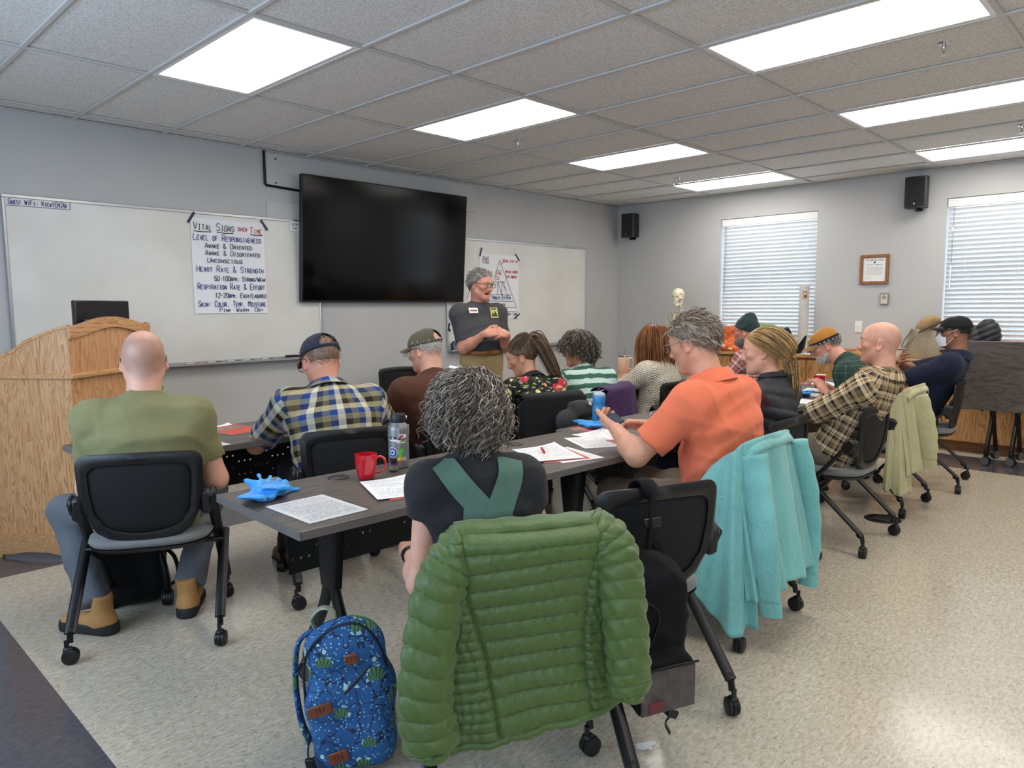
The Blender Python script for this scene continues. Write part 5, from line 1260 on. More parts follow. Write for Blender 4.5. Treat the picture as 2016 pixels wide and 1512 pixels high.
short_hair(P['plaid'], m_hair('hair_sandy', [(.1, (110, 84, 66)), (.9, (170, 140, 116))]), 360, .014, .0014, .003, maxz=.10)
NAVYC = m_cloth('navy_twill', (42, 46, 62)); ballcap(P['plaid']['hd'], P['plaid']['t'], NAVYC, NAVYC); fold_collar(P['plaid'], M_PLB); glasses(P['plaid']['hd'], P['plaid']['t'], M_FRAMEB)
# -- brown long sleeves, olive cap
P['brown'] = person('man in a dark brown long-sleeved shirt and olive cap reading a booklet', seatof('brown'), 10, (2.742, 3.349, 1.144), (30, 12, 0), s=1.06, sh=.205, g=1.12, belly=.04, bow=.06, neck=(.08, .14),
  arms={'L': ((-.16, .36, .82), (-1, -.3, -.6)), 'R': ((.10, .38, .82), (1, -.3, -.6))}, sleeve=1.9, skin=SK_PINK, shirt=m_cloth('brown_jersey', (84, 50, 36)), trousers=DARKT, facetint={'brow': (.5, .45, .4)}, shoe=SHB, collar='crew', wr=.004)
short_hair(P['brown'], HR_WHT, 320, .016, .0014, .003, maxz=.06); CAPO = m_cloth('olive_twill', (92, 86, 70)); ballcap(P['brown']['hd'], P['brown']['t'], CAPO, CAPO); glasses(P['brown']['hd'], P['brown']['t'], M_FRAMEB)
# -- floral shirt, ponytail
P['floral'] = person('woman with a long brown ponytail in a black floral shirt', seatof('floral'), 14, (3.584, 3.342, 1.058), (46, 22, 0), s=.96, sh=.17, g=1.12, fem=True, bust=1.0, neck=(.09, .125), bow=.07, belly=.03,
  arms={'L': ((-.14, .36, .79), (-.9, -.3, -.6)), 'R': ((.14, .36, .79), (.9, -.3, -.6))}, sleeve=.72, skin=SK_TAN, shirt=m_floral('floral_print'), trousers=DARKT, facetint={'brow': (.3, .22, .18)}, shoe=SHB, sl_grow=.02, loose=.02)
fold_collar(P['floral'], P['floral']['t'].children[3].data.materials[0] if False else MATS.setdefault('black_cotton', m_cloth('black_cotton', (20, 20, 24))), .03, .03)
def pony(p, m, tie, plane, tail, n=420, spread=.026, width=.0022, seed=4, wave=.006):
    tie = np.array(tie, float)
    def fl(P_, n_, t): d = tie-P_; d = d-n_*np.sum(d*n_, 1, keepdims=True)*.9; return d/(np.linalg.norm(d, axis=1, keepdims=True)+1e-6)
    st = strands(700, seed, short_mask(*plane), 9, lambda P_, R: np.linalg.norm(P_-tie, axis=1)*1.15, fl, .0018, off=(.004, .011), jitter=.05)
    R = np.random.RandomState(seed); C = spline(tail, 4); k = len(C); Q = np.zeros((n, k, 3)); s_ = np.linspace(0, 1, k); prof = spread*np.interp(s_, [0, .06, .3, .75, 1], [.35, .55, 1, .85, .35])
    o = R.randn(n, 3)*.5; ph = R.uniform(0, 6.28, (n, 1)); end = R.uniform(.82, 1.0, n)
    for i in range(n):
        Ci = np.stack([np.interp(s_*end[i], s_, C[:, a]) for a in range(3)], 1); Q[i] = Ci+o[i]*prof[:, None]+wave*np.sin(s_*9+ph[i])[:, None]*np.array((.7, .5, .2))*s_[:, None]
    tl = tubes(Q, width, R); return hairobj(p, [shell([scalpfn(.008, plane)]), st, tl], m)
pony(P['floral'], HR_BRN, (0, -.085, .10), (.075, .80, .085), [(0, -.085, .10), (.0, -.125, .095), (.0, -.15, .03), (.01, -.16, -.08), (.02, -.165, -.20), (.03, -.17, -.34)], spread=.042, n=330, width=.0032)
obj('scrunchie', P['floral']['hd'].mb(MB().lathe([(.014, -.010), (.022, -.004), (.022, .006), (.014, .012)], 14, (0, -.098, .102), rotm(.9, 0, 0))), mat('navy_velvet', (30, 34, 60), .8), P['floral']['t'])
# -- striped shirt, dark curls
P['striped'] = person('woman with short dark curls in a mint and green striped shirt', seatof('striped'), 18, (4.159, 3.328, 1.085), (40, 8, 0), s=.98, sh=.175, g=1.18, fem=True, bust=1.1, belly=.05, neck=(.07, .135), bow=.05,
  arms={'L': ((-.16, .34, .79), (-.9, -.3, -.6)), 'R': ((.14, .36, .79), (.9, -.3, -.6))}, sleeve=.62, skin=SK_TAN, shirt=m_stripes('green_stripes', (64, 104, 88), (196, 222, 212), .074, .47), trousers=DARKT, facetint={'brow': (.3, .25, .2)}, shoe=SHB, sl_grow=.02, loose=.03, collar='crew')
def curly(p, m, n, length, curl, width, off=(.006, .04), seed=5, plane=(.075, .70, .08), cf=28.0, steps=18, grav=.9, out=.75, floor=None, scale=(1.1, 1.08, 1.12), shoff=.012, jit=.10, ov=(1, 1, 1)):
    ms = lambda P_: (P_[:, 2]-plane[0]-plane[1]*(P_[:, 1]-plane[2])) > .002
    df = downflow(1.0)
    def fl(P_, n_, t): return df(P_, n_, t)*grav+n_*out*(1-t)
    st = strands(n, seed, ms, steps, length, fl, width, curl, cf, off, jitter=jit, collide=floor, ov=ov)
    return hairobj(p, [shell([scalpfn(shoff, plane, cut_ear=False, scale=scale)], val=.12), st], m)
curly(P['striped'], HR_DKG, 750, .125, .007, .0022, off=(.006, .03), seed=6, cf=22, steps=15, out=.5, grav=1.0, jit=.16, plane=(.08, .62, .085), scale=(1.06, 1.05, 1.02)); glasses(P['striped']['hd'], P['striped']['t'], M_FRAMEB, style='round')
obj('hair_clip', P['striped']['hd'].mb(MB().box((-.088, -.02, .08), (.004, .010, .05), .001, rotm(.5, .3, 0))), M_CHR, P['striped']['t'])
# -- cream sweater, auburn bob
P['sweater'] = person('red-haired woman in a cream cable-knit sweater', seatof('sweater'), 4, (4.894, 3.15, 1.125), (32, 4, 0), s=.98, sh=.175, g=1.12, fem=True, bust=1.0, neck=(.05, .15),
  arms={'L': ((-.17, .33, .80), (-.9, -.3, -.6)), 'R': ((.16, .34, .80), (.9, -.3, -.6))}, sleeve=1.9, skin=SK_FAIR, shirt=m_knit('cream_cable_knit', (226, 216, 196)), trousers=JEAN, facetint={'brow': (.5, .35, .25)}, shoe=SHB, sl_grow=.026, grow=.024, loose=.03, collar='crew')
def bob(p, m, n=700, length=.27, seed=9, plane=(.08, .62, .085), zend=-.155):
    ms = lambda P_: ((P_[:, 2]-plane[0]-plane[1]*(P_[:, 1]-plane[2])) > .0)
    st = strands(n, seed, ms, 12, lambda P_, R: np.clip((P_[:, 2]-zend)*1.12+.02+np.hypot(P_[:, 0], P_[:, 1])*0, .06, .36)+.05*(P_[:, 2] > .09), downflow(1.0, .15), .0024, off=(.006, .022), jitter=.07, grav=.4)
    pr = [scalpfn(.010, plane, cut_ear=False), cone((0, -.045, -.02), (0, -.045, zend+.045), .070, .066, k=.03, sq=((0, 1, 0), .75))]; return hairobj(p, [shell(pr, val=.25), st], m)
bob(P['sweater'], HR_AUB); glasses(P['sweater']['hd'], P['sweater']['t'], M_FRAMEB, r=.0012)
# -- beanie and beard
M_PPL = m_plaid('pink_plaid', [(0, (170, 90, 92)), (.3, (226, 200, 190)), (.6, (60, 52, 60)), (.75, (196, 120, 116))], [(0, (176, 96, 96)), (.3, (230, 206, 196)), (.6, (70, 60, 66)), (.75, (200, 130, 124))], .07, .07)
P['beanie'] = person('grey-bearded man in a dark green knit beanie in the far row', seatof('beanie'), 0, (6.25, 3.04, 1.16), (10, 4, 0), s=1.0, skin=SK_RED, shirt=M_PPL, sleeve=1.9, trousers=DARKT, facetint={'brow': (.55, .5, .48)}, shoe=SHB, res=.011)
beard(P['beanie'], HR_GREY, .045); glasses(P['beanie']['hd'], P['beanie']['t'], M_FRAMEB, w=.021, h=.015)
bv, bf_ = isosurf([scalpfn(.012, (.052, .42, .09), cut_ear=False), ell((0, -.02, .10), (.062, .075, .062), k=.03), ell((.01, -.045, .15), (.030, .034, .024), k=.03)], .005, disp=wrinkle(4, .003, 60)); bn = meshobj('beanie', P['beanie']['hd'](bv), bf_, m_fabric('green_knit', (22, 52, 50), 300, .5), P['beanie']['t'])
# -- curly-haired woman in overalls (nearest)
TEE = m_cloth('charcoal_tee', (40, 40, 42)); P['curly'] = person('woman with big grey curls and green crossed-strap overalls, nearest the camera', seatof('curly'), 32, (1.416, 1.543, 1.098), (4, 12, 0), pel=(-.06, -.05, .545), s=.94, hs=.95, sh=.132, g=1.02, fem=True, bust=.9, neck=(.045, .118), bow=.025, belly=.02,
  arms={'L': ((-.27, .20, .63), (-.1, -.7, -.8)), 'R': ((.17, .22, .64), (.1, -.7, -.8))}, sleeve=.30, skin=SK_PINK, shirt=TEE, trousers=m_cloth('green_canvas', (72, 100, 88)), facetint={}, shoe=SHB, collar='crew', res=.0065, wr=.003, sl_grow=.009, bvh=True)
def onback(p, pts, off):     # drape points of the back (lateral, height along spine) onto the shirt surface
    out = []; S = p['S']; hs_ = [(q-p['pel']) @ p['up'] for q in S]
    for u, h in pts:
        c = np.array([np.interp(h, hs_, S[:, a]) for a in range(3)]); A = np.interp(h, hs_, p['A'])+p['grow']; B = np.interp(h, hs_, p['BB'])+p['grow']
        o_ = c+p['X']*u-p['fwd']*.5; hit = p['bvh'].ray_cast(Vector(o_), Vector(p['fwd']))[0]; out.append((np.array(hit) if hit is not None else c+p['X']*u-p['fwd']*B)-p['fwd']*off)
    return np.array(out)
def overalls(p, m):
    def strip(c, w, off, nm):
        c = spline(np.c_[np.array(c), np.zeros(len(c))], 5)[:, :2]; T = np.gradient(c, axis=0); T /= np.linalg.norm(T, axis=1, keepdims=True)+1e-9; Nn = np.c_[-T[:, 1], T[:, 0]]; k = 7; G = np.zeros((len(c), k, 3))
        for j in range(k): G[:, j] = onback(p, c+Nn*w*(j/(k-1)-.5), off)
        o = obj(nm, MB().grid(G[:, ::-1], .004), m, p['t'], angle=60)
        for e in (.46, -.46):
            L = onback(p, c+Nn*w*e*.93, off+.0016); obj('stitching', MB().tube(L, .0011, 4), mat('pale_green_thread', (120, 148, 134), .8), o)
        return o
    tz = (p['nb']-p['pel']) @ p['up']
    strip([(-.092, tz-.012), (-.068, tz-.06), (-.034, tz-.11), (.006, tz-.17), (.03, tz-.27)], .070, .008, 'overall_strap')
    strip([(.094, tz-.012), (.080, tz-.06), (.052, tz-.11), (.020, tz-.17), (.0, tz-.27)], .070, .012, 'overall_strap')
    G = np.zeros((13, 9, 3)); top = tz-.145
    for i in range(13):
        for j in range(9):
            h = top*(1-j/8)+.02*(j/8); hw = np.interp(h, [0, .1, top-.1, top], [.17, .135, .095, .062]); u = hw*(i/6-1); hh = h if j else top+.01*abs(i/6-1)**1.2; G[i, j] = onback(p, [(u, hh)], .010)[0]
    b = obj('overall_back', MB().grid(G, .004), m, p['t'], angle=60)
    pk = np.array([[onback(p, [(-.03+.09*i/6, top-.12-.02*j)], .0165)[0] for j in range(2)] for i in range(7)]); obj('pocket', MB().grid(pk, .003), m, b)
overalls(P['curly'], m_cloth('sage_canvas', (84, 112, 98)))
def shoulders(p):
    z0 = p['hd'].inv(p['nb'])[2]
    def f(P_, of):
        lim = z0+.035-.30*np.maximum(np.abs(P_[:, 0])-.06, 0); low = P_[:, 2] < lim+of[:, 0]; P_[low, 2] = (lim+of[:, 0])[low]; b = (P_[:, 2] < z0+.08) & (P_[:, 1] > -.11-of[:, 0]) & (np.abs(P_[:, 0]) < .09); P_[b, 1] = (-.11-of[:, 0])[b]; return P_
    return f
curly(P['curly'], HR_CURL, 1900, .128, .0095, .0018, off=(.006, .040), seed=11, cf=20, steps=23, grav=1.0, out=.26, jit=.11, ov=(1.05, .8, .35), scale=(1.14, 1.06, 1.0), plane=(.08, .62, .085), shoff=.008)
obj('hair_clip', P['curly']['hd'].mb(MB().box((-.035, -.050, .124), (.055, .02, .010), .004, rotm(.4, .3, 0))), M_WHITE, P['curly']['t'])
def watch(p, sd, m=M_BLK, face=True):
    w, e = p['wri'][sd], p['el'][sd]; d = unit(w-e); c = w-d*.022; R = frame_to(d); o = obj('watch', MB().lathe([(.031, -.010), (.034, -.009), (.034, .009), (.031, .010)], 20, c, R, sq=(1, .85)), m, p['t'])
    if face: obj('watch_face', MB().lathe([(0, .010), (.016, .010), (.018, .006), (.018, 0)], 18, c+R @ np.array((0, -.026, 0)), R @ rotm(PI/2, 0, 0)), M_BLKM, o)
watch(P['curly'], 'L')
# -- orange polo
CORAL = m_cloth('coral_pique', (226, 118, 84)); P['orange'] = person('grey-haired man with glasses in a coral orange polo looking at his phone', seatof('orange'), 0, (2.892, 1.65, 1.232), (4, 16, 0), s=1.08, hs=1.04, sh=.205, g=1.18, belly=.05, bow=.06, neck=(.075, .145),
  arms={'L': ((-.235, .36, .835), (-.7, -.2, -.6)), 'R': ((.07, .40, .81), (.9, -.3, -.6))}, sleeve=.78, skin=SK_TAN, shirt=CORAL, trousers=TAUPE, facetint={'brow': (.5, .42, .36)}, shoe=SHBR, res=.007, wr=.0045, sl_grow=.022, loose=.015,
  hand_d={'L': (.42, .88, .12), 'R': (-.6, .75, .1)}, hand_n={'L': (.45, -.30, .80), 'R': (-.4, -.3, -.8)}, curl=(.62, .75), hres=.0040, ares=.0044)
fold_collar(P['orange'], CORAL, .040, .048)
short_hair(P['orange'], HR_GB, 850, .050, .0021, .012, sweepflow((.1, -1, -.25), .03), (.082, .80, .092), seed=21); glasses(P['orange']['hd'], P['orange']['t'], M_FRAMEM, w=.024, h=.016)
# -- dark quilted vest, blonde ponytail
def quilt(per, amp, lo=-.1):
    def f(x, y, z, S, up): h = x*f4(up[0])+y*f4(up[1])+z*f4(up[2]); return f4(-amp)*np.sqrt(np.abs(np.sin(h*f4(PI/per)))+f4(.002))
    return f
P['vest'] = person('blonde woman with a low ponytail in a dark quilted vest', seatof('vest'), 0, (3.74, 1.715, 1.152), (18, 6, 0), s=.97, sh=.168, g=1.08, fem=True, bust=.9, neck=(.055, .15), arms={'L': ((-.15, .34, .79), (-.9, -.3, -.6)), 'R': ((.15, .35, .79), (.9, -.3, -.6))},
  sleeve=1.9, skin=SK_FAIR, shirt=[m_cloth('charcoal_nylon', (52, 54, 58), .5, sheen=0), m_cloth('maroon_knit', (66, 28, 34))], trousers=JEAN, facetint={'brow': (.6, .45, .3)}, shoe=SHB, grow=.028, disp=quilt(.062, .010), collar='crew', wr=.002, res=.0075)
fold_collar(P['vest'], m_cloth('charcoal_nylon_collar', (46, 48, 52), .5), .052, .0, .7)
pony(P['vest'], HR_BLD, (0, -.105, -.045), (.08, .55, .085), [(0, -.105, -.045), (.0, -.128, -.065), (.0, -.135, -.12), (-.005, -.135, -.20), (-.005, -.13, -.29)], n=260, spread=.028, seed=31, width=.0026)
obj('hair_tie', P['vest']['hd'].mb(MB().lathe([(.013, -.012), (.020, -.006), (.020, .006), (.013, .012)], 14, (0, -.118, -.055), rotm(.8, 0, 0))), M_BLK, P['vest']['t'])
# -- tan flannel, bald
M_FLN = m_plaid('tan_flannel', [(0, (186, 164, 126)), (.18, (26, 24, 30)), (.32, (216, 200, 166)), (.40, (136, 92, 52)), (.47, (206, 190, 158)), (.60, (30, 28, 36)), (.74, (112, 92, 68))], [(0, (186, 166, 130)), (.20, (26, 24, 32)), (.36, (200, 184, 150)), (.44, (136, 92, 54)), (.50, (220, 206, 176)), (.68, (36, 32, 36)), (.80, (120, 100, 76))], .095, .105, .5)
P['flannel'] = person('bald man in a tan plaid flannel shirt leaning back with folded arms', seatof('flannel'), 0, (4.50, 1.365, 1.175), (8, -2, 0), pel=(0, -.04, .555), s=1.02, sh=.20, g=1.04, bow=.0, neck=(.035, .155),
  arms={'L': ((.07, .02, .75), (-.7, .9, -.5)), 'R': ((-.09, .04, .83), (.7, .9, -.5))}, sleeve=1.72, skin=SK_PINK, shirt=M_FLN, trousers=TAUPE, facetint={'stubble': .55, 'beardshade': .7, 'brow': (.45, .33, .26)}, shoe=SHBR, res=.0075, wr=.005, sl_grow=.020, loose=.012, ares=.005, hres=.0043, hand_d={'L': (.9, -.25, -.1), 'R': (-.9, -.1, -.1)}, knees={'L': (-.16, .43, .50), 'R': (.16, .44, .50)}, feet={'L': (-.16, .36, .09, 8), 'R': (.14, .42, .09, -8)})
fold_collar(P['flannel'], M_FLN)
# -- ochre cap, green checked pullover
M_GCH = m_plaid('green_check', [(0, (40, 62, 54)), (.90, (92, 112, 100))], [(0, (40, 62, 54)), (.90, (92, 112, 100))], .05, .05)
P['tan'] = person('white-bearded man in an ochre cap bowed over his papers', seatof('tan'), 0, (5.52, 2.055, 1.10), (24, 24, 0), s=1.04, sh=.195, g=1.15, belly=.04, neck=(.13, .10), bow=.09, pel=(.04, -.02, .555),
  arms={'L': ((-.02, .34, .785), (-.3, -.5, -1)), 'R': ((.18, .40, .785), (.6, -.5, -1))}, sleeve=1.85, skin=SK_RED, shirt=M_GCH, trousers=OLIVE_T, facetint={'brow': (.7, .66, .62)}, shoe=SHBR, res=.0085, collar='crew', ares=.005, hres=.0043)
short_hair(P['tan'], HR_GREY, 260, .016, .0014, .003, maxz=.04); beard(P['tan'], HR_WHT, .022); OCH = m_cloth('ochre_canvas', (178, 122, 52)); cp = ballcap(P['tan']['hd'], P['tan']['t'], OCH, m_cloth('sand_brim', (150, 112, 66)))
hb = []
for i in range(41):
    a = PI/2+(i/40-.5)*5.4; hb.append((math.cos(a)*.089, -.006+math.sin(a)*.113, .040-.004*math.sin(a)))
hg = np.array([[(x, y, z-.012+.026*j) for j in range(2)] for x, y, z in hb]); band = obj('hat_band', P['tan']['hd'].mb(MB().grid(hg, .002)), mat('black_webbing', (20, 20, 24), .7), cp)
for k in range(9):
    a = PI/2+(.35+.28*k); c = np.array((math.cos(a)*.0915, -.006+math.sin(a)*.1155, .034)); obj('band_mark', P['tan']['hd'].mb(MB().box(c, (.012, .003, .010), .001, rotm(0, 0, a-PI/2))), mat('grey_print', (170, 170, 172), .7), band)
glasses(P['tan']['hd'], P['tan']['t'], M_FRAMEM)
# -- navy polo, black cap, mask
NAVY = m_cloth('navy_pique', (24, 30, 52)); P['navy'] = person('man in a black cap, white mask and navy polo with folded arms', seatof('navy'), -7, (6.36, 1.404, 1.185), (6, 0, 0), pel=(0, .02, .555), s=1.04, sh=.205, g=1.12, belly=.03, bow=.0, neck=(.04, .155),
  arms={'L': ((.06, .12, .86), (-.7, .9, -.5)), 'R': ((-.13, .14, .93), (.7, .9, -.5))}, sleeve=.98, skin=SK_BRN, shirt=NAVY, trousers=DARKT, facetint={'brow': (.2, .15, .12)}, shoe=SHB, sl_grow=.022, ares=.005, hres=.0043, hand_d={'L': (.8, 0, -.3), 'R': (-.7, 0, .5)}, hand_n={'R': (.2, -.9, 0)})
short_hair(P['navy'], HR_BLK, 200, .006, .0012, .002, maxz=.04); BCAP = m_cloth('black_twill', (26, 26, 26)); ballcap(P['navy']['hd'], P['navy']['t'], BCAP, BCAP, opening=False); fold_collar(P['navy'], NAVY); glasses(P['navy']['hd'], P['navy']['t'], M_FRAMEB, w=.021, h=.015)
def mask(p):
    G = np.zeros((15, 9, 3))
    for i in range(15):
        u = i/7-1
        for j in range(9):
            v = j/8; G[i, j] = (u*(.060-.012*abs(v-.5)), .060+.072*(1-abs(u)**1.7)*(1-.35*abs(v-.45)*2)-.006*v, -.002-.112*v+.012*abs(u))
    o = obj('face_mask', p['hd'].mb(MB().grid(G[::-1], .002)), mat('white_mask', (236, 238, 240), .8), p['t'], angle=70)
    for s in (-1, 1): obj('ear_loop', p['hd'].mb(MB().tube(spline([(s*.058, .062, -.02), (s*.080, .02, .012), (s*.087, -.012, .022)], 5), .0018, 5).tube(spline([(s*.056, .058, -.10), (s*.080, .015, -.045), (s*.087, -.014, -.020)], 5), .0018, 5)), M_WHITE, o)
mask(P['navy'])
# -- the instructor
GTEE = m_cloth('graphite_tee', (70, 70, 72)); p = P['inst'] = person('grey-haired instructor in a charcoal t-shirt and khakis standing by the right whiteboard', (4.24, 4.43), 200, (4.195, 4.40, 1.577), (28, 6, 0), pel=(0, -.02, .97), s=1.0, sh=.172, g=1.10, belly=.055, bow=.0, neck=(.045, .15),
  arms={'L': ((-.09, .29, 1.175), (-.35, -.5, -1)), 'R': ((.09, .28, 1.185), (.35, -.5, -1))}, sleeve=.80, skin=SK_RED, shirt=GTEE, trousers=KHAKI, facetint={'brow': (.55, .5, .46), 'mouth': 1}, mouth=.6, shoe=SHBR, sl_grow=.014, loose=.010, collar='crew', hres=.0040, ares=.0044, res=.008, bvh=True, tuck=.045,
  hand_d={'L': (.9, .35, .15), 'R': (-.85, .4, .15)}, hand_n={'L': (.1, -.8, -.5), 'R': (-.1, -.8, -.5)}, curl=(.55, .6), knees={'L': (-.12, .02, .50), 'R': (.12, .02, .50)}, feet={'L': (-.13, -.02, .09, 10), 'R': (.13, -.02, .09, -10)}, jaw=1.08)
short_hair(p, HR_GREY, 700, .040, .0022, .011, sweepflow((0, -1, -.2), .25), (.082, .70, .09), seed=41); glasses(p['hd'], p['t'], M_FRAMEB, r=.002, style='round', w=.0235, h=.020)
obj('glasses_cord', p['hd'].mb(MB().tube(spline([(.085, -.02, -.005), (.086, -.045, -.07), (.07, -.075, -.12)], 6), .0018, 5)), M_BLK, p['t']); watch(p, 'R')
bl = [(p['pel']+p['up']*.055+np.array((math.cos(a)*.186*1.04, math.sin(a)*(.165 if math.sin(a) > 0 else .128)+.0, 0))) for a in np.linspace(0, 2*PI, 41)[:-1]]
belt = obj('belt', MB().tube(bl, .016, 6, closed=True, sq=(1.1, .35), up=(0, 0, 1)), mat('tan_belt', (146, 96, 48), .5), p['t']); obj('buckle', MB().box(p['pel']+p['up']*.055+np.array((0, .173, 0)), (.045, .008, .036), .004), mat('brass', (160, 120, 60), .3, .9), belt)
def onfront(p, u, h, off=.004):
    S = p['S']; hs_ = [(q-p['pel']) @ p['up'] for q in S]; c = np.array([np.interp(h, hs_, S[:, a]) for a in range(3)]); A = np.interp(h, hs_, p['A'])+p['grow']; B = np.interp(h, hs_, p['BF'])+p['grow']; hit = p['bvh'].ray_cast(Vector(c+p['X']*u+p['fwd']*.5), Vector(-p['fwd']))[0]; return (np.array(hit) if hit is not None else c+p['X']*u+p['fwd']*B)+p['fwd']*off
def patch(p, u, h, w, hh, m, nm, off=.006):
    G = np.array([[onfront(p, u-w/2+w*i/4, h-hh/2+hh*j/4, off) for j in range(5)] for i in range(5)]); return obj(nm, MB().grid(G, .002), m, p['t'])
nt_ = patch(p, .085, .405, .075, .042, M_WHITE, 'name_tag', .004); obj('name_stripe', MB().grid(np.array([[onfront(p, .085-.028+.056*i/4, .400+.012*j, .0068) for j in range(2)] for i in range(5)]), .0005), mat('red_print', (190, 70, 60), .6), nt_)
lg = patch(p, -.10, .385, .07, .085, mat('lime_print', (200, 204, 110), .7), 'shirt_logo', .004)
for du, hw, hh in ((-.012, .020, .034), (.012, .018, .026)):
    pts = [onfront(p, -.10+du+x, .385+z, .0068) for x, z in ((-hw, -.030), (hw, -.030), (.002, -.030+hh*1.4))]; obj('logo_mountain', MB().add(pts, [(0, 2, 1)]), GTEE, lg, smooth=False)
obj('logo_bar', MB().grid(np.array([[onfront(p, -.10-.024+.048*i/4, .385+.026+.010*j, .0068) for j in range(2)] for i in range(5)]), .0004), GTEE, lg)
# ================================================================== clothes on chairs, bags
def hermite(x, xs, ys): return np.interp(x, xs, ys)
def loc_of(k): o = CH[k]; return tuple(o.location), o.rotation_euler[2]
def m_nylon(name, col, rough=.38):
    m, nt, b = NM(name); c = lin(col); n = N(nt, 'TexNoise', {'Vector': coords(nt, 'Object'), 'Scale': 60.0, 'Detail': 4.0, 'Distortion': .8})
    n2 = N(nt, 'TexNoise', {'Vector': coords(nt, 'Object', (3, 3, 1)), 'Scale': 45.0, 'Detail': 2.0})
    put(nt, b.inputs['Base Color'], ramp(nt, n.outputs['Fac'], [(.3, tuple(v*.9 for v in c[:3])+(1,)), (.7, tuple(v*1.08 for v in c[:3])+(1,))]))
    b.inputs['Roughness'].default_value = rough; b.inputs['Sheen Weight'].default_value = .15; bumpn(nt, b, n2.outputs['Fac'], .30, .006); return m
GRN = m_nylon('green_ripstop', (76, 100, 44), .50)
def puff(v, per, sharp=.45): return np.abs(np.sin(PI*v/per))**sharp
def vnoise(x, y, seed, f=30.0):
    r = np.random.RandomState(seed); o = 0
    for i in range(5):
        a, b, p = r.uniform(-1, 1)*f, r.uniform(-1, 1)*f, r.uniform(0, 6.28); o = o+np.sin(a*x+b*y+p+1.3*np.sin(b*x*.7-a*y*.5+p*2))
    return o/5
def green_jacket():
    l, rz = loc_of('curly'); t = thing('puffer_jacket', 'green quilted puffer jacket hanging over the nearest chair back', 'jacket', (l[0], l[1], 0), rz)
    ztop, zb = .838, .300
    def surf(U, Vv, w0, per, seedk, seamdist):
        # U lateral (m), Vv 0 top..1 hem
        zl = zb+.035*np.clip(-U/.25, -1, 1)*-1-.03*(U < 0)*np.abs(U)/.25*0; z = ztop+(zl-ztop)*Vv; hgt = (ztop-z)
        zz = np.clip(z, BACK_Z0, .84); vv = (zz-BACK_Z0)/math.cos(BACK_T); y = -0.205-vv*math.sin(BACK_T)+.50*U*U-.055-.035*np.clip((BACK_Z0+.1-z)/.25, 0, 1)
        y = y+.045*np.exp(-((z-ztop)/.022)**2)
        row = hgt+.10*U*np.clip(hgt/.3, 0, 1)*.0+.012*np.sin(U*9+1)*np.clip(hgt/.1, 0, 1)+.006*vnoise(U, z, 3, 18)
        amp = .0185*puff(row, per, .36)*np.clip(seamdist/.012, .0, 1)**.5
        sd_ = np.abs(((row/per+.5) % 1)-.5)*per; wr = .0030*vnoise(U*1.0, z*1.2, seedk, 75)*np.clip(hgt/.05, 0, 1)+.0030*np.sin(U*190+6*vnoise(U, z, 8, 60))*np.exp(-(sd_/.010)**2)*np.clip(hgt/.03, 0, 1)+.006*np.sin(U*26+z*14)*np.clip((.55-z)/.25, 0, 1)
        return np.stack([U, y-amp-wr, z], -1)
    hl = lambda v: np.interp(v, [0, .3, .6, 1], [-.195, -.185, -.135, -.105]); hr = lambda v: np.interp(v, [0, .3, .6, 1], [.175, .135, .135, .150]); el_ = lambda v: np.interp(v, [0, .25, 1], [-.215, -.245, -.272]); er = lambda v: np.interp(v, [0, .25, 1], [.215, .235, .245])
    nv = 220; vs_ = np.linspace(0, 1, nv)
    for nm, a, b, nu, per, sd in (('back_panel', hl, hr, 70, .0495, 1), ('side_panel', el_, hl, 40, .0262, 2), ('side_panel', hr, er, 34, .0262, 5)):
        s_ = np.linspace(0, 1, nu)[:, None]; A, B = a(vs_)[None], b(vs_)[None]; U = A+(B-A)*s_; Vv = np.broadcast_to(vs_[None], U.shape); sdist = np.minimum(s_, 1-s_)*np.abs(B-A)
        G = surf(U, Vv, 0, per, sd, sdist); obj(nm, MB().grid(G, .006), GRN, t, angle=180)
    us = np.linspace(-.275, .248, 60); hem = []
    for u in us: hem.append(surf(np.array([[u]]), np.array([[1.0]]), 0, .05, 1, np.array([[.1]]))[0, 0]+np.array((0, .004, -.008+.003*math.sin(u*60))))
    obj('hem', MB().tube(hem, .014, 10, sq=(1, 1.25)), GRN, t, angle=180)
    def sleeve(path, r0, r1, nring, seedk):
        C = spline(path, 42); k = len(C); s_ = np.linspace(0, 1, k); r = r0+(r1-r0)*s_; base = MB(); L = np.sum(np.linalg.norm(np.diff(C, axis=0), axis=1)); n = 56; V = np.zeros((k, n, 3)); T = np.gradient(C, axis=0); T /= np.linalg.norm(T, axis=1, keepdims=True); th = np.arange(n)*2*PI/n
        for i in range(k):
            a = np.array((1., 0, 0)); a = unit(a-T[i]*(a@T[i])); b = np.cross(T[i], a); fr = s_[i]*nring+.10*np.sin(th*2+seedk+s_[i]*3)+.03*np.sin(th*3+seedk*2)
            rr = r[i]*(.85+.17*np.abs(np.sin(PI*fr))**.38)+.0022*np.sin(th*7+s_[i]*50+seedk)+.0022*np.sin(th*19+s_[i]*9+4*np.sin(s_[i]*40))*np.exp(-((fr+.5) % 1-.5)**2/.02); V[i] = C[i]+(np.cos(th)*rr)[:, None]*a*1.08+(np.sin(th)*rr)[:, None]*b*.80
        Fs = [(i*n+j, i*n+(j+1) % n, (i+1)*n+(j+1) % n, (i+1)*n+j) for i in range(k-1) for j in range(n)]+[tuple(range(n))[::-1], tuple((k-1)*n+j for j in range(n))]
        o = obj('sleeve', base.add(V.reshape(-1, 3), Fs), GRN, t, angle=120)
        obj('cuff', MB().tube([C[-1]+(C[-1]-C[-4])*.0, C[-1]+unit(C[-1]-C[-6])*.016], r1*.80, 20, sq=(1.05, .8)), GRN, o)
        return o
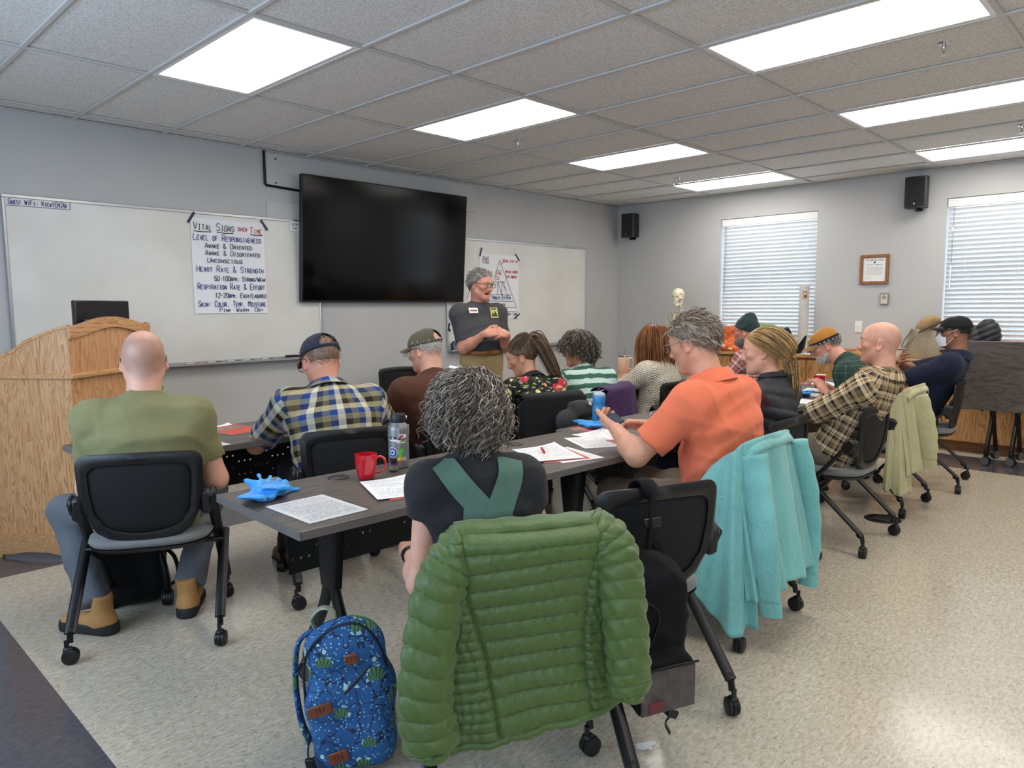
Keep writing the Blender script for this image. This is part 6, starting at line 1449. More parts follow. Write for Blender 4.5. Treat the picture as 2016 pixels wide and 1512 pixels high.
    sleeve([(-.165, -.240, .800), (-.215, -.270, .760), (-.255, -.295, .69), (-.285, -.318, .55), (-.298, -.335, .42), (-.282, -.340, .315)], .058, .066, 12, .5)
    sleeve([(.150, -.245, .812), (.198, -.275, .782), (.222, -.300, .72), (.232, -.320, .60), (.240, -.332, .47), (.245, -.332, .385)], .062, .054, 13, 2.1)
    yk = [(u, back_pt(u, .385)[1]+.004, .826+.010*math.cos(u*6)+.002*math.sin(u*70)) for u in np.linspace(-.205, .205, 40)]
    obj('collar_roll', MB().tube(yk, .026, 14, sq=(.8, 1.7), up=(0, 0, 1)), GRN, t, angle=180)
    G = np.array([[(u, back_pt(u, .3)[1]+.030+.012*puff(v*.36, .049), .815-.33*v) for v in np.linspace(0, 1, 50)] for u in np.linspace(.205, -.205, 30)]); obj('front_panel', MB().grid(G, .006), GRN, t, angle=180)
    red = mat('maroon_zip', (120, 36, 40), .5)
    for u, z in ((-.262, .40), (.232, .46)): obj('zip_pull', MB().box((u, -.345, z), (.006, .004, .05), .001, rotm(0, .12, 0)).box((u+.002, -.346, z-.03), (.009, .004, .016), .001), red, t)
green_jacket()
def m_worn(name, col):
    m, nt, b = NM(name); c = lin(col); n = N(nt, 'TexNoise', {'Vector': coords(nt, 'Object', (1, 1, .35)), 'Scale': 9.0, 'Detail': 5.0}); n2 = N(nt, 'TexNoise', {'Vector': coords(nt, 'Object', (1.2, 1.2, .8)), 'Scale': 26.0, 'Detail': 4.0, 'Distortion': 1.4})
    put(nt, b.inputs['Base Color'], ramp(nt, n.outputs['Fac'], [(.3, tuple(v*.88 for v in c[:3])+(1,)), (.7, tuple(min(1, v*1.12) for v in c[:3])+(1,))])); b.inputs['Roughness'].default_value = .85; b.inputs['Sheen Weight'].default_value = .3; bumpn(nt, b, n2.outputs['Fac'], .5, .012); return m
def curtain(t, nm, top, bot, m, nfold, amp, seed, nu=110, nv=46, thick=.003, bulge=0.0):
    """cloth hanging from one path to another with folds that deepen towards the hem"""
    A = spline(top, 12); B = spline(bot, 12); s = np.linspace(0, 1, nu); f = lambda P: np.stack([np.interp(s, np.linspace(0, 1, len(P)), P[:, a]) for a in range(3)], 1); A, B = f(A), f(B); T = np.gradient(A+B, axis=0); nn = np.stack([T[:, 1], -T[:, 0], 0*T[:, 0]], 1); nn /= np.linalg.norm(nn, axis=1, keepdims=True)+1e-9
    G = np.zeros((nu, nv, 3)); r = np.random.RandomState(seed); ph = r.uniform(0, 6.28, 3)
    for j in range(nv):
        v = j/(nv-1); w = np.sin(2*PI*nfold*s+ph[0]+.8*np.sin(5*s+ph[1])+v*.7)+.35*np.sin(2*PI*nfold*2.3*s+ph[2]); G[:, j] = A+(B-A)*v+nn*(amp*(v**.75)*w+bulge*math.sin(PI*v**.7)+.0022*vnoise(s*6, np.full(nu, v*4), seed, 9))[:, None]
    return obj(nm, MB().grid(G, thick), m, t, angle=180)
def hang_sleeve(t, path, r, m, cuff=True, sq=(1.0, .45), seed=1, buttons=0):
    C = spline(path, 10); k = len(C); s = np.linspace(0, 1, k); rr = r*(1-.25*s)*(1+.05*np.sin(s*30+seed)); o = obj('sleeve', MB().tube(C, rr, 18, sq=sq), m, t, angle=120)
    if cuff:
        d = unit(C[-1]-C[-4]); c = obj('cuff', MB().tube([C[-1]-d*.004, C[-1]+d*.055], r*.80, 18, sq=sq), m, o)
        for b in range(buttons): obj('button', MB().lathe([(0, .003), (.005, .003), (.006, 0)], 10, C[-1]+d*.04+np.array((-.01+.022*b, -r*.40, 0)), rotm(PI/2, 0, 0)), mat('shell_button', (196, 190, 176), .4), c)
    return o
def yokef(t, m):
    G = np.array([[(u, back_pt(u, .36)[1]+.035*math.cos(w)-.012, .822+.034*math.sin(w)-.05*(abs(u)/.23)**4) for w in np.linspace(-.2, PI+.2, 11)] for u in np.linspace(-.228, .228, 30)]); obj('yoke', MB().grid(G, .003), m, t, angle=180)
TEAL = m_worn('turquoise_cotton', (118, 182, 178)); l, rz = loc_of('orange'); t = thing('turquoise_shirt', 'turquoise button-up shirt draped over a chair back', 'shirt', (l[0], l[1], 0), rz)
curtain(t, 'back_panel', [(.235, -.215, .80), (.22, -.255, .845), (.0, -.300, .872), (-.22, -.262, .850), (-.245, -.215, .80)], [(.29, -.27, .27), (.25, -.35, .24), (.03, -.385, .24), (-.18, -.365, .23), (-.27, -.32, .21)], TEAL, 4.5, .024, 3)
curtain(t, 'front_panel', [(-.215, -.262, .845), (-.245, -.235, .82), (-.250, -.19, .79), (-.245, -.13, .74)], [(-.24, -.345, .10), (-.31, -.27, .075), (-.36, -.14, .20), (-.37, .04, .40)], TEAL, 2.2, .028, 8, 70, bulge=-.015)
curtain(t, 'front_panel', [(.245, -.14, .75), (.25, -.20, .80), (.225, -.255, .845)], [(.31, -.10, .30), (.32, -.22, .25), (.29, -.33, .25)], TEAL, 1.6, .016, 9, 50)
yokef(t, TEAL)
hang_sleeve(t, [(-.205, -.29, .80), (-.225, -.335, .62), (-.240, -.375, .42), (-.225, -.390, .22)], .060, TEAL, seed=2, buttons=1, sq=(1, .5)); hang_sleeve(t, [(.225, -.285, .80), (.265, -.325, .60), (.285, -.345, .38), (.275, -.345, .19)], .056, TEAL, seed=3, buttons=2, sq=(1, .5))
KHK = m_worn('pale_khaki_cotton', (186, 182, 140)); l, rz = loc_of('tan'); t = thing('khaki_shirt', 'pale khaki shirt hung over the chair of the bowed man', 'shirt', (l[0], l[1], 0), rz)
curtain(t, 'back_panel', [(.235, -.225, .82), (.21, -.262, .852), (.0, -.300, .872), (-.22, -.262, .852), (-.24, -.225, .82)], [(.25, -.29, .30), (.20, -.345, .28), (.0, -.36, .30), (-.20, -.345, .30), (-.26, -.30, .28)], KHK, 3.5, .015, 5)
curtain(t, 'front_panel', [(-.20, -.270, .85), (-.245, -.23, .82), (-.25, -.18, .78)], [(-.25, -.335, .17), (-.30, -.26, .15), (-.31, -.17, .18)], KHK, 2.0, .012, 6, 50)
hang_sleeve(t, [(-.13, -.305, .80), (-.13, -.36, .64), (-.12, -.385, .48), (-.11, -.385, .38)], .066, KHK, seed=5, sq=(1, .4)); yokef(t, KHK)
def draped(key, nm, label, cat, m, zback, zfront, w=.25, lump=.0, fold=3.0):
    l, rz = loc_of(key); t = thing(nm, label, cat, (l[0], l[1], 0), rz); y0 = lambda u: -.205+.62*u*u
    curtain(t, 'back_panel', [(w, -.20, .78), (w-.02, -.262, .830), (.0, -.302, .842), (-w+.02, -.262, .830), (-w, -.20, .78)], [(w+.04, -.25, zback), (w-.02, -.34, zback-.02), (0, -.355, zback+.01), (-w+.02, -.34, zback-.03), (-w-.04, -.25, zback)], m, fold, .012, 7, 80, 30)
    curtain(t, 'front_panel', [(-w+.01, -.205, .835), (0, -.245, .850), (w-.01, -.205, .835)], [(-w, -.13, zfront), (0, -.16, zfront), (w, -.13, zfront)], m, 2.0, .006, 4, 50, 16)
    G = np.array([[(u, y0(u)-.062*math.sin(a)-.01, .822+.030*math.cos(a)) for a in np.linspace(-1.6, 1.6, 9)] for u in np.linspace(-w+.015, w-.015, 26)]); obj('fold', MB().grid(G, .004), m, t, angle=180); return t
draped('striped', 'purple_jacket', 'smooth purple jacket over the chair of the striped-shirt woman', 'jacket', m_cloth('purple_fleece', (66, 36, 84), .7), .28, .60)
bj = draped('floral', 'black_jacket', 'black jacket with a charcoal hood over the chair of the floral-shirt woman', 'jacket', m_cloth('black_fleece', (17, 17, 19), .8), .34, .60)
v, f = isosurf([ell((.13, -.375, .76), (.12, .05, .055), rotm(0, .25, 0), k=.03), ell((.0, -.375, .68), (.085, .04, .075), rotm(0, .5, 0), k=.04)], .009, disp=wrinkle(3, .005, 40)); hd_ = meshobj('hood', v, f, m_cloth('charcoal_cotton', (58, 58, 60)), bj); obj('pin', MB().box((.14, -.43, .795), (.028, .008, .028), .004, rotm(-.4, .3, .2)), M_ALU, hd_)
# ---- backpacks
def m_bluebag():
    m, nt, b = NM('blue_print_canvas'); co = coords(nt, 'Object'); c = lin((46, 108, 172))
    n = N(nt, 'TexNoise', {'Vector': co, 'Scale': 7.0, 'Detail': 3.0}); c = mixc(nt, n.outputs['Fac'], lin((24, 70, 130)), lin((44, 106, 164)))
    w = N(nt, 'TexNoise', {'Vector': co, 'Scale': 16.0, 'Detail': 5.0}); d_ = N(nt, 'VectorMath', {0: co, 1: w.outputs['Color']}, operation='ADD')
    br = N(nt, 'TexVoronoi', {'Vector': N(nt, 'Mapping', {0: N(nt, 'VectorMath', {0: co, 1: N(nt, 'VectorMath', {0: w.outputs['Color'], 'Scale': .10}, operation='SCALE').outputs[0]}, operation='ADD').outputs[0]}).outputs[0], 'Scale': 13.0}, feature='DISTANCE_TO_EDGE')
    c = mixc(nt, ramp(nt, br.outputs['Distance'], [(.018, (1, 1, 1, 1)), (.032, (0, 0, 0, 1))]), c, lin((22, 34, 62)))
    dots = N(nt, 'TexVoronoi', {'Vector': co, 'Scale': 80.0}); c = mixc(nt, ramp(nt, dots.outputs['Distance'], [(.18, (.9, .9, .9, 1)), (.27, (0, 0, 0, 1))]), c, lin((140, 200, 226)))
    fan = N(nt, 'TexVoronoi', {'Vector': co, 'Scale': 13.0}); rnd = N(nt, 'SeparateColor', {0: fan.outputs['Color']}); keep = mth(nt, 'GREATER_THAN', rnd.outputs[0], .12)
    sp = N(nt, 'SeparateXYZ', {0: N(nt, 'VectorMath', {0: co, 1: fan.outputs['Position']}, operation='SUBTRACT').outputs[0]}); up = mth(nt, 'GREATER_THAN', sp.outputs[2], -.012)
    ang = mth(nt, 'ARCTAN2', sp.outputs[0], mth(nt, 'ADD', sp.outputs[2], .03)); rib = mth(nt, 'GREATER_THAN', mth(nt, 'SINE', mth(nt, 'MULTIPLY', ang, 22.0)), .72)
    fc = mixc(nt, rib, lin((84, 128, 92)), lin((24, 50, 54))); inn = mth(nt, 'MULTIPLY', mth(nt, 'MULTIPLY', keep, up), mth(nt, 'LESS_THAN', fan.outputs['Distance'], .36)); c = mixc(nt, inn, c, fc)
    rim = mth(nt, 'MULTIPLY', mth(nt, 'MULTIPLY', keep, up), mth(nt, 'MULTIPLY', mth(nt, 'GREATER_THAN', fan.outputs['Distance'], .36), mth(nt, 'LESS_THAN', fan.outputs['Distance'], .46))); dd = N(nt, 'TexVoronoi', {'Vector': co, 'Scale': 42.0}); c = mixc(nt, mth(nt, 'MULTIPLY', rim, mth(nt, 'LESS_THAN', dd.outputs['Distance'], .36)), c, lin((176, 216, 208)))
    put(nt, b.inputs['Base Color'], c); b.inputs['Roughness'].default_value = .75; f_ = N(nt, 'TexNoise', {'Vector': co, 'Scale': 11.0, 'Detail': 4.0, 'Distortion': 1.0}); bumpn(nt, b, f_.outputs['Fac'], .5, .02); return m
BLU = m_bluebag(); LEA = mat('brown_leather', (126, 66, 44), .55, var=.12, vscale=60, bump=.15, bscale=200); DNV = mat('navy_webbing', (40, 48, 84), .7)
def blue_pack():
    # local -y faces the camera side
    t = thing('blue_backpack', 'blue patterned backpack with leather patches leaning on the table leg', 'backpack', (1.20, 1.835, 0), rot=(0, math.radians(-5), math.radians(-38)))
    t.scale = (.93, .93, .93)
    pr = [rb((0, 0, .155), (.135, .085, .15), .06, k=.05), rb((.0, .005, .30), (.130, .075, .15), .07, k=.06), ell((.01, .0, .41), (.105, .065, .085), k=.05), rb((0, -.03, .09), (.125, .072, .085), .05, k=.03)]
    V, F = isosurf(pr, .0075, disp=wrinkle(12, .006, 26, (.5, .3, 1))); b = meshobj('body', V, F, BLU, t)
    obj('zipper', MB().tube(spline([(-.128, -.045, .10), (-.135, -.05, .26), (-.115, -.058, .40), (-.04, -.06, .475), (.05, -.05, .485), (.11, -.045, .42), (.135, -.04, .30), (.136, -.03, .16)], 8), .0045, 6), mat('black_zip', (18, 20, 30), .6), b)
    obj('pocket_zip', MB().tube(spline([(-.005, -.093, .275), (.045, -.096, .32), (.085, -.088, .355)], 6), .005, 6, sq=(1, .6)), MATS['black_zip'], b)
    for x, y, z, w, h, a in ((.03, -.088, .385, .042, .036, -.1), (-.085, -.098, .235, .078, .040, -.18), (-.045, -.110, .075, .066, .042, -.22)):
        lp = obj('leather_patch', MB().box((x, y, z), (w, .008, h), .003, rotm(.1, a, 0)), LEA, b)
        for i in range(3): obj('slot', MB().box((x-.012+.012*i, y-.0045, z+.002), (.0016, .002, .016), 0, rotm(.1, a, 0)), mat('dark_stitch', (40, 24, 18), .8), lp)
    obj('handle', MB().tube(spline([(-.085, .02, .445), (-.095, .02, .495), (-.06, .02, .525), (-.025, .02, .51), (-.02, .02, .475)], 6), .013, 8, sq=(1.4, .35), up=(0, 1, 0)), mat('floral_webbing', (150, 158, 140), .7, var=.5, vscale=60), t)
    obj('shoulder_strap', MB().tube(spline([(-.10, .06, .44), (-.155, .05, .40), (-.175, .03, .28), (-.17, .01, .16), (-.150, .0, .08)], 8), .03, 10, sq=(.28, 1.0), up=(1, 0, 0)), BLU, t, angle=120)
    st = obj('webbing_strap', MB().tube(spline([(-.150, -.01, .085), (-.155, -.03, .05), (-.14, -.05, .02)], 6), .012, 6, sq=(.2, 1), up=(1, 0, 0)).tube(spline([(-.12, -.07, .07), (-.10, -.12, .045), (-.085, -.145, .012), (-.03, -.16, .006), (.05, -.17, .006), (.10, -.165, .008)], 8), .0125, 6, sq=(.18, 1), up=(0, 0, 1)), DNV, t)
    obj('buckle', MB().box((-.145, -.045, .028), (.036, .016, .046), .004, rotm(.3, 0, 0)), M_BLK, st)
blue_pack()
def black_pack():
    l, rz = loc_of('pack'); t = thing('black_backpack', 'black backpack hanging by one strap from the empty chair', 'backpack', (l[0], l[1], 0), rz); cv = m_cloth('black_cordura', (7, 7, 9), .8, sheen=0); X0 = -.12
    pr = [rb((X0, -.375, .40), (.115, .07, .20), .05, k=.03), ell((X0, -.37, .60), (.075, .055, .07), k=.06), rb((X0-.005, -.44, .285), (.105, .045, .09), .035, k=.02)]
    V, F = isosurf(pr, .0085, disp=wrinkle(5, .009, 16, (.3, .3, 1), True)); b = meshobj('body', V, F, cv, t)
    obj('mesh_pocket', MB().box((X0-.005, -.485, .275), (.19, .008, .13), .004), mat('grey_mesh', (78, 70, 68), .7, var=.4, vscale=30), b); obj('strap_patch', MB().box((X0-.05, -.491, .235), (.05, .004, .03), .002), mat('maroon_patch', (110, 44, 46), .7), b)
    obj('pocket_zip', MB().tube([(X0-.11, -.489, .345), (X0+.0, -.494, .352), (X0+.10, -.487, .345)], .004, 6), M_BLKM, b); obj('side_zip', MB().tube(spline([(X0-.10, -.43, .56), (X0-.02, -.45, .50), (X0-.05, -.45, .40), (X0-.09, -.44, .36)], 6), .004, 6), M_BLKM, b)
    s = obj('shoulder_strap', MB().tube(spline([(X0+.0, -.355, .63), (X0+.03, -.325, .73), (X0+.05, -.300, .815), (X0+.055, -.255, .848), (X0+.055, -.205, .825), (X0+.055, -.195, .76)], 8), .028, 10, sq=(.26, 1.0), up=(0, .4, 1)).tube(spline([(X0+.03, -.335, .70), (X0+.06, -.36, .62), (X0+.075, -.39, .55), (X0+.05, -.42, .53)], 6), .016, 8, sq=(.25, 1), up=(0, 1, 0)), cv, t, angle=120)
    obj('strap_slider', MB().box((X0+.033, -.335, .735), (.062, .010, .028), .003, rotm(-.3, 0, 0)), M_BLK, s)
    ds = obj('dangling_strap', MB().tube(spline([(X0+.02, -.40, .205), (X0+.03, -.42, .17), (X0+.05, -.42, .15), (X0+.04, -.41, .12), (X0+.05, -.42, .09)], 6), .011, 6, sq=(.25, 1)), M_BLK, t); obj('buckle', MB().box((X0+.055, -.425, .155), (.04, .014, .026), .004, rotm(0, .5, 0)), M_BLK, ds)
black_pack()
v, f = isosurf([rb((0, 0, .15), (.15, .10, .15), .06, k=.03), ell((0, 0, .27), (.12, .08, .07), k=.05)], .012, disp=wrinkle(9, .006, 25)); bb = tag(meshobj('black_bag', v, f, m_cloth('black_bag_cloth', (15, 15, 17)), None), 'black bag on the floor under the olive-shirt man', 'bag'); bb.location = (1.16, 3.66, 0); bb.rotation_euler = (0, 0, -.5)
obj('carry_strap', MB().tube(spline([(.13, 0, .26), (.19, -.02, .20), (.20, -.03, .10), (.14, -.04, .05)], 6), .016, 8, sq=(.4, 1)), M_BLK, bb)

# ================================================================== things on the tables
def doc_mat(name, n=34, seed=0):
    m, nt, b = NM(name); co = nt.nodes.new('ShaderNodeTexCoord').outputs['Object']; sp = N(nt, 'SeparateXYZ', {0: co})
    row = mth(nt, 'FRACT', mth(nt, 'MULTIPLY', mth(nt, 'ADD', sp.outputs[1], 1.0), 1/.0082)); r_i = mth(nt, 'FLOOR', mth(nt, 'MULTIPLY', mth(nt, 'ADD', sp.outputs[1], 1.0), 1/.0082))
    cmb = N(nt, 'CombineXYZ', {0: mth(nt, 'MULTIPLY', sp.outputs[0], 170.0), 1: mth(nt, 'MULTIPLY', r_i, 7.3), 2: float(seed)}); wd = N(nt, 'TexNoise', {'Vector': cmb.outputs[0], 'Scale': 1.0, 'Detail': 2.0})
    par = N(nt, 'TexNoise', {'Vector': N(nt, 'CombineXYZ', {0: mth(nt, 'MULTIPLY', sp.outputs[0], 4.0), 1: mth(nt, 'MULTIPLY', r_i, 1.37), 2: float(seed+3)}).outputs[0], 'Scale': 1.0})
    ins = mth(nt, 'MULTIPLY', mth(nt, 'LESS_THAN', mth(nt, 'ABSOLUTE', sp.outputs[0]), .088), mth(nt, 'LESS_THAN', mth(nt, 'ABSOLUTE', sp.outputs[1]), .120))
    on_ = mth(nt, 'MULTIPLY', mth(nt, 'MULTIPLY', mth(nt, 'LESS_THAN', row, .42), mth(nt, 'GREATER_THAN', wd.outputs['Fac'], .44)), mth(nt, 'MULTIPLY', ins, mth(nt, 'GREATER_THAN', par.outputs['Fac'], .40)))
    put(nt, b.inputs['Base Color'], mixc(nt, mth(nt, 'MULTIPLY', on_, .62), lin((240, 240, 240)), lin((50, 50, 56)))); b.inputs['Roughness'].default_value = .65; return m
DOC = [doc_mat('printed_page_%d' % i, seed=i*11) for i in range(3)]
def sheet(label, x, y, deg, k=0, z=TT, curlz=.004, w=.216, h=.279, m=None, nm='paper_sheet', cat='paper', group='printed pages on the tables'):
    G = np.array([[(w*(i/8-.5), h*(j/8-.5), .0008+curlz*((i/8)**3*(j/8)**2)) for j in range(9)] for i in range(9)]); o = obj(nm, MB().grid(G, .0005), m or DOC[k % 3]); o.location = (x, y, z+.0008); o.rotation_euler = (0, 0, math.radians(deg)); return tag(o, label, cat, group)
RED = mat('red_booklet', (206, 78, 58), .5)
def booklet(label, x, y, deg, z=TT, w=.216, h=.279, th=.005):
    t = thing('booklet', label, 'booklet', (x, y, z), math.radians(deg), group='red course booklets')
    obj('cover', MB().box((0, 0, th-.0004), (w, h, .0008)).box((0, 0, .0005), (w, h, .0008)), RED, t, smooth=False); obj('pages', MB().box((.001, 0, th/2), (w-.004, h-.004, th-.002)), M_PAPER, t, smooth=False)
    obj('cover_picture', MB().box((0, h*.22, th+.0003), (w*.9, h*.34, .0003)), mat('cover_print', (150, 120, 112), .5, var=.6, vscale=40), t, smooth=False); return t
sheet('printed page in a clear sleeve at the left end of the near table', 1.225, 2.072, 0, 0, curlz=0)
obj('clear_sleeve', MB().box((0, 0, .0022), (.235, .298, .0004)), m_pane('clear_vinyl', (.97, .97, .97, 1), .06), bpy.data.objects['paper_sheet'], smooth=False)
booklet('red booklet under the loose page by the red mug', 1.585, 2.075, -14, th=.004); sheet('loose printed page between the red mug and the curly-haired woman', 1.565, 2.085, -22, 1, TT+.0046, .02)
booklet('red booklet at the bottom of the page stack with the red pen', 2.40, 2.055, -24); sheet('page sticking out below the stack with the red pen', 2.44, 2.02, -16, 2, curlz=0)
for i in range(3): sheet(['lowest page of the stack under the red pen', 'middle page of the stack under the red pen', 'top page of the stack under the red pen'][i], 2.385-.004*i, 2.07+.003*i, -27+2*i, i, TT+.0065+.001*i, .006+.012*(i == 2))
sheet('left printed page beside the phone-reading man', 2.77, 2.11, -30, 0, curlz=.01); sheet('right printed page beside the phone-reading man', 2.93, 2.16, -8, 1, TT+.001, .012); booklet('red booklet by the elbow of the man in orange', 2.86, 1.985, -20, w=.14, h=.16)
booklet('booklet under the second pair of blue gloves', 3.08, 2.375, 12, w=.2, h=.14)
def pen(label, p, deg, m, group='pens', pitch=0.0):
    t = thing('pen', label, 'pen', p, rot=(0, pitch, math.radians(deg)), group=group); obj('barrel', MB().tube([(-.065, 0, .005), (.045, 0, .005)], .005, 10), m, t); obj('tip', MB().tube([(.045, 0, .005), (.06, 0, .0045), (.068, 0, .004)], [.0045, .002, .0007], 8), M_ALU, t); obj('clip', MB().box((-.045, 0, .0108), (.036, .003, .0015)), M_BLK, t); return t
pen('red pen lying on the page stack', (2.40, 2.12, TT+.0105), 48, mat('red_pen', (196, 30, 40), .3)); pen('silver pen past the phone-reading man', (3.70, 2.40, TT), 30, M_ALU)
def gloves(label, x, y, deg, sc_=1.0, seed=1):
    r = np.random.RandomState(seed); pr = []
    for g in range(2):
        o = np.array((.05*g-.02, .03*g, .008+.010*g)); a = .5*g+.2; R = rotm(.1*g, .1, a); P_ = lambda q: o+R @ np.array(q)
        pr += [rb(P_((0, 0, .004)), (.05, .045, .009), .008, R, k=.02), rb(P_((-.075, -.005, .006)), (.045, .038, .008), .007, R @ rotm(0, .2, .2), k=.02)]
        for i in range(4): pr.append(cone(P_((.04, -.03+.02*i, .006)), P_((.085+r.uniform(-.02, .02), -.05+.032*i+r.uniform(-.01, .01), .004+r.uniform(0, .02))), .010, .007, k=.008))
        pr.append(cone(P_((.0, .04, .008)), P_((.04, .075, .012)), .011, .007, k=.008))
    pr = [(lambda fn: (fn, a, b, k, op))(p[0]) for p in pr for (_, a, b, k, op) in [p]]
    V, F = isosurf(pr, .0042, disp=wrinkle(seed+20, .0050, 34, (.6, .6, .3), True)); V = V.copy(); V[:, 2] = np.maximum(V[:, 2], 0)*.85; V *= sc_
    o = meshobj('disposable_gloves', V, F, NIT); o.location = (x, y, TT+.0005); o.rotation_euler = (0, 0, math.radians(deg)); return tag(o, label, 'gloves', 'crumpled blue nitrile gloves')
_mo = meshobj
def meshobj(name, V, F, m, parent=None, attrs=None, angle=180): return _mo(name, V, F, m, parent, attrs, angle)
NIT = mat('blue_nitrile', (48, 150, 224), .42, sheen=.1)
gloves('crumpled blue gloves at the left corner of the near table', 1.21, 2.335, 20, 1.25, 1); g2 = gloves('blue gloves lying beside the blue water bottle', 3.10, 2.375, 35, .95, 2); g2.location.z += .006; gloves('blue gloves on the far end of the near row', 5.25, 2.10, 10, 1.1, 3)
MUG = mat('red_glaze', (196, 22, 40), .12, coat=.6)
def mug(label, x, y, deg, handle=True):
    t = thing('red_mug', label, 'mug', (x, y, TT), math.radians(deg), group='red mugs'); obj('cup', MB().lathe([(0, .004), (.026, .0), (.030, .002), (.035, .02), (.0405, .06), (.0425, .098), (.0405, .0985), (.0385, .06), (.033, .02), (.027, .008), (0, .008)], 36), MUG, t, angle=60)
    if handle: obj('handle', MB().tube(spline([(.039, 0, .082), (.058, 0, .086), (.073, 0, .070), (.071, 0, .045), (.055, 0, .028), (.036, 0, .026)], 7), .0058, 10, sq=(1.2, .8), up=(0, 1, 0)), MUG, t)
    obj('coffee', MB().lathe([(0, .07), (.0385, .07)], 24), mat('coffee', (40, 24, 14), .1), t)
mug('red mug beside the sticker-covered steel bottle', 1.575, 2.295, -40); mug('red mug in front of the man in the ochre cap', 5.80, 2.20, 60)
# steel bottle with stickers
def bottle():
    t = thing('steel_bottle', 'grey steel water bottle covered with stickers', 'bottle', (1.79, 2.372, TT), math.radians(0)); R_ = .0425
    b = obj('body', MB().lathe([(0, .001), (.038, .0), (R_, .005), (R_, .158), (.040, .172), (.031, .184), (.029, .190), (0, .19)], 40), mat('hammered_grey', (128, 130, 132), .38, .55), t); c = obj('cap', MB().lathe([(0, .188), (.031, .188), (.0315, .192), (.0315, .217), (.029, .222), (0, .222)], 36), M_BLK, t)
    obj('cap_rivet', MB().lathe([(0, .004), (.006, .004), (.007, 0)], 12, (.024, -.0215, .207), rotm(PI/2, 0, .8)), M_ALU, c); obj('cap_strap', MB().tube(spline([(.028, -.012, .207), (.040, .0, .205), (.030, .02, .205)], 5), .005, 8), M_BLK, c)
    def stick(a0, z0, poly, m, off, parent=b):      # polygon in (arc, z) wrapped on the bottle
        P_ = np.array(poly, float); n = len(P_); cen = P_.mean(0); V = []
        for rr in (1.0, .5, 0.0):
            for q in P_: w = cen+(q-cen)*rr; a = a0+w[0]/R_; V.append(((R_+off)*math.cos(a), (R_+off)*math.sin(a), z0+w[1]))
        Fs = [(k*n+i, k*n+(i+1) % n, (k+1)*n+(i+1) % n, (k+1)*n+i) for k in range(2) for i in range(n)]; return obj('sticker', MB().add(V, Fs), m, parent)
    def wrap(mb, a0, z0, off):
        for i in range(len(mb.v)):
            q = mb.v[i].copy(); a = a0+q[:, 0]/R_; mb.v[i] = np.c_[(R_+off)*np.cos(a), (R_+off)*np.sin(a), z0+q[:, 2]]
        return mb
    A = -2.355; sub = lambda P_, n=4: [tuple(np.array(P_[i])+(np.array(P_[(i+1) % len(P_)])-np.array(P_[i]))*k/n) for i in range(len(P_)) for k in range(n)]
    wh = mat('sticker_white', (238, 238, 236), .4)
    s1 = stick(A-.55, .128, sub([(-.035, -.008), (.022, -.016), (.025, -.004), (-.03, .010)]), wh, .0006); obj('lettering', wrap(lettering('BROOKLYN', -.034, -.009, .012, .056, .0024, .02, slant=0), A-.55, .130, .0012), M_INK, s1, smooth=False)
    s2 = stick(A+.42, .125, sub([(-.020, -.017), (.016, -.018), (.022, .016), (-.008, .018)]), wh, .0006); stick(A+.42, .125, sub([(-.017, -.014), (-.003, .0), (.014, .014), (-.007, .015)]), mat('sticker_red', (190, 64, 58), .4), .001, s2); stick(A+.42, .125, sub([(-.010, -.014), (.014, -.015), (.018, .010), (.004, -.002)]), mat('sticker_green', (120, 150, 84), .4), .001, s2); stick(A+.42, .126, sub([(-.018, -.010), (-.012, -.012), (.021, .006), (.019, .012)]), wh, .0014, s2)
    obj('lettering', wrap(lettering('NAPOLI', -.014, -.008, .009, .034, .0018, .02, slant=.0), A+.42, .127, .0018), M_INK, s2, smooth=False)
    circ = lambda r: [(r*math.cos(i*PI/10), r*math.sin(i*PI/10)) for i in range(20)]
    s3 = stick(A-.48, .068, circ(.021), wh, .0006)
    for r_, cc, o_ in ((.0185, (34, 58, 130), .0010), (.0115, wh, .0014), (.0085, (120, 180, 226), .0018), (.0045, (20, 24, 40), .0022)): stick(A-.48, .068, circ(r_), cc if not isinstance(cc, tuple) else mat('sticker_%d_%d' % cc[:2], cc, .4), o_, s3)
    lf = mat('sticker_leaf', (104, 176, 60), .4)
    for k, (x, z, r_) in enumerate(((-.008, .068, .009), (.004, .075, .010), (-.002, .058, .010), (.011, .062, .009), (.014, .078, .007))): stick(A+.38+x/R_, z, circ(r_), lf if k < 3 else mat('sticker_teal_leaf', (64, 140, 110), .4), .0006+.0003*k)
    for x, cc in ((-.010, (240, 200, 60)), (.003, (236, 150, 50)), (.015, (130, 180, 220))): stick(A+.38, .042, sub([(x-.006, -.007), (x+.006, -.008), (x+.006, .006), (x-.006, .007)], 2), mat('sticker_pot_%d' % cc[2], cc, .4), .002)
bottle()
t = thing('sanitizer_bottle', 'tiny purple hand sanitizer bottle against the steel bottle', 'bottle', (1.722, 2.318, TT)); obj('body', MB().lathe([(0, 0), (.017, .0), (.019, .004), (.019, .030), (.014, .038), (0, .038)], 22, sq=(1, .75)), mat('purple_gel', (92, 40, 110), .15, trans=.3), t); obj('label_print', MB().lathe([(.0193, .009), (.0193, .027)], 22, sq=(1, .76)), mat('purple_label', (120, 130, 90), .4, var=.5, vscale=60), t); obj('cap', MB().lathe([(0, .036), (.013, .036), (.014, .040), (.013, .053), (.010, .056), (0, .056)], 20), M_BLK, t)
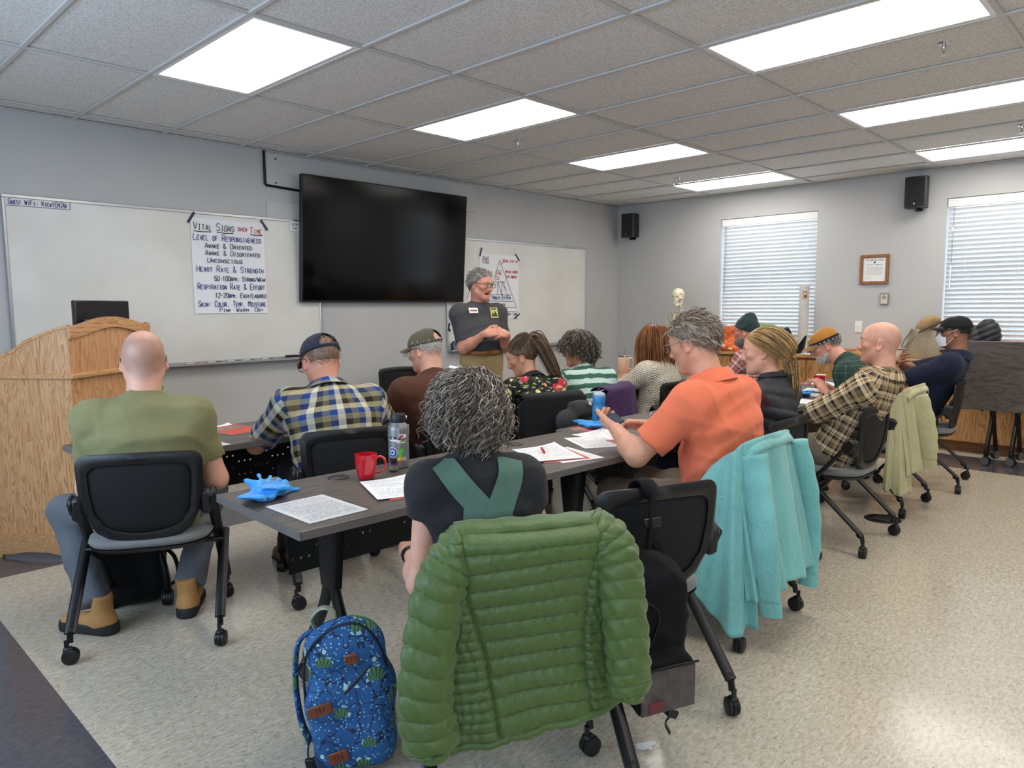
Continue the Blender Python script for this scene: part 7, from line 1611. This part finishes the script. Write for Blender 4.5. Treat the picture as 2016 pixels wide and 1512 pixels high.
t = thing('snack_bag', 'small orange foil bag behind the curly-haired woman', 'bag', (1.80, 2.235, TT), .5); v, f = isosurf([rb((0, 0, .010), (.065, .042, .010), .009, k=.01)], .006, disp=wrinkle(6, .005, 60)); meshobj('pouch', v, f, mat('orange_foil', (226, 128, 62), .3, .2), t); obj('seal', MB().box((.07, 0, .008), (.014, .08, .002)), MATS['orange_foil'], t)
t = thing('water_bottle', 'translucent blue squeeze bottle on the near row', 'bottle', (3.225, 2.43, TT)); obj('body', MB().lathe([(0, .002), (.034, .0), (.0365, .004), (.0365, .085), (.0355, .094), (.031, .104), (.031, .110), (.0355, .120), (.036, .150), (.033, .158), (0, .158)], 34), mat('blue_translucent', (70, 160, 226), .3, trans=.35), t); cpb = obj('cap', MB().lathe([(.0335, .157), (.0345, .160), (.034, .168), (.026, .176), (.011, .180), (.009, .186)], 30), mat('clear_blue_cap', (196, 216, 234), .35, trans=.3), t); obj('spout', MB().lathe([(0, .184), (.008, .184), (.009, .190), (.008, .200), (0, .200)], 16), M_BLK, cpb)
for k in range(7): a = -2.75+.17*(k % 4); obj('print_mark', MB().box((.0368*math.cos(a), .0368*math.sin(a), .035+.014*(k//4)+.006*(k % 2)), (.002, .008, .004+.002*(k % 3)), .0005, rotm(0, .3*k, a)), mat('navy_print', (20, 34, 66), .5), t)
_o = P['orange']; PH = np.array((*seatof('orange'), 0))+_o['wri']['L']+unit((.42, .88, .12))*.105+unit((.45, -.30, .80))*.036
t = thing('smartphone', 'smartphone held by the man in the orange polo', 'phone', tuple(PH), rot=(math.radians(24), math.radians(-22), math.radians(-25))); obj('case', MB().box((0, 0, 0), (.074, .150, .009), .004), M_BLK, t); obj('screen', MB().box((0, 0, .0048), (.068, .142, .0006)), mat('phone_screen', (70, 78, 92), .1), t)
# front row
booklet('red illustrated booklet on the front table beside the olive-shirt man', 1.74, 3.76, 12); booklet('orange booklet held up by the man in brown', 2.64, 3.70, 0, z=.80).rotation_euler = (math.radians(48), 0, math.radians(15)); sheet('white page at the elbow of the olive-shirt man', 1.42, 3.50, 6, 2); sheet('small white card at the far edge of the front table', 1.76, 3.925, 10, 0, w=.10, h=.07, m=M_PAPER, curlz=.01)
t = thing('tumbler', 'peach handled tumbler with a straw on the front row', 'tumbler', (5.10, 3.585, TT), math.radians(-20)); pe = mat('peach_enamel', (232, 190, 160), .4); obj('body', MB().lathe([(0, .0), (.036, .0), (.038, .004), (.039, .095), (.043, .104), (.0485, .112), (.0495, .222), (.047, .226), (0, .226)], 34), pe, t); obj('handle', MB().tube(spline([(.047, 0, .205), (.075, 0, .210), (.092, 0, .195), (.092, 0, .135), (.080, 0, .115), (.046, 0, .118)], 6), .0085, 8), pe, t)
ld = obj('lid', MB().lathe([(0, .236), (.044, .236), (.0485, .232), (.0485, .222), (.046, .221), (0, .221)], 30), mat('smoke_lid', (70, 84, 96), .2, trans=.3), t); obj('straw', MB().tube([(.0, .012, .10), (.012, -.004, .285)], .004, 8), m_pane('clear_straw', (.9, .92, .94, 1), .3), t); obj('logo', MB().box((-.0, -.0492, .195), (.006, .001, .009)), M_INKR, t)
sheet('open printed pages beside the peach tumbler', 4.72, 3.47, -12, 1, curlz=.012); sheet('page left of the tumbler beside the striped shirt', 4.55, 3.56, 18, 2, curlz=.01)
t = thing('blue_notebook', 'dark blue notebook behind the peach tumbler', 'notebook', (5.32, 3.80, TT), .2); obj('cover', MB().box((0, 0, .012), (.24, .17, .003)).box((0, 0, .0015), (.24, .17, .003)), mat('blue_cover', (44, 66, 120), .5), t, smooth=False); obj('pages', MB().box((.002, 0, .0068), (.23, .165, .0074)), M_PAPER, t, smooth=False)
v, f = isosurf([ell((0, 0, .025), (.06, .04, .025), k=.02), cone((-.05, 0, .02), (.08, .02, .02), .02, .014, k=.02)], .007, disp=wrinkle(2, .006, 50)); o = meshobj('knit_glove', v, f, m_cloth('black_knit', (16, 16, 18))); o.location = (4.93, 3.70, TT); tag(o, 'crumpled black knit glove beside the tumbler', 'glove')
# far end of the near row
sheet('page under the blue gloves at the far end of the near row', 5.30, 2.16, 14, 0); sheet('page at the near edge by the vest woman', 4.92, 2.02, -6, 1); sheet('page before the man in the ochre cap', 5.62, 2.10, 8, 2, TT+.0008); booklet('red booklet past the second red mug', 6.05, 2.28, -14); sheet('topmost page past the second red mug', 6.07, 2.25, -30, 1, TT+.006); pen('black pen lying on the pages of the bowed man', (5.55, 2.02, TT+.0025), 10, M_BLK)
t = thing('card_box', 'small white card box past the second red mug', 'box', (6.25, 2.36, TT), .3); obj('carton', MB().box((0, 0, .03), (.12, .07, .06), .002), M_WHITE, t, smooth=False); obj('lid', MB().box((0, 0, .061), (.122, .072, .006), .002), MATS['cream_plastic'], t, smooth=False)
# ================================================================== on the boards, counter and in the corner
def flipchart(label, x0, x1, z0, z1, rows, seed, extra=None):
    w, h = x1-x0, z1-z0; t = thing('flip_chart_sheet', label, 'poster', ((x0+x1)/2, YF-.019, (z0+z1)/2), group='hand-lettered flip chart sheets')
    G = np.array([[(w*(i/12-.5), -.002-.010*max(0, (j/12-.86))*abs(math.sin(i*.5))-.028*max(0, .12-j/12)*(1+.5*math.sin(i*.6)), h*(j/12-.5)) for j in range(13)] for i in range(13)]); p = obj('sheet', MB().grid(G, .0008), mat('chart_paper', (240, 241, 243), .65), t)
    for k, (txt, x, z, hh, ww, m) in enumerate(rows): ink(p, m, txt, x-w/2, z-h/2, hh, ww, .0052 if hh > .028 else .0042, .05, seed+k, .06, -.0065)
    return t, p, w, h
_, p, w, h = flipchart('vital signs flip chart sheet taped to the left whiteboard', 2.428, 3.045, 1.358, 2.112, [('Vital', .02, .665, .058, .155, M_INK), ('Signs', .205, .665, .058, .155, M_INK), ('over', .385, .675, .038, .085, M_INKR), ('Time', .490, .66, .052, .11, M_INKR),
 ('Level of Responsiveness', .015, .585, .048, .575, M_INKB), ('Awake & Oriented', .105, .525, .038, .40, M_INKD), ('Awake & Disoriented', .105, .468, .038, .47, M_INKP), ('Unconscious', .12, .410, .036, .30, M_INKP),
 ('Heart Rate & Strength', .03, .335, .046, .57, M_INKB), ('50-100bpm; Strong/Weak', .17, .265, .036, .445, M_INKD), ('Respiration Rate & Effort', .03, .195, .046, .575, M_INKB), ('12-20bpm, Easy/Labored', .17, .128, .036, .445, M_INKD), ('Skin: Color, Temp, Moisture', .03, .055, .044, .58, M_INKB), ('Pink', .20, .012, .032, .10, M_INKD), ('Warm', .34, .012, .032, .115, M_INKD), ('Dry', .505, .012, .032, .08, M_INKD)], 10)
for a, b in ((.02, .16), (.205, .345), (.49, .60)): obj('underline', stroke_line([(a-w/2, .652-h/2), ((a+b)/2-w/2, .648-h/2), (b-w/2, .652-h/2)], .006).xf(t=(0, -.0066, 0)), M_INK, p, smooth=False)
def tapes(t_, pts):
    for x, z, a in pts: obj('tape', MB().box((x, -.0085, z), (.10, .0014, .018), 0, rotm(0, a, 0)), mat('navy_tape', (26, 32, 74), .5), t_, smooth=False)
tapes(p.parent, [(-w/2+.005, h/2+.0, -1.0), (w/2-.0, h/2-.015, .95)])
RM = M_INKR; t2, p, w, h = flipchart('pyramid flip chart sheet taped behind the instructor', 5.56, 6.185, 1.27, 1.985, [('PAS', .05, .62, .06, .10, M_INK), ('Scene size up', .36, .635, .034, .25, RM), ('Stop & fix', .06, .50, .034, .13, RM), ('Initial assess', .40, .515, .034, .21, RM), ('Life threats', .42, .455, .036, .17, RM), ('EAB', .25, .49, .03, .09, RM), ('DC', .25, .435, .03, .07, RM), ('Problem list/plan', .19, .215, .040, .30, M_INKB), ('Treatment', .26, .140, .036, .15, mat('brown_marker', (150, 84, 70), .5)), ('Every time', .38, .022, .05, .225, M_INK)], 40)
for i, ch in enumerate('VITALS'): obj('lettering', lettering(ch, .285+.012*i-w/2, .375-.026*i-h/2, .026, .018, .004, .05, i).xf(t=(0, -.0066, 0)), M_INKD, p, smooth=False)
for i, ch in enumerate('SAMPLE'): obj('lettering', lettering(ch, .355+.017*i-w/2, .385-.028*i-h/2, .028, .02, .004, .05, i+9).xf(t=(0, -.0066, 0)), M_INK, p, smooth=False)
for L in ([(.31, .655), (.10, .10)], [(.31, .655), (.60, .10)], [(.262, .535), (.352, .535)], [(.205, .41), (.41, .41)], [(.15, .265), (.50, .262)], [(.12, .195), (.535, .19)], [(.11, .125), (.575, .122)], [(.10, .075), (.60, .075)], [(.275, .41), (.275, .265)], [(.345, .41), (.345, .265)], [(.05, .612), (.14, .612)]):
    obj('drawn_line', stroke_line([(x-w/2, z-h/2) for x, z in L], .0045).xf(t=(0, -.0066, 0)), M_INK, p, smooth=False)
obj('drawn_arrow', stroke_line([(.37-w/2, .63-h/2), (.315-w/2, .60-h/2)], .006).xf(t=(0, -.0067, 0)), RM, p, smooth=False); tapes(t2, [(-w/2+.02, h/2+.015, -1.25), (w/2-.02, h/2-.02, .85), (w/2-.03, -h/2+.02, -.6)])
t = thing('wifi_note', 'blue guest wifi note written at the top left of the left whiteboard', 'note', (1.405, YF-.0165, 2.118)); ink(t, M_INKB, 'Guest WiFi: Kicw1042@', -.175, -.014, .032, .345, .0042, .05, 3); obj('box_line', stroke_line([(-.19, -.024), (.185, -.024), (.19, -.02), (.19, .03)], .0035).xf(t=(0, -.001, 0)), M_INKB, t, smooth=False)
t = thing('board_label', 'small white label at the right end of the left whiteboard', 'label', (3.335, YF-.026, 2.108)); obj('card', MB().box((0, 0, 0), (.10, .002, .085)), M_PAPER, t, smooth=False); ink(t, M_INK, 'Do Not', -.035, .008, .022, .075, .003, .02, yo=-.0016); obj('lettering', lettering('Save', -.025, -.025, .020, .05, .003, .02).xf(t=(0, -.0016, 0)), M_INK, t, smooth=False)
def marker(label, x, z, m, y=YF-.055):
    t = thing('marker_pen', label, 'marker', (x, y, z), group='dry-erase markers on the trays'); obj('barrel', MB().tube([(-.045, 0, .0075), (.035, 0, .0075)], .0075, 10), M_WHITE, t); obj('cap', MB().tube([(.020, 0, .0075), (.062, 0, .0075), (.066, 0, .0075)], [.0082, .008, .006], 10), m, t); obj('end_plug', MB().tube([(-.052, 0, .0075), (-.044, 0, .0075)], .0078, 10), m, t)
ZT1, ZT2 = .957, .937
for lb, x, m in (('orange marker on the left whiteboard tray', 2.37, mat('orange_cap', (222, 98, 60), .4)), ('dark red marker on the left whiteboard tray', 2.54, mat('wine_cap', (150, 40, 48), .4)), ('dark blue marker on the left whiteboard tray', 2.70, M_INKB), ('light blue marker on the left whiteboard tray', 2.83, mat('sky_cap', (70, 120, 190), .4)), ('black marker on the left whiteboard tray beside the eraser', 3.0, M_INK)): marker(lb, x, ZT1, m)
t = thing('board_eraser', 'black felt eraser on the left whiteboard tray', 'eraser', (3.25, YF-.058, ZT1)); obj('grip', MB().box((0, 0, .022), (.13, .05, .018), .007), M_BLK, t); obj('felt', MB().box((0, 0, .007), (.125, .048, .013), .002), mat('grey_felt', (60, 60, 62), .9), t)
marker('red marker on the right whiteboard tray', 6.53, ZT2, M_INKR); marker('black marker on the right whiteboard tray beside the instructor', 5.90, ZT2, M_INK)
t = thing('tape_roll', 'roll of blue masking tape standing on the right whiteboard tray', 'tape roll', (5.165, YF-.05, ZT2+.052), rot=(math.radians(82), 0, 0)); obj('tape', MB().lathe([(.036, -.012), (.051, -.012), (.051, .012), (.036, .012), (.036, -.012)], 32), mat('blue_tape', (34, 44, 90), .5), t); obj('core', MB().lathe([(.034, -.012), (.036, -.012), (.036, .012), (.034, .012), (.034, -.012)], 32), MATS['cream_plastic'], t)
o = obj('tape_strip', MB().box((0, 0, 0), (.018, .003, .08), 0, rotm(0, .25, 0)).box((.006, -.006, -.035), (.02, .008, .03), .003), MATS['navy_tape']); o.location = (5.097, YF-.030, 1.19); tag(o, 'scrap of blue tape stuck on the right whiteboard frame', 'tape')
# ---- counter
ZC = .871; ORG = m_nylon('orange_shell', (226, 104, 34), .5)
def lump(label, nm, cat, x, y, prims, m, seed, amp=.012, fr=26, h=.012, z=ZC, rz=0):
    V, F = isosurf(prims, h, disp=wrinkle(seed, amp*1.3, fr*.55, (.5, .6, .7), True)); V = V.copy(); V[:, 2] = np.maximum(V[:, 2], 0); o = meshobj(nm, V, F, m); o.location = (x, y, z); o.rotation_euler = (0, 0, rz); return tag(o, label, cat)
oj = lump('crumpled orange jacket on the counter by the left window', 'orange_jacket', 'jacket', 7.99, 4.09, [ell((0, .05, .06), (.12, .19, .07), k=.05), ell((0, -.10, .08), (.12, .15, .09), k=.05), ell((.02, -.02, .20), (.08, .12, .10), k=.06), cone((.02, -.08, .22), (.0, -.15, .30), .06, .035, k=.05), cone((-.10, .10, .06), (-.12, -.16, .02), .05, .05, k=.03), cone((0, .12, .10), (.0, .06, .22), .05, .04, k=.03)], ORG, 4, .016, 24)
obj('lining', MB().tube(spline([(-.13, .16, .03), (-.14, .06, .07), (-.13, -.02, .04), (-.14, -.10, .02)], 6), .03, 10, sq=(.5, 1)), mat('cream_lining', (226, 214, 196), .8), oj)
gb = thing('green_tote', 'green and grey bag behind the bearded man in the beanie', 'bag', (8.02, 3.62, ZC)); v, f = isosurf([rb((0, 0, .13), (.09, .17, .13), .04, k=.02)], .012, disp=wrinkle(8, .01, 20)); meshobj('body', v, f, m_cloth('grey_canvas', (110, 112, 104)), gb); v, f = isosurf([rb((0, .02, .27), (.085, .19, .03), .025, rotm(.12, 0, 0), k=.02)], .01, disp=wrinkle(9, .008, 22)); meshobj('flap', v, f, m_cloth('leaf_canvas', (126, 150, 92)), gb)
lump('dark navy jacket slumped beside the green bag', 'navy_jacket', 'jacket', 8.0, 3.42, [ell((0, 0, .10), (.08, .07, .11), k=.04), ell((0, -.01, .22), (.06, .05, .06), k=.05), cone((0, -.03, .04), (0, -.10, .02), .04, .03, k=.04)], m_cloth('navy_shell', (26, 32, 50), .6), 6)
hat = thing('black_hat', 'pointed black folded hat lying before the cardboard tube', 'hat', (7.90, 3.28, ZC)); obj('brim', MB().prism([(.13, 0), (-.02, .055), (-.12, .20), (-.10, .06), (-.06, 0)], .05, (0, 0, .0), np.array([[0, 0, 1], [1, 0, 0], [0, 1, 0]], float)), m_cloth('black_felt', (18, 18, 20)), hat); v, f = isosurf([ell((.0, .06, .035), (.05, .10, .035), k=.02)], .009, disp=wrinkle(2, .005, 30)); meshobj('crown', v, f, MATS.setdefault('bf', m_cloth('black_felt_soft', (20, 20, 22))), hat)
sheet('stack of white papers beside the cardboard tube on the counter', 7.92, 3.07, 80, 0, ZC, .004, m=M_PAPER, group='papers on the counter'); 
tb = thing('mailing_tube', 'tall white cardboard tube standing on the counter by the left window', 'tube', (8.0, 3.235, ZC)); obj('tube', MB().lathe([(0, 0), (.052, 0), (.052, .735), (.049, .737), (.049, .70), (0, .70)], 30), mat('grey_white_card', (206, 202, 196), .75, var=.06, vscale=14), tb, angle=50)
lbv = []
for i in range(9):
    a = PI+.55+(i/8-.5)*.85; lbv.append([((.0526)*math.cos(a), .0526*math.sin(a), z) for z in (.60, .675)])
lbm = obj('label_sticker', MB().grid(np.array(lbv)), mat('brown_sticker', (120, 58, 30), .5), tb); obj('label_inner', MB().grid(np.array([[(x*1.01, y*1.01, z) for x, y, z in ((p_[0][0], p_[0][1], .609), (p_[1][0], p_[1][1], .666))] for p_ in lbv[1:-1]])), mat('cream_sticker', (236, 206, 140), .5), lbm); obj('label_hill', MB().grid(np.array([[(p_[0][0]*1.02, p_[0][1]*1.02, .613), (p_[0][0]*1.02, p_[0][1]*1.02, .625+.022*math.sin(i/5*PI))] for i, p_ in enumerate(lbv[2:-1])])), MATS['brown_sticker'], lbm)
# canvas tote with straw hat
tt = thing('canvas_tote', 'taupe canvas tote bag on the counter behind the masked man', 'bag', (7.98, 2.03, ZC)); CV = m_worn('taupe_canvas', (158, 146, 124))
P0 = []
for z, a, b_ in ((0, .075, .165), (.02, .082, .172), (.12, .074, .155), (.22, .062, .135), (.29, .055, .120), (.292, .051, .116), (.20, .055, .125)): P0.append((a, b_, 4, z, 0, 0))
obj('bag', stack(P0, 44), CV, tt, angle=60)
for s in (-1, 1): obj('handle', MB().tube(spline([(s*-.055, .07, .27), (s*-.075, .075, .20), (s*-.085, .13, .13), (s*-.07, .17, .10), (s*-.075, .16, .16), (s*-.06, .09, .285)], 6), .012, 8, sq=(.3, 1)), CV, tt)
for y in (-.07, .07): obj('seam', MB().box((-.062, y, .14), (.004, .012, .27), 0, rotm(0, .06, 0)), CV, tt)
sh_ = thing('sun_hat', 'tan suede hat stuffed in the canvas tote', 'hat', (7.98, 2.0, ZC+.27)); v, f = isosurf([ell((0, .0, .07), (.07, .12, .07), rotm(-.55, 0, 0), k=.02)], .009, disp=wrinkle(7, .004, 30)); meshobj('crown', v, f, m_cloth('tan_suede', (170, 140, 102)), sh_); obj('band', MB().tube([(.075*math.cos(a), -.02+.125*math.sin(a)*.85, .035-.06*math.sin(a)) for a in np.linspace(0, 2*PI, 30)[:-1]], .012, 8, closed=True, sq=(.5, 1.2)), mat('dark_band', (110, 88, 62), .7), sh_)
em_ = thing('enamel_mug', 'cream enamel mug with a dark rim on the counter', 'mug', (7.95, 2.235, ZC)); obj('cup', MB().lathe([(0, .002), (.038, 0), (.042, .004), (.043, .075), (.0415, .076), (.040, .01), (0, .008)], 28), MATS['cream_plastic'], em_, angle=50); obj('rim', MB().lathe([(.0405, .075), (.044, .075), (.044, .079), (.0405, .079), (.0405, .075)], 28), M_INK, em_); obj('handle', MB().tube(spline([(0, .042, .06), (0, .065, .055), (0, .062, .025), (0, .043, .018)], 5), .004, 8), MATS['cream_plastic'], em_)
t = thing('wooden_box', 'small wooden box on the counter beside the tote', 'box', (8.0, 1.80, ZC)); obj('body', MB().box((0, 0, .045), (.14, .13, .09), .004), M_OAK, t, smooth=False); obj('lid', MB().box((0, 0, .095), (.146, .136, .016), .004), M_OAKH, t, smooth=False)
bp = thing('black_puffer', 'black puffer jacket bundled on the counter behind the parked table', 'jacket', (8.0, 1.55, ZC)); BN = m_nylon('black_ripstop', (26, 27, 32), .45)
for k, (c, r) in enumerate((((0, .06, .16), (.09, .12, .17)), ((0, -.05, .22), (.08, .11, .17)))):
    v, f = isosurf([ell(c, r, k=.03)], .01, disp=lambda x, y, z: f4(-.014)*np.sqrt(np.abs(np.sin((z*f4(.9)+y*f4(.45))*f4(PI/.055))))+f4(.006)); v = v.copy(); v[:, 2] = np.maximum(v[:, 2], 0); meshobj('body' if k == 0 else 'sleeve', v, f, BN, bp)
# ---- skeleton on its stand
def skeleton():
    t = thing('skeleton_model', 'ivory anatomical skeleton standing in the far corner', 'skeleton', (7.72, 4.63, 0), math.radians(81)); B = mat('bone', (226, 216, 188), .5, var=.08, vscale=20); hd = Head((0, .02, 1.50), (12, 2, 0), .92)
    pr = [ell(CRC, CRR*(.98, 1.0, .95), k=.01), ell((0, .05, -.005), (.052, .045, .05), k=.02), rb((0, .062, -.045), (.034, .032, .024), .014, k=.015)]
    for s in (-1, 1): pr += [ell((s*.030, .092, .0), (.021, .028, .018), k=.006, op='s'), ell((s*.055, .03, -.035), (.022, .040, .022), k=.006, op='s'), cone((s*.056, .055, -.014), (s*.068, -.005, -.014), .007, k=.006), ell((s*.066, .045, .03), (.012, .022, .02), k=.01, op='s')]
    pr += [ell((0, .10, -.030), (.011, .02, .017), k=.005, op='s')]; V, F = isosurf(pr, .004); sk = meshobj('skull', hd(V), F, B, t)
    pr = [cone((s*.058, .005, -.04), (s*.052, .012, -.085), .009, k=.008) for s in (-1, 1)]+[cone((s*.052, .012, -.085), (s*.012, .078, -.105), .012, .012, k=.01) for s in (-1, 1)]+[cone((s*.034, .045, -.075), (s*.008, .084, -.080), .008, k=.01) for s in (-1, 1)]+[ell((0, .078, -.105), (.018, .012, .014), k=.01)]; V, F = isosurf(pr, .004); meshobj('jaw', hd(V), F, B, t)
    tm = MB()
    for s in (0, 1):
        for i in range(9): a = (i-4)*.28; tm.box((.026*math.sin(a)*1.2, .068+.026*math.cos(a), -.066-.011*s), (.006, .005, .009), .0015, rotm(0, 0, -a))
    obj('teeth', hd.mb(tm), M_WHITE, sk)
    sp = spline([(0, -.01, 1.45), (0, -.03, 1.38), (0, -.06, 1.25), (0, -.05, 1.08), (0, -.01, .95), (0, -.02, .90)], 6)
    for i in range(22):
        q = np.array([np.interp(i/21, np.linspace(0, 1, len(sp)), sp[:, a]) for a in range(3)]); r = .014+.010*i/21; obj('vertebra', MB().lathe([(r*.8, -.009), (r, -.006), (r*.85, 0), (r, .006), (r*.8, .009)], 10, q).tube([q, q+np.array((0, -.035, -.012))], .005, 5).tube([q+np.array((-.025, -.012, 0)), q+np.array((.025, -.012, 0))], .004, 5), B, t)
    for i in range(11):
        z = 1.345-.030*i; y0 = -.045-.012*math.sin(i/10*PI); wd = .075+.058*math.sin(min(1, (i+1)/7)*PI/2)-.02*max(0, i-7); dp = .085+.035*math.sin(i/10*PI); drop = .05+.006*i; end = (.02, .0) if i < 7 else (.05+.02*(i-7), -.03)
        for s in (-1, 1): obj('rib', MB().tube(spline([(s*.012, y0, z), (s*wd*.75, y0-.012, z-.004), (s*wd, y0+dp*.55, z-drop*.5), (s*wd*.7, y0+dp*1.2, z-drop*.85), (s*end[0], y0+dp*1.45+end[1], z-drop)], 5), .0052, 6, sq=(1, .7)), B, t)
    obj('sternum', MB().tube(spline([(0, .075, 1.315), (0, .085, 1.24), (0, .09, 1.13)], 5), [.016]*4+[.013]*7, 8, sq=(1, .4), up=(1, 0, 0)), B, t)
    for s in (-1, 1):
        obj('clavicle', MB().tube(spline([(s*.012, .07, 1.325), (s*.06, .072, 1.335), (s*.12, .03, 1.345), (s*.168, .0, 1.34)], 5), .0065, 8), B, t); obj('scapula', MB().prism([(s*.05, 1.33), (s*.15, 1.325), (s*.12, 1.26), (s*.075, 1.19)][::s], .006, (0, -.085, 0), np.array([[1, 0, 0], [0, 0, -1], [0, 1, 0]], float)).tube([(s*.055, -.09, 1.31), (s*.165, -.02, 1.345)], .008, 6), B, t)
        obj('humerus', MB().tube(spline([(s*.178, -.005, 1.325), (s*.182, -.005, 1.29), (s*.19, -.01, 1.15), (s*.195, -.01, 1.03)], 5), [.020, .018, .013]+[.010]*12+[.016], 10), B, t)
        for d in (-.012, .012): obj('forearm_bone', MB().tube([(s*.196+d, -.008, 1.02), (s*.20+d*1.4, .02, .79)], [.009, .007], 8), B, t)
        obj('hand_bones', stack([(.018, .010, 2, .78, s*.202, .022), (.028, .011, 2, .73, s*.202, .024), (.024, .009, 2, .66, s*.20, .03), (.012, .006, 2, .61, s*.198, .035)], 12), B, t)
        obj('femur', MB().tube(spline([(s*.085, -.01, .88), (s*.125, -.01, .86), (s*.11, 0, .66), (s*.085, .01, .47)], 5), [.022]+[.014]*14+[.026], 10), B, t); obj('tibia', MB().tube([(s*.085, .01, .455), (s*.085, 0, .42), (s*.082, -.01, .11)], [.026, .014, .014], 10).tube([(s*.11, -.005, .43), (s*.105, -.015, .10)], .006, 8), B, t); obj('foot_bones', stack([(.022, .09, 2.5, .065, s*.085, .05), (.034, .11, 2.5, .078, s*.085, .055), (.022, .05, 2, .115, s*.085, -.005)], 16), B, t)
    V, F = isosurf([ell((s*.075, -.02, .95), (.06, .045, .07), rotm(0, s*.4, 0), k=.01) for s in (-1, 1)]+[ell((0, .0, .97), (.075, .055, .06), k=.01, op='s'), rb((0, -.045, .93), (.035, .018, .06), .012, k=.02), cone((-.06, .03, .87), (.06, .03, .87), .014, k=.02)], .007); meshobj('pelvis', V, F, B, t)
    st = obj('stand_pole', MB().tube([(0, -.06, .05), (0, -.06, .95)], .012, 10), M_CHR, t)
    for k in range(5): a = k*2*PI/5; obj('stand_leg', MB().tube([(0, -.06, .07), (.24*math.cos(a), -.06+.24*math.sin(a), .05)], .013, 8).lathe([(0, -.02), (.022, -.014), (.022, .014), (0, .02)], 12, (.24*math.cos(a), -.06+.24*math.sin(a), .023), rotm(PI/2, 0, a)), M_BLKM, t)
skeleton()
sc_p = [(1.83, 1.22), (1.85, 1.235), (1.87, 1.225), (1.885, 1.215), (1.905, 1.20), (1.895, 1.19), (1.875, 1.195), (1.862, 1.18), (1.852, 1.195), (1.84, 1.20)]
o = obj('tape_scrap', MB().prism(sc_p, .0008, (0, 0, .0008)), M_WHITE, smooth=False); tag(o, 'torn white tape scrap stuck to the floor in the right foreground', 'tape')
